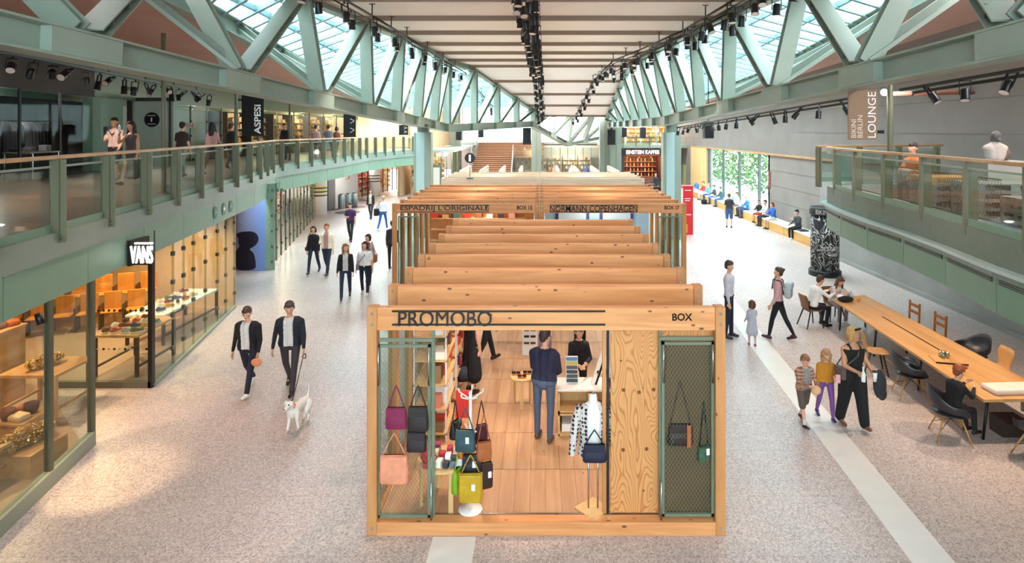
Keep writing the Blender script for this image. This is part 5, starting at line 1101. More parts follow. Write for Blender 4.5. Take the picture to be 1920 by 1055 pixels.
# garden outside the window
ga = MB(); rg = random.Random(3)
for k in range(14000):
    c = Vector((rg.uniform(17, 22), rg.uniform(30, 75), rg.uniform(.05, 6.5))); a, b = rg.uniform(0, 6.28), rg.uniform(-1, 1); u = Vector((math.cos(a), math.sin(a), b))*.15; v = Vector((-math.sin(a), math.cos(a), rg.uniform(-1, 1)))*.11
    ga.add([c-u, c+v, c+u, c-v], [(0, 1, 2, 3)])
hedge = ga.build('garden_foliage', mat('leaf', '#4f6d3c', .7, noise=.25, nscale=2), fixn=False); tag(hedge, 'loose green foliage outside the garden window', 'foliage', kind='stuff')
struct('floor_garden', MB().bx(12.7, 40, 20, 80, -.2, -.02), mat('paving_outside', '#cfcfc8', .8, noise=.08))
# ---------------------------------------------------------------- lounge
def pallet(x, y, z, label, m, rz=0):
    t = thing('pallet', label, 'pallet', (x, y, z), rz, 'pallets stacked in the lounge')
    for k in range(5): MB().bx(-.6, .6, -.4+k*.17, -.4+k*.17+.12, .12, .142).build('deck_board', m, t)
    for xx in (-.6, -.07, .46): MB().bx(xx, xx+.14, -.4, .4, .03, .12).build('bearer', m, t)
    for yy in (-.4, -.05, .3): MB().bx(-.6, .6, yy, yy+.1, 0, .03).build('bottom_board', m, t)
M_GP = mat('grey_pallet', '#8a8582', .8, noise=.15, nscale=5); M_OP = wood('orange_pallet', '#d9923e', '#bb7426', 'x')
k = 0
for (x, y, n) in ((8.0, 11.9, 4), (7.9, 10.5, 4), (9.3, 12.4, 3), (9.2, 10.9, 2), (7.8, 9.2, 3)):
    for i in range(n):
        top_ = (x, y, n) == (8.0, 11.9, 4) and i == 3
        pallet(x, y, DECK+i*.143, 'orange lit pallet on top of the stack beside the lounge balustrade' if top_ else 'grey wooden pallet stacked in the raised lounge', M_OP if top_ else M_GP, -.15)
for (x, y, z, n) in ((9.3, 12.4, .43, 'grey'), (9.2, 10.9, .29, 'dark')):
    tag(MB().bx(-.5, .5, -.35, .35, 0, .14).build('seat_pad', mat('pad_'+n, '#4a4648' if n == 'dark' else '#6b6668', .9), loc=(x, y, DECK+z), bevel=.04), '%s seat pad lying on the lounge pallets' % n, 'cushion')
g = P(1713, 268, 13.2); pl_ = person('person in orange-red top sitting on the lounge pallets', (g.x+.05, 13.2, DECK), -60, 1.7, ((82, 84), (82, 84)), ((28, 6, 60, 20), (28, 6, 60, 20)), 8, (0, 15), '#b5642e', 'long', None, '#5a2a22', hair='#2a1610', seat=.3, detail=1)
tag(MB().bx(-.3, .3, -.3, .3, 0, .28).build('seat_cube', M_GP, loc=(g.x+.05, 13.25, DECK), bevel=.02), 'grey seat cube under the person in the lounge', 'seat')
bs = P(1866, 298, 11.0); bust = thing('fabric_bust', 'stuffed fabric bust with masked head standing in the lounge', 'bust', (bs.x, 11.0, DECK))
tag(MB().bx(-.35, .35, -.3, .3, 0, .92).build('plinth', M_CONCD, loc=(bs.x, 11.0, DECK), bevel=.01), 'grey plinth under the fabric bust in the lounge', 'plinth')
bust.location.z = DECK+.92
put('torso', fuse('torso', [((s*.08, 0, .06), (s*.1, 0, .2), .09, .095, 0, 'b') for s in (-1, 1)]+[((0, 0, .06), (0, 0, .24), .11, .11, 0, 'b'), ((0, 0, .27), (0, -.01, .36), .07, .06, 0, 'b')]+[((s*.04, 0, .28), (s*.17, 0, .22), .055, .055, 0, 'b') for s in (-1, 1)], .016, 3, [mat('canvas', '#a89c96', .8)]), bust)
put('masked_head', fuse('masked_head', [((0, 0, .38), (0, -.02, .44), .085, .09, 0, 'b'), ((0, -.07, .36), (0, -.09, .37), .04, .035, 0, 'b')], .014, 2, [mat('mask', '#57534f', .7, noise=.5, nscale=12)]), bust)
put('shoulder_wrap', fuse('shoulder_wrap', [((.1, .02, .05), (.2, .02, .12), .1, .09, 0, 'b'), ((-.02, .06, .02), (.16, .06, .0), .09, .09, 0, 'b')], .016, 3, [mat('wrap', '#5a4640', .8)]), bust)
# steel mesh screen behind the lounge glass
fr = thing('wire_screen', 'grey diamond wire screen standing inside the lounge balustrade', 'screen', (6.78, 9.0, DECK+.1), math.radians(83))
mesh_panel(fr, 0, 5.2, 0, .62, 0, .075, .0022, mat('wire_grey', '#6e6a66', .5)); MB().bx(0, 5.2, -.01, .01, .62, .64).bx(0, 5.2, -.01, .01, -.02, 0).build('frame', M_POST, fr)
# lounge pole, banner and horizontal tube
lp = P(1656, 300, 12.6); tag(MB().cyl((0, 0, 0), (0, 0, 2.6), .055, n=12).lathe([(.14, 0), (.14, .02)], 14).build('lounge_pole', M_POST, loc=(lp.x+.14, 12.6, DECK)), 'olive pole carrying the brown lounge banner', 'pole')
bn = thing('lounge_banner', 'brown hanging banner lettered BIKINI BERLIN LOUNGE', 'banner', (P(1618, 262, 12.5).x, 12.5, P(1618, 262, 12.5).z)); s_ = 12.5/F
MB().bx(-27*s_, 27*s_, 0, .03, 0, 94*s_).build('cloth', mat('brown_banner', '#8a6c56', .6), bn); MB().bx(27*s_, 40*s_, 0, .03, 12*s_, 18*s_).build('bracket', M_BLACK, bn)
text('lettering', 'LOUNGE', 9*s_, 24*s_, 4*s_, 90*s_, -.006, M_WHITE, bn, .004, rot=True); text('lettering', 'BIKINI', -22*s_, -13*s_, 4*s_, 38*s_, -.006, mat('pale_letter', '#d9c3b2', .5), bn, .004, rot=True); text('lettering', 'BERLIN', -10*s_, -1*s_, 4*s_, 46*s_, -.006, mat('pale_letter', '#d9c3b2', .5), bn, .004, rot=True)
# ---------------------------------------------------------------- ground-floor shops on the left
SLx = lambda d: -5.173-.2004*d
M_MUL = mat('mullion_olive', '#5b5747', .45); M_SILL = mat('sill_green', '#8c9180', .5)
def storefront(name, d0, d1, cuts, clamps=False, z1=2.62, sill=.22):
    r = sempty(name); C = [d0]+cuts+[d1]
    MB().beam((SLx(d0), d0, sill/2), (SLx(d1), d1, sill/2), .12, sill).build('sill', M_SILL, r)
    for a, b in zip(C, C[1:]): MB().beam((SLx(a), a+.02, (sill+z1)/2), (SLx(b), b-.02, (sill+z1)/2), .014, z1-sill).build('pane', M_GLASS, r)
    for c in C:
        if clamps:
            for z in (.4, 1.1, 1.8, 2.4): MB().box((SLx(c), c, z), (.06, .07, .09)).build('clamp', M_MUL, r)
            MB().bx(SLx(c)-.02, SLx(c)+.02, c-.01, c+.01, 0, z1).build('glass_fin', M_GLASSG, r)
        else: MB().bx(SLx(c)-.05, SLx(c)+.04, c-.03, c+.03, 0, z1).build('mullion', M_MUL, r)
    return r
storefront('window_4', -7, 9.76, [-5, -3, -1, 1, 3, 5, 7.0, 8.63])
storefront('window_5', 11.98, 17.4, [13.0, 13.6, 14.2, 15.0, 15.9, 16.6], True, sill=.06)
# glazed return wall of the entrance with the rows of dots
r = sempty('window_6'); xr = SLx(11.95)
MB().bx(-9.7, xr, 11.92, 12.0, 0, .12).build('sill', M_MUL, r); MB().bx(-9.7, xr, 11.95, 11.965, .12, 2.62).build('pane', M_GLASS, r)
MB().bx(xr-.05, xr+.03, 11.92, 12.02, 0, 3.05).build('corner_post', M_BLACK, r); MB().bx(-8.82, -8.74, 11.92, 12.02, .1, 2.62).build('mullion', M_MUL, r)
for k in range(10):
    for z, mm in ((.75, M_BLACK if k % 2 else mat('dot_grey', '#a8988c', .5)), (1.5, M_BLACK)):
        MB().cyl((-8.6+k*.105-.0, 11.94, z), (-8.6+k*.105, 11.95, z), .024, n=10).build('safety_dot', mm, r)
# illuminated flag sign
vs_ = thing('flag_sign', 'white illuminated flag sign lettered VANS above the shoe shop entrance', 'sign', (-6.86, 10.85, 2.66)); d_ = 10.85; s_ = d_/F
M_LIT = mat('sign_lit', '#ffffff', .5, emit=.9)
text('lettering', 'VANS', -.36, .03, .0, .31, -.05, M_LIT, vs_, .04, bold=0); MB().bx(-.28, .03, -.05, -.01, .34, .37).build('top_bar', M_LIT, vs_); MB().bx(-.42, -.36, -.03, .5, -.05, .4).bx(-.38, .0, -.01, .03, -.03, .0).build('bracket', M_BLACK, vs_)
# shop interior: floor boards, back wall
struct('wall_left_shop', MB().bx(-14.5, -14.4, -8, 20.6, 0, 3).bx(-14.5, -8.7, 17.45, 17.55, 0, 3), mat('warm_plaster', '#c9a67c', .8, noise=.05))
struct('floor_left_shop', MB().prism([(SLx(-7)-.1, -7), (SLx(9.7)-.1, 9.7), (-9.6, 11.9), (SLx(11.98)-.1, 12.05), (SLx(17.3)-.1, 17.3), (-14.4, 17.4), (-14.4, -7)], 0.0, .03), mat('shop_floor', '#a98d78', .4, noise=.1, nscale=2))
M_DTAB = mat('dark_table', '#3a332e', .5)
def dtable(label, x, y, w, l, h, m_top, m_leg=None, rz=0):
    t = thing('display_table', label, 'table', (x, y, .03), rz); MB().bx(-w/2, w/2, -l/2, l/2, h-.05, h).build('table_top', m_top, t)
    for a in (-1, 1):
        for b in (-1, 1): MB().bx(a*(w/2-.03)-.03, a*(w/2-.03)+.03, b*(l/2-.03)-.03, b*(l/2-.03)+.03, 0, h-.05).build('leg', m_leg or M_DTAB, t)
    for a in (-1, 1): MB().bx(a*(w/2-.03)-.02, a*(w/2-.03)+.02, -l/2, l/2, .18, .22).build('stretcher', m_leg or M_DTAB, t)
    return t
SG = rg
dtable('dark steel framed display table with small wares inside the shoe shop entrance', -8.55, 13.0, .9, 1.3, .85, M_OAK)
SHC = ['#2c2a2d', '#b04a2c', '#d8c9ae', '#5a6a4a', '#e0dcd4', '#7a2c2c', '#3c4a66', '#c99a4a']
SHN = ['black', 'rust', 'sand', 'olive', 'white', 'wine red', 'blue', 'mustard']
def shoe(label, x, y, z, rz, c, group):
    t = thing('shoe', label, 'shoe', (x, y, z), rz, group); MB().bx(-.04, .04, -.13, .13, 0, .025).build('sole', M_WHITE, t, bevel=.008)
    put('upper', SHOEM.setdefault(c, fuse('upper', [((0, -.09, .06), (0, -.02, .06), .042, .044, 0, 'b'), ((0, -.02, .05), (0, .09, .045), .044, .036, 0, 'b'), ((0, -.08, .09), (0, -.05, .09), .036, .036, 0, 'b')], .012, 1, [mat('shoe_'+c, c, .6)])), t)
SHOEM = {}
for k in range(14):
    c = k % 8; shoe('%s sneaker on the dark display table by the entrance' % SHN[c], -8.85+.2*(k % 4)+rg.uniform(-.03, .03), 12.55+.3*(k//4), .88, rg.uniform(-1, 1), SHC[c], 'sneakers on the entrance table')
dtable('long white display table of sneakers behind the glass front', -9.15, 15.4, .9, 2.4, .7, M_WHITE)
for k in range(16):
    c = (k*3) % 8; shoe('%s sneaker on the long white table behind the glass' % SHN[c], -9.4+.22*(k % 3), 14.5+.34*(k//3), .73, rg.uniform(-.6, .6), SHC[c], 'sneakers on the white table')
# two tiers of wooden cinema seats
M_SEAT = wood('seat_ply', '#d9923f', '#bf7427', 'z', .8)
for tier in range(2):
    for k in range(6):
        t = thing('cinema_seat', 'wooden folding cinema seat in the %s tier of the shoe shop' % ['lower', 'upper'][tier], 'seat', (-12.75+.46*k, 14.9+.2*k+tier*.5, .03+.35*tier), .35, ['lower', 'upper'][tier]+' tier of cinema seats')
        MB().bx(-.2, .2, -.04, .0, .42, .88).build('backrest', M_SEAT, t, bevel=.06); MB().bx(-.2, .2, -.38, -.04, .40, .44).build('seat', M_SEAT, t, bevel=.02); MB().bx(-.23, -.2, -.36, .0, 0, .6).build('side_frame', M_DTAB, t)
st_ = tag(MB().bx(-1.9, 1.9, -.35, .4, 0, .33).build('seat_platform', M_OAK, loc=(-11.6, 16.05, .03), rz=.38), 'wooden platform carrying the upper cinema seats', 'platform')
# gold sequin heaps, felt-topped table and stacked wares behind the near glass
dtable('table with a pale green felt top in the shop window', -9.1, 8.6, 1.1, 2.2, .95, mat('felt_green', '#a9b98c', .9), M_OAK)
dtable('low white window table with papers and shells', -7.5, 6.6, .9, 2.2, .45, mat('paper_white', '#e5dcc8', .7), M_OAK)
dtable('brown window table under the gold sequin rolls', -7.95, 8.45, .7, .9, .5, M_OAK, M_OAK)
dtable('oak window table with folded cloths', -8.75, 10.9, 1.0, .9, .8, M_OAK, M_OAK)
M_GOLD = mat('gold_sequin', '#d9a23c', .3, .45); M_GOLDD = mat('gold_dark', '#8a5a1e', .4, .4)
def sequins(label, x, y, z, L, r, rz, n=900):
    t = thing('sequin_roll', label, 'roll', (x, y, z), rz); MB().ell((0, 0, r*.9), (r, L/2, r*.9), 12, 8).build('core', M_GOLDD, t); mb = MB()
    for k in range(n):
        a, b = rg.uniform(0, 6.283), rg.uniform(-1, 1); rr = math.sqrt(max(0.02, 1-b*b)); c = Vector((r*rr*math.cos(a), L/2*b, r*.9+r*.9*rr*math.sin(a))); u = Vector((rg.uniform(-1, 1), rg.uniform(-1, 1), rg.uniform(-1, 1))).normalized()*.016; v = u.orthogonal().normalized()*.016
        mb.add([c-u, c+v, c+u, c-v], [(0, 1, 2, 3)], k % 2)
    mb.build('sequins', [M_GOLD, mat('gold_pale', '#f6dc98', .25, .3)], t, fixn=False)['kind'] = 'stuff'
sequins('upper gold sequin roll lying in the shop window', -7.95, 8.4, .53, .85, .13, -.3)
sequins('gold sequin roll behind the second window mullion', -7.62, 9.1, .35, .8, .15, -.35)
tag(MB().bx(-.35, .35, -.35, .35, 0, .32).build('window_box', M_OAK, loc=(-7.62, 9.1, .03)), 'oak box carrying the gold sequin roll behind the second mullion', 'box')
sequins('far gold sequin roll on the oak window table', -8.75, 10.85, .83, .6, .12, -.4)
for k in range(16):
    c = ['#e2d3b8', '#b5683a', '#8a4a28', '#d9a86a', '#efe2cc'][k % 5]
    tag(MB().ell((0, 0, .03), (rg.uniform(.06, .13), rg.uniform(.05, .1), .035), 10, 6).build('shell_ornament', mat('orn'+c, c, .6, noise=.2, nscale=20), loc=(-7.85+rg.uniform(0, .6), 5.65+k*.12, .48), rz=rg.uniform(0, 3)), 'small shell-like ornament on the low white window table', 'ornament', 'ornaments on the low window table')
for k in range(9):
    c = ['#c9a07a', '#8a6a54', '#d8b48c', '#a5744c'][k % 4]
    tag(MB().bx(-.2, .2, -.15, .15, 0, .05+.02*(k % 3)).build('folded_cloth', mat('fold'+c, c, .9, noise=.12), loc=(-9.15+.1*(k % 3), 7.8+.32*(k//3)+.1*(k % 3), .98), rz=rg.uniform(-.4, .4), bevel=.02), 'folded brown cloth on the green felt table', 'cloth', 'folded cloths on the felt table')
for k in range(3):
    s = thing('wall_shelf', '%s wooden wall shelf with hats and boxes in the near left shop' % ['low', 'middle', 'high'][k], 'shelf', (-14.1, 9.5, .9+k*.6)); MB().bx(-.2, .3, -3.5, 3.5, 0, .04).build('board', M_OAK, s)
    for y in (-3, 0, 3): MB().bx(-.2, .2, y-.02, y+.02, -.2, 0).build('bracket', M_DTAB, s)
    for j in range(9): tag(MB().bx(-.15, .15, -.25, .25, 0, rg.uniform(.15, .4)).build('stock_box', mat('orn'+['#e2d3b8', '#b5683a', '#8a4a28', '#d9a86a', '#efe2cc'][j % 5], '#caa', .6), loc=(-14.0, 6.3+j*.8, .94+k*.6), bevel=.01), 'stock box on the wall shelves of the near left shop', 'box', 'stock boxes on the wall shelves')
for x, y, p in ((-8.6, 8.6, 60), (-9.6, 6.0, 60), (-9.4, 10.8, 70), (-9.6, 13.4, 90), (-10.8, 15.2, 110), (-9.6, 16.2, 60), (-9, 2, 60)):
    t = thing('shop_downlight', 'small recessed downlight in the ceiling of the left shop', 'light', (x, y, 2.95), group='downlights of the left shop'); MB().lathe([(.07, 0), (.07, .05)], 14).build('can', M_BLACK, t)
    lamp('SPOT', (x, y, 2.92), p*2.6, (1, .68, .36), .06, (x+.01, y, 0), 140)
# blue poster drum between the shops
pm = bpy.data.materials.new('poster'); pm.use_nodes = True; nt = pm.node_tree; b_ = nt.nodes['Principled BSDF']; b_.inputs['Roughness'].default_value = .4
tc = nt.nodes.new('ShaderNodeTexCoord'); sp_ = nt.nodes.new('ShaderNodeSeparateXYZ'); rp = nt.nodes.new('ShaderNodeValToRGB'); mr_ = nt.nodes.new('ShaderNodeMapRange'); mr_.inputs[1].default_value = -.7; mr_.inputs[2].default_value = .7
nt.links.new(tc.outputs['Object'], sp_.inputs[0]); nt.links.new(sp_.outputs['X'], mr_.inputs[0]); nt.links.new(mr_.outputs[0], rp.inputs['Fac']); rp.color_ramp.elements[0].color = hx('#a5a6bb'); rp.color_ramp.elements[1].color = hx('#4a7cc4'); nt.links.new(rp.outputs['Color'], b_.inputs['Base Color'])
pw = thing('poster_wall', 'curved wall covered by a blue poster with a dark hooded silhouette', 'poster', (-10.25, 23.0, 0)); R_ = 1.15
def arc(r, a0, a1, n=20): return [(r*math.sin(math.radians(a0+(a1-a0)*i/n)), -r*math.cos(math.radians(a0+(a1-a0)*i/n))) for i in range(n+1)]
def arcwall(r, a0, a1, z0, z1, m, name):
    A = arc(r, a0, a1); n = len(A); vs = [(x, y, z) for z in (z0, z1) for x, y in A]
    return MB().add(vs, [(i, i+1, n+i+1, n+i) for i in range(n-1)], 0, True).build(name, m, pw, fixn=False)
arcwall(R_, -75, 22, .0, 2.62, pm, 'poster'); arcwall(R_, 22, 38, 0, 2.62, M_FASCIA, 'green_wall'); arcwall(R_+.02, -75, 38, 2.6, 3.1, M_FASCIA, 'green_head')
sil = MB()
def curved(pts, rr=R_+.006): return [(rr*math.sin(u/rr), -rr*math.cos(u/rr), z) for u, z in pts]
hood = [(-.72, .0), (.12, .0), (.13, .35), (.07, .72), (-.05, .82), (.12, .95), (.2, 1.15), (.17, 1.38), (.05, 1.5), (-.2, 1.48), (-.4, 1.4), (-.45, 1.3), (-.35, 1.22), (-.38, 1.05), (-.3, .9), (-.48, .72), (-.62, .4)]
def earfill(pts, m, name):
    bm = bmesh.new(); vs = [bm.verts.new((u, z, 0)) for u, z in pts]; f = bm.faces.new(vs); bmesh.ops.triangulate(bm, faces=[f]); bmesh.ops.subdivide_edges(bm, edges=bm.edges[:], cuts=5, use_grid_fill=True)
    for v in bm.verts: u, z = v.co.x, v.co.y; v.co = Vector(curved([(u, z)])[0])
    me = bpy.data.meshes.new(name); bm.to_mesh(me); bm.free(); me.materials.append(m); return put(name, me, pw)
def chaikin(P_):
    o = []
    for i in range(len(P_)):
        (a, b), (c, d) = P_[i], P_[(i+1) % len(P_)]; o += [(a*.75+c*.25, b*.75+d*.25), (a*.25+c*.75, b*.25+d*.75)]
    return [(u, max(z, .02)) for u, z in o]
lamp('SPOT', (-9.5, 20.6, 3.0), 160, (.95, .97, 1), .06, (-10.3, 22.2, 1.1), 100); tag(MB().cyl((0, 0, 0), (0, .03, -.16), .05, n=10).build('added_poster_light', M_BLACK, loc=(-9.5, 20.6, 3.34)), 'small black spotlight added under the gallery to brighten the blue poster', 'spotlight')  # lamp and its can are added to brighten the shadowed poster
earfill(chaikin(chaikin([(u*1.45-.05, z*.95) for u, z in hood])), mat('silhouette', '#221d2c', .5), 'hooded_silhouette')
for k, a in enumerate((-20, 4, 22, 34, 42, 50)):
    x, y = arc(R_+.03, a, a, 1)[0]; o = MB().cyl((0, 0, 0), (0, .012, 0), .13 if k < 3 else .06, n=20).build('round_emblem', mat('emblem', '#4d6a5e', .5), pw, (x, y-.012, 2.86), math.radians(a))
    if k in (1, 2): MB().bx(-.05, .05, -.008, 0, -.06, .06).build('icon', M_WHITE, o)
for k in range(5):
    x, y = arc(R_+.02, 33, 33, 1)[0]; MB().box((x, y, .3+k*.55), (.05, .05, .09)).build('clamp', M_MUL, pw)
# emblems on the fascia over the shoe shop
for k, (d, m) in enumerate(((15.6, 'cross'), (16.3, 'pane'), (16.9, 'lock'))):
    o = thing('round_pictogram', ['round pictogram of the plus sign on the green fascia', 'round pictogram with a white square on the green fascia', 'round pictogram with a lock on the green fascia'][k], 'sign', (SLx(d)+.045, d, 2.92), math.atan2(1, -.2004)); MB().cyl((0, -.01, 0), (0, .0, 0), .16, n=24).build('disc', mat('emblem', '#4d6a5e', .5), o)
    MB().bx(-.07, .07, -.018, -.01, -.025, .025).bx(-.025, .025, -.018, -.01, -.07, .07).build('icon', M_WHITE if k == 1 else M_STEEL, o)
# ---------------------------------------------------------------- farther ground-floor shops, left
def shopline(name, pts, z0, z1, step, m_fr):
    r = sempty(name)
    for a, b in zip(pts, pts[1:]):
        a, b = Vector((*a, 0)), Vector((*b, 0)); n = max(1, round((b-a).length/step)); t = (b-a)/n
        for i in range(n):
            p, q_ = a+t*i, a+t*(i+1); MB().beam(p+t*.03+Vector((0, 0, (z0+z1)/2)), q_-t*.03+Vector((0, 0, (z0+z1)/2)), .014, z1-z0).build('pane', M_GLASS, r); MB().bx(p.x-.03, p.x+.03, p.y-.03, p.y+.03, z0, z1).build('mullion', m_fr, r)
            for z in (z0+.5, z0+1.2, z0+1.9): MB().box((p.x+.03, p.y, z), (.05, .07, .08)).build('clamp', M_MUL, r)
    return r
shopline('window_7', [(-10.05, 23.4), (-11.5, 29.5), (-12.9, 35.3)], .05, 3.0, 1.1, M_STEEL2)
FAR = [(-13.4, 41), (-12.5, 49.5)]
shopline('window_8', [(-13.3, 44.5), (-12.0, 53)], .05, 3.0, 1.0, M_BLACK)
struct('wall_left_far', MB().beam((-13.4, 37.5, 1.6), (-13.3, 44.5, 1.6), .2, 3.2).beam((-16.4, 23, 1.6), (-17, 37, 1.6), .2, 3.2).beam((-15.5, 44, 1.6), (-14, 54, 1.6), .2, 3.2), mat('pale_grey_wall', '#c9c6c4', .6))
def display_rack(label, x, y, w, rz, cols, group, h=2.4, n=5):
    t = thing('display_shelves', label, 'shelf', (x, y, 0), rz, group); MB().bx(-w/2, w/2, .3, .34, 0, h).build('back', M_PALE, t)
    for k in range(n):
        z = .3+k*(h-.4)/n; sh = MB().bx(-w/2, w/2, 0, .32, z, z+.03).build('shelf', M_BIRCH, t)
        for j in range(int(w/.22)): MB().bx(-w/2+.04+j*.22, -w/2+.04+j*.22+rg.uniform(.1, .18), .05, .25, z+.03, z+.03+rg.uniform(.12, .3)).build('merchandise', mat('mer'+cols[(j+k) % len(cols)], cols[(j+k) % len(cols)], .5), sh)
    return t
for k, (x, y) in enumerate(((-12.3, 25.5), (-13.2, 28.5), (-14.0, 31.5), (-14.8, 34.2))): display_rack('%s display shelf behind the glass of the shop after the blue poster' % ['first', 'second', 'third', 'last'][k], x, y, 2.2, 1.35, ['#d9a27a', '#f0dcc4', '#b5542c', '#8a5a3a', '#e8c8a0'], 'shelves in the shop after the poster')
red = ['#d81f2c', '#f24a3c', '#f5e6e0', '#c8182c', '#e86a70']
for k in range(4): display_rack('red and white display of the shop at the far left, %s panel' % ['first', 'second', 'third', 'fourth'][k], -13.7+.32*k, 45.6+1.9*k, 1.8, 1.42, red if k < 3 else ['#f0c890', '#e8a060', '#f8e8d0'], 'red displays at the far left', 2.7, 6)
for x, y, p, c in ((-11.8, 27, 120, WARM), (-13.2, 32, 120, WARM), (-13.4, 46.5, 150, (1, .75, .7)), (-12.8, 50.5, 150, (1, .8, .6)), (-11.6, 40, 120, (1, .95, .9))):
    lamp('POINT', (x, y, 2.75), p, c, .2); tag(MB().cyl((0, 0, 0), (0, 0, .18), .07, n=12).build('ceiling_can', M_BLACK, loc=(x, y, 2.82)), 'black can light in the ceiling of the far left shops', 'light', 'can lights of the far left shops')
# striped columns, ticket gates
for k, (px, py, r_) in enumerate(((593, 403, .46), (700, 368, .4))):
    g = G(px, py); t = thing('round_column', ['white round column with black and yellow stripes beside the grey wall', 'white round column with black stripes by the red shop'][k], 'column', (g.x, g.y+r_, 0)); MB().lathe([(r_, 0), (r_, 3.0)], 28).build('shaft', mat('col_white', '#e2ddd6', .5), t)
    for j in range(3):
        z = 1.1+j*.22; MB().lathe([(r_+.008, z), (r_+.008, z+.07)], 28).build('black_band', M_BLACK, t)
        if k == 0: MB().lathe([(r_+.006, z+.08), (r_+.006, z+.17)], 28).build('yellow_band', mat('yel_band', '#d8d27a', .5), t)
for k, px in enumerate((640, 653, 664)):
    g = G(px, 391-k*1.5); t = thing('litter_bin', '%s steel recycling bin by the grey wall' % ['left', 'middle', 'right'][k], 'bin', (g.x, g.y, 0), group='recycling bins by the grey wall'); MB().lathe([(.2, 0), (.2, .85), (.19, .9)], 20).build('body', mat('bin_steel', '#9fb0b2', .3, .6), t); MB().lathe([(.12, .9), (.12, .95)], 16).build('lid', M_BLACK, t)
nd_ = sempty('door_2'); MB().bx(-13.45, -13.2, 38.3, 39.6, 0, 2.9).build('door_leaf', mat('dark_door', '#5a5a5e', .4), nd_); MB().cyl((-13.2, 38.9, 2.2), (-13.15, 38.9, 2.2), .32, n=24).build('round_sign', M_BLACK, nd_)
text('door_code', 'L3', -13.35, -12.95, 1.7, 1.95, 41.8, mat('code_red', '#c04048', .5), nd_, .005)
tag(MB().bx(-.32, .32, -.03, .03, 0, .36).bx(-.2, .2, -.036, -.03, .1, .26, 1).build('hanging_sign', [mat('sign_lit2', '#ffffff', .5, emit=1.2), M_CHROME], loc=(P(564, 335, 27).x, 27, P(564, 335, 27).z)), 'small white lit sign hanging under the gallery', 'sign')

# more wares behind the near glass: stepped stands of timber, baskets and rolls
SN = ['rust', 'sand', 'chestnut', 'honey', 'straw', 'cocoa']; SC = ['#a8552a', '#d9b98c', '#6f3f22', '#d08a3a', '#e6cf9a', '#4a2c1c']
for k, (x, y, w, l, h) in enumerate(((-10.2, 7.4, .8, 2.2, 1.3), (-10.0, 10.6, .8, 1.7, 1.35), (-8.35, 9.9, .5, .6, .35), (-8.6, 5.2, .7, 1.6, .8))):
    tag(MB().bx(-w/2, w/2, -l/2, l/2, 0, h).bx(-w/2-.02, w/2+.02, -l/2-.02, l/2+.02, h, h+.03).build('display_stand', M_OAK, loc=(x, y, .03)), '%s wooden display stand inside the near left shop' % ['tall rear', 'tall far', 'low corner', 'middle'][k], 'stand')
    n = int(l/.24)
    for j in range(n*2):
        c = (j*5+k) % 6; xx, yy = x-w/2+.15+(j % 2)*(w-.32), y-l/2+.14+(j//2)*.24; a = rg.uniform(-.5, .5)
        if j % 3 == 0: o = MB().lathe([(.07, 0), (.1, .09), (.105, .17), (.09, .17), (.06, .03)], 12).build('woven_basket', mat('wares'+SC[c], SC[c], .8, noise=.2, nscale=30), loc=(xx, yy, h+.06)); kd = 'basket'
        elif j % 3 == 1: o = MB().bx(-.13, .13, -.1, .1, 0, .07+.03*(j % 4)).build('folded_textile', mat('wares'+SC[c], SC[c], .8, noise=.2, nscale=30), loc=(xx, yy, h+.06), rz=a, bevel=.03); kd = 'folded textile'
        else: o = MB().cyl((0, -.1, .06), (0, .1, .06), .06, n=12).cyl((.02, -.11, .05), (.02, .11, .05), .02, n=8).build('fabric_roll', mat('wares'+SC[c], SC[c], .8, noise=.2, nscale=30), loc=(xx, yy, h+.06), rz=a); kd = 'fabric roll'
        tag(o, '%s %s on the display stands of the near left shop' % (SN[c], kd), kd.split()[-1], 'wares on the display stands')
dp_ = thing('draped_cloth', 'brown cloth draped from a rod at the back of the near left shop', 'cloth', (-10.6, 9.0, .03)); vs = []
for j in range(40):
    for z in (.3, 2.6): vs.append((.07*math.sin(j*1.1), -2+j*.1, z))
solid(MB().add(vs, [(2*j, 2*j+2, 2*j+3, 2*j+1) for j in range(39)], 0, True).build('curtain', mat('drape', '#9a5a2c', .9), dp_, fixn=False), .01); MB().cyl((0, -2.1, 2.63), (0, 2.0, 2.63), .015, n=8).build('rod', M_DTAB, dp_)
gg = G(205, 900); sl_ = thing('added_spill_light', 'small black spotlight added under the green fascia in place of shop light spill', 'spotlight', (-6.55, 8.0, 2.62)); MB().cyl((0, 0, 0), (.05, 0, -.14), .04, .05, 10).build('can', M_BLACK, sl_)  # added can and lamp, throw the shop's warm light spill onto the floor
lamp('SPOT', (-6.48, 8.0, 2.44), 160, (1, .75, .42), .05, (gg.x, gg.y, 0), 42)
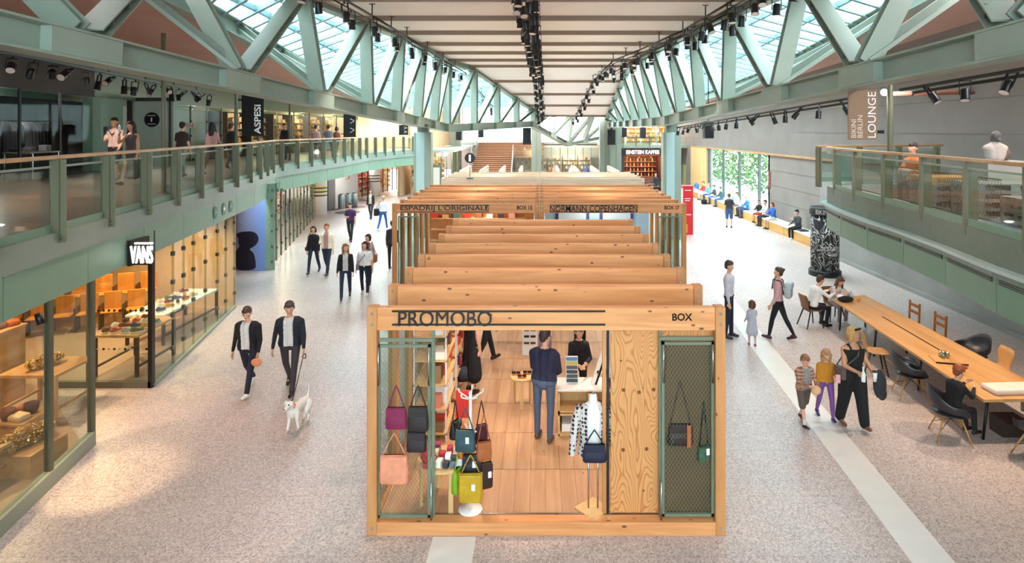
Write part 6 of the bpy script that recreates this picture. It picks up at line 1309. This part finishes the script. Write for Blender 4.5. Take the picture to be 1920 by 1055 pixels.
# ---------------------------------------------------------------- gallery shops on the left
def ulx(d): return lx(UL, d)
r9 = sempty('window_9')                                     # glass front of the dark fashion shop
ud = [2, 4.5, 7, 9.5, 11.5, 13.5, 15.5, 17.5, 19.5, 21.5]
for a, b in zip(ud, ud[1:]):
    MB().beam((ulx(a), a+.02, DECK+1.3), (ulx(b), b-.02, DECK+1.3), .014, 2.6).build('pane', glass('gallery_glass', '#dfe6e2', .006), r9); MB().bx(ulx(a)-.03, ulx(a)+.03, a-.03, a+.03, DECK, 6.2).build('mullion', M_BLACK, r9)
r10 = sempty('window_10')                                   # pale glazed fronts beyond the door
ud = [27.8, 29.3, 30.8, 32.3, 33.8, 36, 38, 40, 42, 44, 46, 48, 50]
for a, b in zip(ud, ud[1:]):
    MB().beam((ulx(a), a+.02, DECK+1.3), (ulx(b), b-.02, DECK+1.3), .014, 2.6).build('pane', glass('gallery_glass', '#dfe6e2', .006), r10)
    MB().bx(ulx(a)-.03, ulx(a)+.03, a-.03, a+.03, DECK, 6.2).build('mullion', M_STEEL2, r10)
    for z in (.5, 1.2, 1.9): MB().box((ulx(a)+.03, a, DECK+z), (.05, .08, .09)).build('clamp', M_BLACK, r10)
pb = MB(); pb.beam((-18.9, 26.5, 5), (-19.1, 35, 5), .1, 3); struct('wall_gallery_pale', pb, mat('pale_green_wall', '#c4cec6', .6))
struct('wall_gallery_piers', MB().bx(-16.4, -15.75, 22.0, 22.4, DECK, 6.2).bx(-17.3, -16.5, 27.3, 27.7, DECK, 6.2).bx(-16.3, -15.9, 22.4, 23.4, DECK, 6.2), M_FASCIA)
dr = sempty('door_3'); dx = (283-CX)/F*25
MB().bx(dx-.75, dx+.75, 25.0, 25.06, DECK, 6.2).build('door_leaf', mat('door_pale', '#a8b5a4', .5), dr); MB().bx(dx-.95, dx-.75, 24.95, 25.1, DECK, 6.25).bx(dx+.75, dx+.85, 24.95, 25.1, DECK, 6.25).bx(dx-.95, dx+.85, 24.95, 25.1, 6.2, 6.35).build('door_frame', mat('door_frame_dark', '#3b3d38', .5), dr)
MB().cyl((dx+.05, 24.96, 5.45), (dx+.05, 25.0, 5.45), .3, n=28).build('round_sign', M_BLACK, dr); text('sign_letter', 'I', dx+.02, dx+.08, 5.37, 5.53, 24.95, M_WHITE, dr, .004); MB().bx(dx-.12, dx+.22, 24.95, 24.955, 5.6, 5.63).bx(dx-.12, dx+.22, 24.95, 24.955, 5.26, 5.29).build('sign_line', M_WHITE, dr)
ds_ = thing('door_code_sign', 'small red door number sign reading D2 on the gallery wall', 'sign', (P(357, 240, 26.5).x, 26.5, P(357, 240, 26.5).z)); MB().bx(-.2, .2, 0, .02, 0, .22).build('plate', mat('plate', '#cfd2c8', .5), ds_); text('number', 'D2', -.15, .15, .04, .18, -.006, mat('code_red', '#c04048', .5), ds_, .004)
# dark fashion shop: rails of garments, tables
GAR = ['#8c7f8a', '#4a4448', '#b0a4ac', '#6a6068', '#2c282c', '#9a8f94', '#6f5a58', '#c4bac0']
for k, (d0, n) in enumerate(((8.5, 12), (11.8, 13), (15.0, 13), (18.4, 12))):
    x0 = ulx(d0)-1.1; t = thing('clothes_rail', '%s clothes rail in the dark gallery fashion shop' % ['nearest', 'second', 'third', 'farthest'][k], 'rail', (x0, d0, DECK), math.atan2(1, -.235)-math.pi/2, 'clothes rails in the gallery shop')
    for y in (0, 2.6): MB().cyl((0, y, 0), (0, y, 1.75), .02, n=8).build('upright', M_BLACK, t)
    MB().cyl((0, 0, 1.75), (0, 2.6, 1.75), .02, n=8).build('bar', M_BLACK, t)
    ca, sa = math.cos(t.rotation_euler[2]), math.sin(t.rotation_euler[2])
    for j in range(n):
        yy = .15+j*.19; c = GAR[(j*3+k) % 8]; L = rg.uniform(.7, 1.15)
        o = MB().add([(-.22, -.03, 0), (.22, -.03, 0), (.22, .03, 0), (-.22, .03, 0), (-.19, -.035, L*.8), (.19, -.035, L*.8), (.19, .035, L*.8), (-.19, .035, L*.8), (-.04, -.02, L), (.04, -.02, L), (.04, .02, L), (-.04, .02, L)], [(3, 2, 1, 0), (0, 1, 5, 4), (1, 2, 6, 5), (2, 3, 7, 6), (3, 0, 4, 7), (4, 5, 9, 8), (5, 6, 10, 9), (6, 7, 11, 10), (7, 4, 8, 11), (8, 9, 10, 11)]).build('hanging_garment', cloth(c), loc=(x0-sa*yy, d0+ca*yy, DECK+1.74-L), rz=t.rotation_euler[2], bevel=.01)
        tag(o, 'garment hanging on the rails of the dark gallery shop', 'garment', 'garments on the gallery rails')
for k, (x, y) in enumerate(((-14.6, 14.2), (-13.8, 10.2), (-15.4, 18.6))):
    t = thing('shop_table', '%s pale display table in the dark gallery shop' % ['middle', 'near', 'far'][k], 'table', (x, y, DECK), .2); MB().bx(-.4, .4, -.7, .7, .78, .82).build('table_top', M_CONC, t)
    for a in (-.36, .36):
        for b in (-.66, .66): MB().bx(a-.02, a+.02, b-.02, b+.02, 0, .78).build('leg', M_CHROME, t)
    for j in range(4): tag(MB().bx(-.13, .13, -.1, .1, 0, .1+.03*j).build('folded_garment', cloth(GAR[(j+k*2) % 8]), loc=(x-.12+.2*(j % 2), y-.45+.28*j, DECK+.82), bevel=.02), 'folded garment stack on the display tables of the gallery shop', 'garment', 'folded garments in the gallery shop')
for k in range(4):
    tag(MB().bx(-.15, .15, -1.2, 1.2, 0, .03).build('high_shelf', M_BLACK, loc=(ulx(9+3.2*k)-2.2, 9+3.2*k, 5.7), rz=.23), 'long high shelf for bags in the dark gallery shop', 'shelf', 'high shelves in the gallery shop')
    for j in range(5): tag(MB().bx(-.12, .12, -.18, .18, 0, .4).build('bag_box', cloth(GAR[(j*2+k) % 8]), loc=(ulx(9+3.2*k)-2.2-.23*(j-2)*.45, 9+3.2*k+(j-2)*.46, 5.73), rz=.23), 'fabric box on the high shelves of the gallery shop', 'box', 'boxes on the high shelves')
for x, y, p, c in ((-13.2, 10, 45, (1, .85, .9)), (-15.5, 14.5, 60, (1, .85, .9)), (-16.6, 18.5, 60, (1, .85, .9)), (-17.3, 30.5, 22, (.95, 1, .98)), (-17.0, 37.5, 110, WARM), (-16.6, 43, 110, WARM), (-16, 48, 110, WARM)):
    lamp('POINT', (x, y, 6.0), p, c, .2); tag(MB().cyl((0, 0, 0), (0, 0, .5), .07, n=10).build('pendant_can', M_BLACK, loc=(x, y, 6.06)), 'black can light hanging in the gallery shops', 'light', 'can lights of the gallery shops')
for k, y in enumerate((36.8, 39.2, 41.6, 44, 46.4, 48.8)):
    display_rack('warm lit wall display %s in the far gallery shops' % ['beside the glass front', 'second along', 'third along', 'fourth along', 'fifth along', 'at the far end'][k], ulx(y)-1.6, y, 1.9, 1.7, ['#e8b878', '#f4dcb8', '#c88a4a', '#7a5a3a', '#f0e4d4'], 'displays in the far gallery shops', 2.5, 5).location.z = DECK
# spotlights under the gallery ceiling
spot_me = None
def spotlight(label, group, p, kind='can', rz=0.0, sc=1.0, tilt=0.0):
    """black stage light: yoke, can and lens below a hanger"""
    t = thing('stage_spotlight', label, 'spotlight', p, rz, group); global spot_me
    if spot_me is None:
        a = MB().bx(-.1, -.085, -.02, .02, -.3, 0).bx(.085, .1, -.02, .02, -.3, 0).bx(-.1, .1, -.02, .02, -.015, .0).cyl((0, 0, 0), (0, 0, .06), .02, n=8).build('yoke', M_BLACK, t)
        b = MB().lathe([(.055, -.18), (.075, -.2), (.08, -.4), (.09, -.42)], 14).build('can', M_BLACK, t)
        c = MB().lathe([(.08, -.421), (.08, -.416)], 14).build('lens', mat('lens', '#d9c9c4', .2), t); spot_me = (a.data, b.data, c.data)
    else:
        for nm, me in zip(('yoke', 'can', 'lens'), spot_me): put(nm, me, t)
    t.scale = (sc, sc, sc); t.rotation_euler = (tilt, 0, rz); return t
for k in range(26):
    d = 7.5+k*.75; spotlight('black spotlight under the gallery ceiling on the left', 'spotlights under the left gallery ceiling', (-9.6-4.7*(d-7)/20, d, 6.5), rz=rg.uniform(0, 3), sc=rg.uniform(.75, 1.1), tilt=rg.uniform(-1.1, 1.1))
gl = thing('lighting_truss', 'black lighting rail under the left gallery ceiling', 'rail', (-9.6, 7, 6.6)); MB().beam((0, 0, 0), (-4.7, 20, 0), .08, .06).build('upper_rail', M_BLACK, gl); MB().beam((.35, 0, .3), (-4.35, 20, .3), .05, .05).build('lower_rail', M_BLACK, gl)
for k in range(8): MB().cyl((-4.7*k/8, 20*k/8, 0), (-4.7*k/8, 20*k/8, .7), .015, n=6).build('hanger', M_BLACK, gl)
for d in (9.5, 13, 16.5, 20, 24, 29, 34, 39): lamp('SPOT', (ulx(d)+2.7, d, 6.0), 150, (1, .82, .7), .08, (ulx(d)+3, d, DECK), 110)
tag(MB().cyl((0, 0, 0), (0, .0, .12), .1, n=14).build('round_speaker', M_BLACK, loc=(ulx(19.5)+.1, 19.5, 6.7)), 'round black loudspeaker on the green band above the gallery shop', 'speaker'); tag(MB().cyl((0, 0, 0), (0, .0, .12), .1, n=14).build('round_speaker', M_BLACK, loc=(ulx(24.5)+.1, 24.5, 6.6)), 'round black loudspeaker above the door with the round sign', 'speaker')
# banners of the gallery shops
def banner(label, px0, px1, py0, py1, d, s, ls, rot=True):
    a, b = P(px0, py1, d), P(px1, py0, d); t = thing('shop_banner', label, 'banner', ((a.x+b.x)/2, d, a.z)); w = (b.x-a.x)/2; h = b.z-a.z
    MB().bx(-w, w, 0, .03, 0, h).build('cloth', M_RUBBER, t); MB().bx(-w-.12, -w, .0, .03, h*.12, h*.16).bx(-w-.12, -w, .0, .03, h*.86, h*.9).build('bracket', M_BLACK, t)
    if s: text('lettering', s, ls[0]*w, ls[1]*w, h*ls[2], h*ls[3], -.006, M_WHITE, t, .004, bold=.02, rot=rot)
    else:
        z = MB()
        for i in range(4): z.beam((.1*w, -.006, h*(.2+.2*i)), (.75*w, -.006, h*(.3+.2*i)) if i % 2 == 0 else (.75*w, -.006, h*(.12+.2*i)), .02, .02, up=(0, 1, 0))
        z.build('zigzag_lettering', M_WHITE, t)
banner('black hanging banner lettered ASPESI on the gallery', 453, 494, 178, 255, 20.0, 'ASPESI', (.15, .75, .05, .76))
banner('black hanging banner with white zigzag lettering on the far gallery', 644, 667, 214, 257, 32.5, None, None)
banner('small black banner on the far gallery above the red shop', 748, 765, 234, 253, 43.5, None, None)
# ---------------------------------------------------------------- ceiling light tracks
def track(name, label, pts, hang):
    t = thing(name, label, 'rail', pts[0]); o = Vector(pts[0]); Q = [Vector(p)-o for p in pts]
    MB().tube(Q, .035, 8).build('upper_tube', M_BLACK, t); MB().tube([p-Vector((0, 0, .16)) for p in Q], .022, 6).build('lower_tube', M_BLACK, t)
    for i in range(len(Q)-1):
        for u in (0, .5): c = Q[i].lerp(Q[i+1], u); MB().cyl(c, c+Vector((0, 0, hang)), .02, n=6).bx(c.x-.09, c.x+.09, c.y-.02, c.y+.02, c.z+hang-.02, c.z+hang).build('hanger', M_BLACK, t)
    return t
def tz(d): return cz(d)-.42
LT = [(-5.5, 10), (-5.2, 14.5), (-5.0, 18.3), (-4.85, 22.4), (-4.7, 29.8), (-4.4, 36), (-3.9, 41), (-3.3, 45)]
RT = [(5.3, 10), (5.1, 16), (4.9, 21), (4.25, 26), (3.6, 30), (3.3, 38), (3.0, 44), (2.7, 48)]
R2 = [(5.75, 10), (5.5, 18), (5.1, 24), (4.6, 29), (4.4, 36)]
CT = [(-.42, 9), (-.3, 18), (-.25, 26), (-.1, 36), (0.05, 48)]
for nm, ln, lab, st, dbl in (('left', LT, 'black ceiling light track along the left edge of the ceiling', 1.15, 0), ('right', RT, 'black ceiling light track curving in along the right of the ceiling', 1.0, 0), ('outer right', R2, 'short black ceiling light track at the right edge of the ceiling', 1.6, 0), ('middle', CT, 'black ceiling light track down the middle of the ceiling', .8, 1)):
    track('ceiling_light_track', lab, [(x, y, tz(y)) for x, y in ln], .36)
    for i, (x, y, a) in enumerate(along(ln, st)):
        if y < 11: continue
        spotlight('black spotlight hanging from the %s ceiling track' % nm, 'spotlights on the %s ceiling track' % nm, (x+(.12 if i % 2 else -.12), y, tz(y)-.16), rz=rg.uniform(-.5, .5), sc=1.15, tilt=rg.uniform(-.5, .5))
        if dbl: spotlight('black spotlight hanging from the %s ceiling track' % nm, 'spotlights on the %s ceiling track' % nm, (x+(.22 if i % 2 else -.22), y+.3, tz(y)-.05), rz=rg.uniform(-.5, .5), sc=1.15, tilt=rg.uniform(-.7, .7))
for x, y in ((-5.0, 18), (-4.8, 26), (-.3, 14), (-.25, 24), (-.1, 34), (4.9, 21), (3.6, 30)): lamp('SPOT', (x, y, tz(y)-.75), 350, (1, .9, .82), .1, (x*1.05, y, 0), 80)
for x, y, tx_, ty_, p_ in ((-5.4, 11.5, -5.0, 8.6, 420), (-5.2, 14.5, -4.6, 12.5, 160), (-.4, 11.5, -.2, 7.0, 420), (5.3, 11.5, 4.4, 8.6, 160)): lamp('SPOT', (x, y, tz(y)-.75), p_, (1, .62, .5), .1, (tx_, ty_, 0), 62)
# fixtures under the right chord
for k in range(22):
    d = 8.6+k*.95; c = chordR(d)
    if 11.2 < d < 13.2: continue
    spotlight('black spotlight clamped under the right roof truss', 'spotlights under the right truss', (c.x+.35, d, c.z-.12), rz=rg.uniform(0, 3), sc=.8, tilt=rg.uniform(-.9, .9))
for a_, b_, lab in ((8, 11.2, 'short black lighting rail above the lounge'), (13.0, 28, 'long black lighting rail under the right roof truss')):
    rr_ = thing('lighting_truss', lab, 'rail', chordR(a_)+Vector((.35, 0, -.1))); e_ = chordR(b_)-chordR(a_)
    MB().beam((0, 0, 0), e_, .06, .05).build('upper_rail', M_BLACK, rr_); MB().beam((.25, 0, -.05), e_+Vector((.25, 0, -.05)), .05, .05).build('lower_rail', M_BLACK, rr_)
g0, g1 = P(1660, 176, 13.0), P(1828, 172, 12.6)
tb = thing('brown_duct', 'horizontal brown tube lamp beside the lounge banner', 'lamp', g0); MB().cyl((0, 0, 0), g1-g0, .05, n=14).build('tube', mat('brown_tube', '#6a4030', .5), tb)
for u in (.3, .55, .96): c = (g1-g0)*u; MB().cyl(c-Vector((.02, 0, 0)), c+Vector((.02, 0, 0)), .055, n=14).build('ring', M_BLACK, tb)
MB().ell((-.05, -.05, .03), .07, 12, 8).build('bulb', mat('bulb', '#ffffff', .3, emit=25), tb); lamp('POINT', tuple(g0+Vector((-.1, -.3, .03))), 60, (1, .95, .9), .06)
for x, y, z in ((9.2, 9.5, 6.6), (10, 12.5, 6.6), (8.5, 15.5, 6.6)): lamp('SPOT', (x, y, z), 220, (1, .78, .6), .08, (x-.3, y, DECK), 100)
for x, y, z in ((7.6, 11.2, 3.28), (7.7, 13.6, 3.28), (7.6, 9.4, 3.28)):
    lamp('SPOT', (x, y, z-.02), 150, (1, .8, .58), .06, (x, y, 0), 115); tag(MB().lathe([(.07, 0), (.07, .06)], 14).build('soffit_downlight', M_BLACK, loc=(x, y, z)), 'small downlight in the soffit above the long table', 'light', 'soffit downlights above the table')
# loudspeakers hanging at the far truss
for k, (px, py, d, sc) in enumerate(((988, 255, 46, 1.0), (1146, 257, 49.5, 1.0), (1328, 243, 26, .6), (902, 248, 44, .6), (861, 252, 40, .6), (1205, 249, 51, .75), (1170, 248, 51, .65))):
    p = P(px, py, d); t = thing('loudspeaker', ['tall black loudspeaker hanging in the middle of the far truss', 'tall black loudspeaker hanging beside the coffee shop', 'black angled loudspeaker hanging right of the blue-green column', 'dark round loudspeaker left of the stairs', 'dark loudspeaker hanging over the left stalls', 'dark loudspeaker above the coffee shop', 'small dark loudspeaker near the coffee shop sign'][k], 'loudspeaker', p); w = .32*sc; h = .62*sc
    MB().bx(-w, w, -.2, .2, -h, h).build('cabinet', M_BLACK, t, bevel=.03); MB().bx(-w*.85, w*.85, -.215, -.2, -h*.9, h*.9).build('grille', M_RUBBER, t); MB().cyl((0, 0, h), (0, 0, max(h+.3, (cz(d) if d < 49.9 else 8.6)+.05-p.z)), .02, n=6).build('hanger', M_BLACK, t)
# ---------------------------------------------------------------- far end: stairs, shops, coffee shop
st = thing('staircase', 'wide wooden staircase at the far end with steel stringers', 'stairs', (-4.6, 56, 0))
for k in range(14):
    z = 2.5*(k+1)/14; y = 4.0*k/14; MB().bx(-1.8, 1.9, y, y+.36, z-.06, z).build('tread', M_STAIR, st); MB().bx(-1.8, 1.9, y+.02, y+.05, z-.18, z-.06).build('riser', mat('riser_dark', '#5a3f2e', .7), st)
MB().bx(-2.6, 4.6, 4.0, 4.7, 2.35, 2.5).build('landing', M_STAIR, st)
for k in range(9):
    z = 2.5+1.3*(k+1)/9; y = 4.7+2.4*k/9; MB().bx(-1.6, 5.0, y, y+.36, z-.06, z).build('tread', M_STAIR, st); MB().bx(-1.6, 5.0, y+.02, y+.05, z-.15, z-.06).build('riser', mat('riser_dark', '#5a3f2e', .7), st)
for x in (-1.95, 2.0): MB().beam((x, 0, .35), (x, 4.0, 2.85), .1, .5).build('stringer', M_STEEL, st)
for x in (-1.75,): MB().beam((x, 4.7, 2.9), (x, 7.1, 4.2), .1, .5).build('stringer', M_STEEL, st)
for x in (-2.0, 2.0):
    MB().beam((x, 0, 1.15), (x, 4.0, 3.6), .05, .08).build('handrail', M_WHITE, st); MB().beam((x, 0, .85), (x, 4.0, 3.3), .012, .5).build('glass_balustrade', M_GLASSG, st)
MB().beam((-1.8, 4.7, 3.6), (-1.8, 7.1, 5.0), .05, .08).build('handrail', M_WHITE, st); MB().beam((-1.8, 4.7, 3.3), (-1.8, 7.1, 4.7), .012, .5).build('glass_balustrade', M_GLASSG, st)
struct('floor_far_upper', MB().bx(-10, 14, 63.2, 80, 3.6, 3.8).bx(5.9, 12.4, 51.5, 63.2, 3.55, 3.8).bx(-9.2, -6.6, 47.2, 63.2, 3.35, 3.55), mat('far_deck', '#8fa090', .5))
we = sempty('window_11')
for i in range(16):
    x = -9+i*1.3; MB().bx(x-.04, x+.04, 72, 72.1, 3.8, 8.6).build('mullion', M_STEEL, we); MB().bx(x+.04, x+1.26, 72.03, 72.05, 3.8, 8.6).build('pane', M_GLASS2, we)
MB().bx(-9, 12, 71.98, 72.1, 5.9, 6.0).build('transom', M_STEEL, we)
struct('wall_far', MB().bx(-22, 14, 79.8, 80, 0, 3.7).bx(-22, -9, 72, 72.2, 3.5, 9).bx(12.2, 14, 72, 72.2, 3.5, 9), M_CONC)
struct('ceiling_far', MB().bx(-10, 12.5, 50, 74, 8.6, 8.8), M_CEIL)
# far shop fronts left of, behind and right of the stairs
shopline('window_12', [(-9.2, 47.5), (-8.6, 53.5), (-7.2, 57)], .05, 3.1, .9, M_STEEL2)
shopline('window_13', [(-2.4, 60), (2.0, 60), (5.6, 58)], .05, 3.4, .9, M_STEEL2)
struct('wall_far_left', MB().beam((-10.8, 47, 1.7), (-9.5, 58, 1.7), .2, 3.4).beam((-10.0, 47, 5.2), (-8.4, 62, 5.2), .2, 3.2), mat('warm_far', '#c4a680', .7))
struct('wall_far_mid', MB().bx(-2.5, 6.2, 63, 63.2, 0, 3.5), mat('far_mid', '#d6cfc0', .7))
for k in range(5): display_rack('warm display shelf of the shop left of the stairs, %s' % ['first', 'second', 'third', 'fourth', 'fifth'][k], -9.6+.2*k, 48.5+1.8*k, 1.6, 1.45, ['#f0c47a', '#b5763a', '#f4e0bc', '#6a4a2c'], 'displays left of the stairs', 2.7, 5)
for k in range(5): display_rack('pale display shelf of the shop behind the stalls, %s' % ['first', 'second', 'third', 'fourth', 'fifth'][k], -1.6+1.55*k, 61.5, 1.4, 0, ['#e8e0d0', '#c8b0a0', '#8a6a5a', '#f4f0e8', '#b0b8c8'], 'displays behind the stalls', 2.6, 5)
for k, (x, y, c) in enumerate(((-.2, 58.6, '#e8e4e0'), (1.4, 58.4, '#c8a890'), (3.0, 57.8, '#f0ece6'), (4.4, 57.4, '#5a6aa0'))):
    me = fuse('m', [((0, 0, .9), (0, 0, 1.35), .13, .16, 0, 'b'), ((-.1, 0, 0.02), (-.08, 0, .9), .05, .09, 0, 'b'), ((.1, 0, 0.02), (.08, 0, .9), .05, .09, 0, 'b'), ((-.2, 0, 1.4), (-.26, 0, .85), .05, .035, 0, 'b'), ((.2, 0, 1.4), (.26, 0, .85), .05, .035, 0, 'b'), ((-.15, 0, 1.4), (.15, 0, 1.4), .06, .06, 0, 'b'), ((0, 0, 1.4), (0, 0, 1.68), .05, .09, 0, 'b')], .03, 2, [cloth(c)])
    tag(put('shop_mannequin', me, None, (x, y, .0)), '%s shop-window mannequin behind the far stalls' % ['white', 'tan', 'ivory', 'blue'][k], 'mannequin', 'shop-window mannequins')
tag(MB().bx(-.3, .35, 0, .05, 0, 2.4).bx(-.22, .27, -.01, 0, .1, 2.2, 1).build('door_4', [mat('door_dark', '#5a4f44', .5), mat('door_panel', '#b9b6a8', .5)], loc=(-7.9, 46.8, 0)), kind='structure')
# coffee shop
cf = thing('coffee_shop_front', 'dark coffee shop front with the lit letters EINSTEIN KAFFEE', 'shop front', (8.4, 50, 0))
MB().bx(-1.6, 1.7, 2.4, 2.5, 0, 3.5).bx(-1.6, -1.5, 0, 2.5, 0, 3.5).bx(1.6, 1.7, 0, 2.5, 0, 3.5).build('dark_interior', mat('cafe_dark', '#4a2a20', .7), cf); MB().bx(-1.7, 1.8, -.05, .1, 2.98, 3.5).build('sign_board', M_RUBBER, cf)
text('lettering', 'EINSTEIN KAFFEE', wx(1174, 50)-8.4, wx(1236, 50)-8.4, 3.1, 3.42, -.09, M_LIT, cf, .03, bold=.02); MB().bx(-1.35, 1.3, -.09, -.06, 3.0, 3.03).build('red_line', mat('red_lit', '#e02a2a', .5, emit=1.5), cf)
MB().bx(-1.4, 1.5, 1.0, 1.5, 0, 1.1).build('bar_counter', mat('bar_brown', '#6a3a26', .5), cf)
for k in range(4): MB().bx(-1.4, 1.5, 2.1, 2.4, 1.1+k*.42, 1.13+k*.42).build('bar_shelf', M_STAIR, cf)
for k in range(36): tag(MB().lathe([(.05, 0), (.05, .18), (.02, .24), (.02, .3)], 8).build('bar_bottle', mat('bb%d' % (k % 4), ['#e07a3a', '#f0b060', '#8a3a22', '#d8c8a8'][k % 4], .3), loc=(7.1+.31*(k % 9), 52.2, 1.13+.42*(k//9))), 'small bottle on the back shelves of the coffee shop', 'bottle', 'bottles in the coffee shop')
for x in (7.3, 8.3, 9.3):
    lamp('POINT', (x, 51.2, 2.7), 70, (1, .5, .25), .1); tag(MB().cyl((0, 0, 0), (0, 0, .7), .01, n=6).lathe([(.03, .0), (.12, -.14)], 14).build('pendant_lamp', mat('pendant', '#c05a2a', .4), loc=(x, 51.2, 2.85)), 'orange pendant lamp in the coffee shop', 'lamp', 'pendant lamps in the coffee shop')
for k in range(9):
    x, y = 8.2+.85*(k % 3), 43.5+2.0*(k//3); t = thing('cafe_table', 'dark square cafe table outside the coffee shop', 'table', (x, y, 0), 0, 'cafe tables'); MB().bx(-.35, .35, -.35, .35, 1.0, 1.05).build('table_top', M_BLACK, t); MB().cyl((0, 0, 0), (0, 0, 1.0), .03, n=8).build('stem', M_BLACK, t); MB().bx(-.25, .25, -.25, .25, 0, .03).build('foot', M_BLACK, t)
for x, y, lab, t_, h_ in ((7.6, 47.5, 'barista in black at the coffee shop', '#1c1a1c', '#2a1a14'), (8.8, 46.5, 'guest in dark coat outside the coffee shop', '#2c2a30', '#3a2418'), (6.2, 43.5, 'blond guest near the coffee shop tables', '#8a7a70', '#d8c8a0'), (4.6, 54.5, 'shopper in blue behind the far stalls', '#3a4a90', '#2a1a14'), (.9, 55, 'shopper in brown behind the far stalls', '#7a4a30', '#3a2014')):
    person(lab, (x, y, 0), rg.uniform(-60, 60), 1.75, STAND, DOWN, 0, (0, 0), t_, hair=h_, detail=0)
# far upper right balcony over the coffee shop
for k in range(4): display_rack('warm upper shop display over the coffee shop, %s' % ['left', 'second', 'third', 'right'][k], 7.0+1.35*k, 54.5, 1.2, 0, ['#d8c030', '#c88a50', '#f0e0c0', '#9a6a40'], 'displays over the coffee shop', 1.9, 4).location.z = 3.8
balustrade('balustrade', 'glass balustrade above the coffee shop', [(5.9, 51.6), (12.2, 51.6)], 4.65, 1.1)
for x, y, z, p, c in ((-8.4, 50, 2.9, 130, WARM), (-8.0, 54.5, 2.9, 130, WARM), (-.5, 60.5, 2.9, 160, (1, .85, .7)), (3.2, 60.3, 2.9, 160, (1, .85, .7)), (9, 53.4, 5.9, 150, WARM), (-9, 56, 5.5, 120, WARM)):
    lamp('POINT', (x, y, z), p, c, .2)
for x, y, z1, lab in ((-8.0, 58.8, 8.6, 'olive clad pillar left of the staircase'), (-.3, 55.2, 8.6, 'olive clad pillar in front of the staircase top'), (5.4, 50.8, 8.6, 'olive clad pillar left of the coffee shop'), (6.2, 50.3, 6.4, 'narrow olive pillar beside the coffee shop')):
    t = thing('clad_pillar', lab, 'pillar', (x, y, 0)); MB().bx(-.45, .45, -.35, .35, 0, z1).build('cladding', M_STEEL2, t, bevel=.03); MB().bx(-.08, .08, -.36, -.35, 0.05, z1-.1).build('joint', M_POST, t)
struct('wall_far_gallery', MB().bx(-22, -8.9, 57.0, 57.2, 3.5, 9).bx(-22, -13.4, 54.0, 54.2, 0, 9), mat('warm_far', '#c4a680', .7))
bpy.data.scenes.remove(WORK)
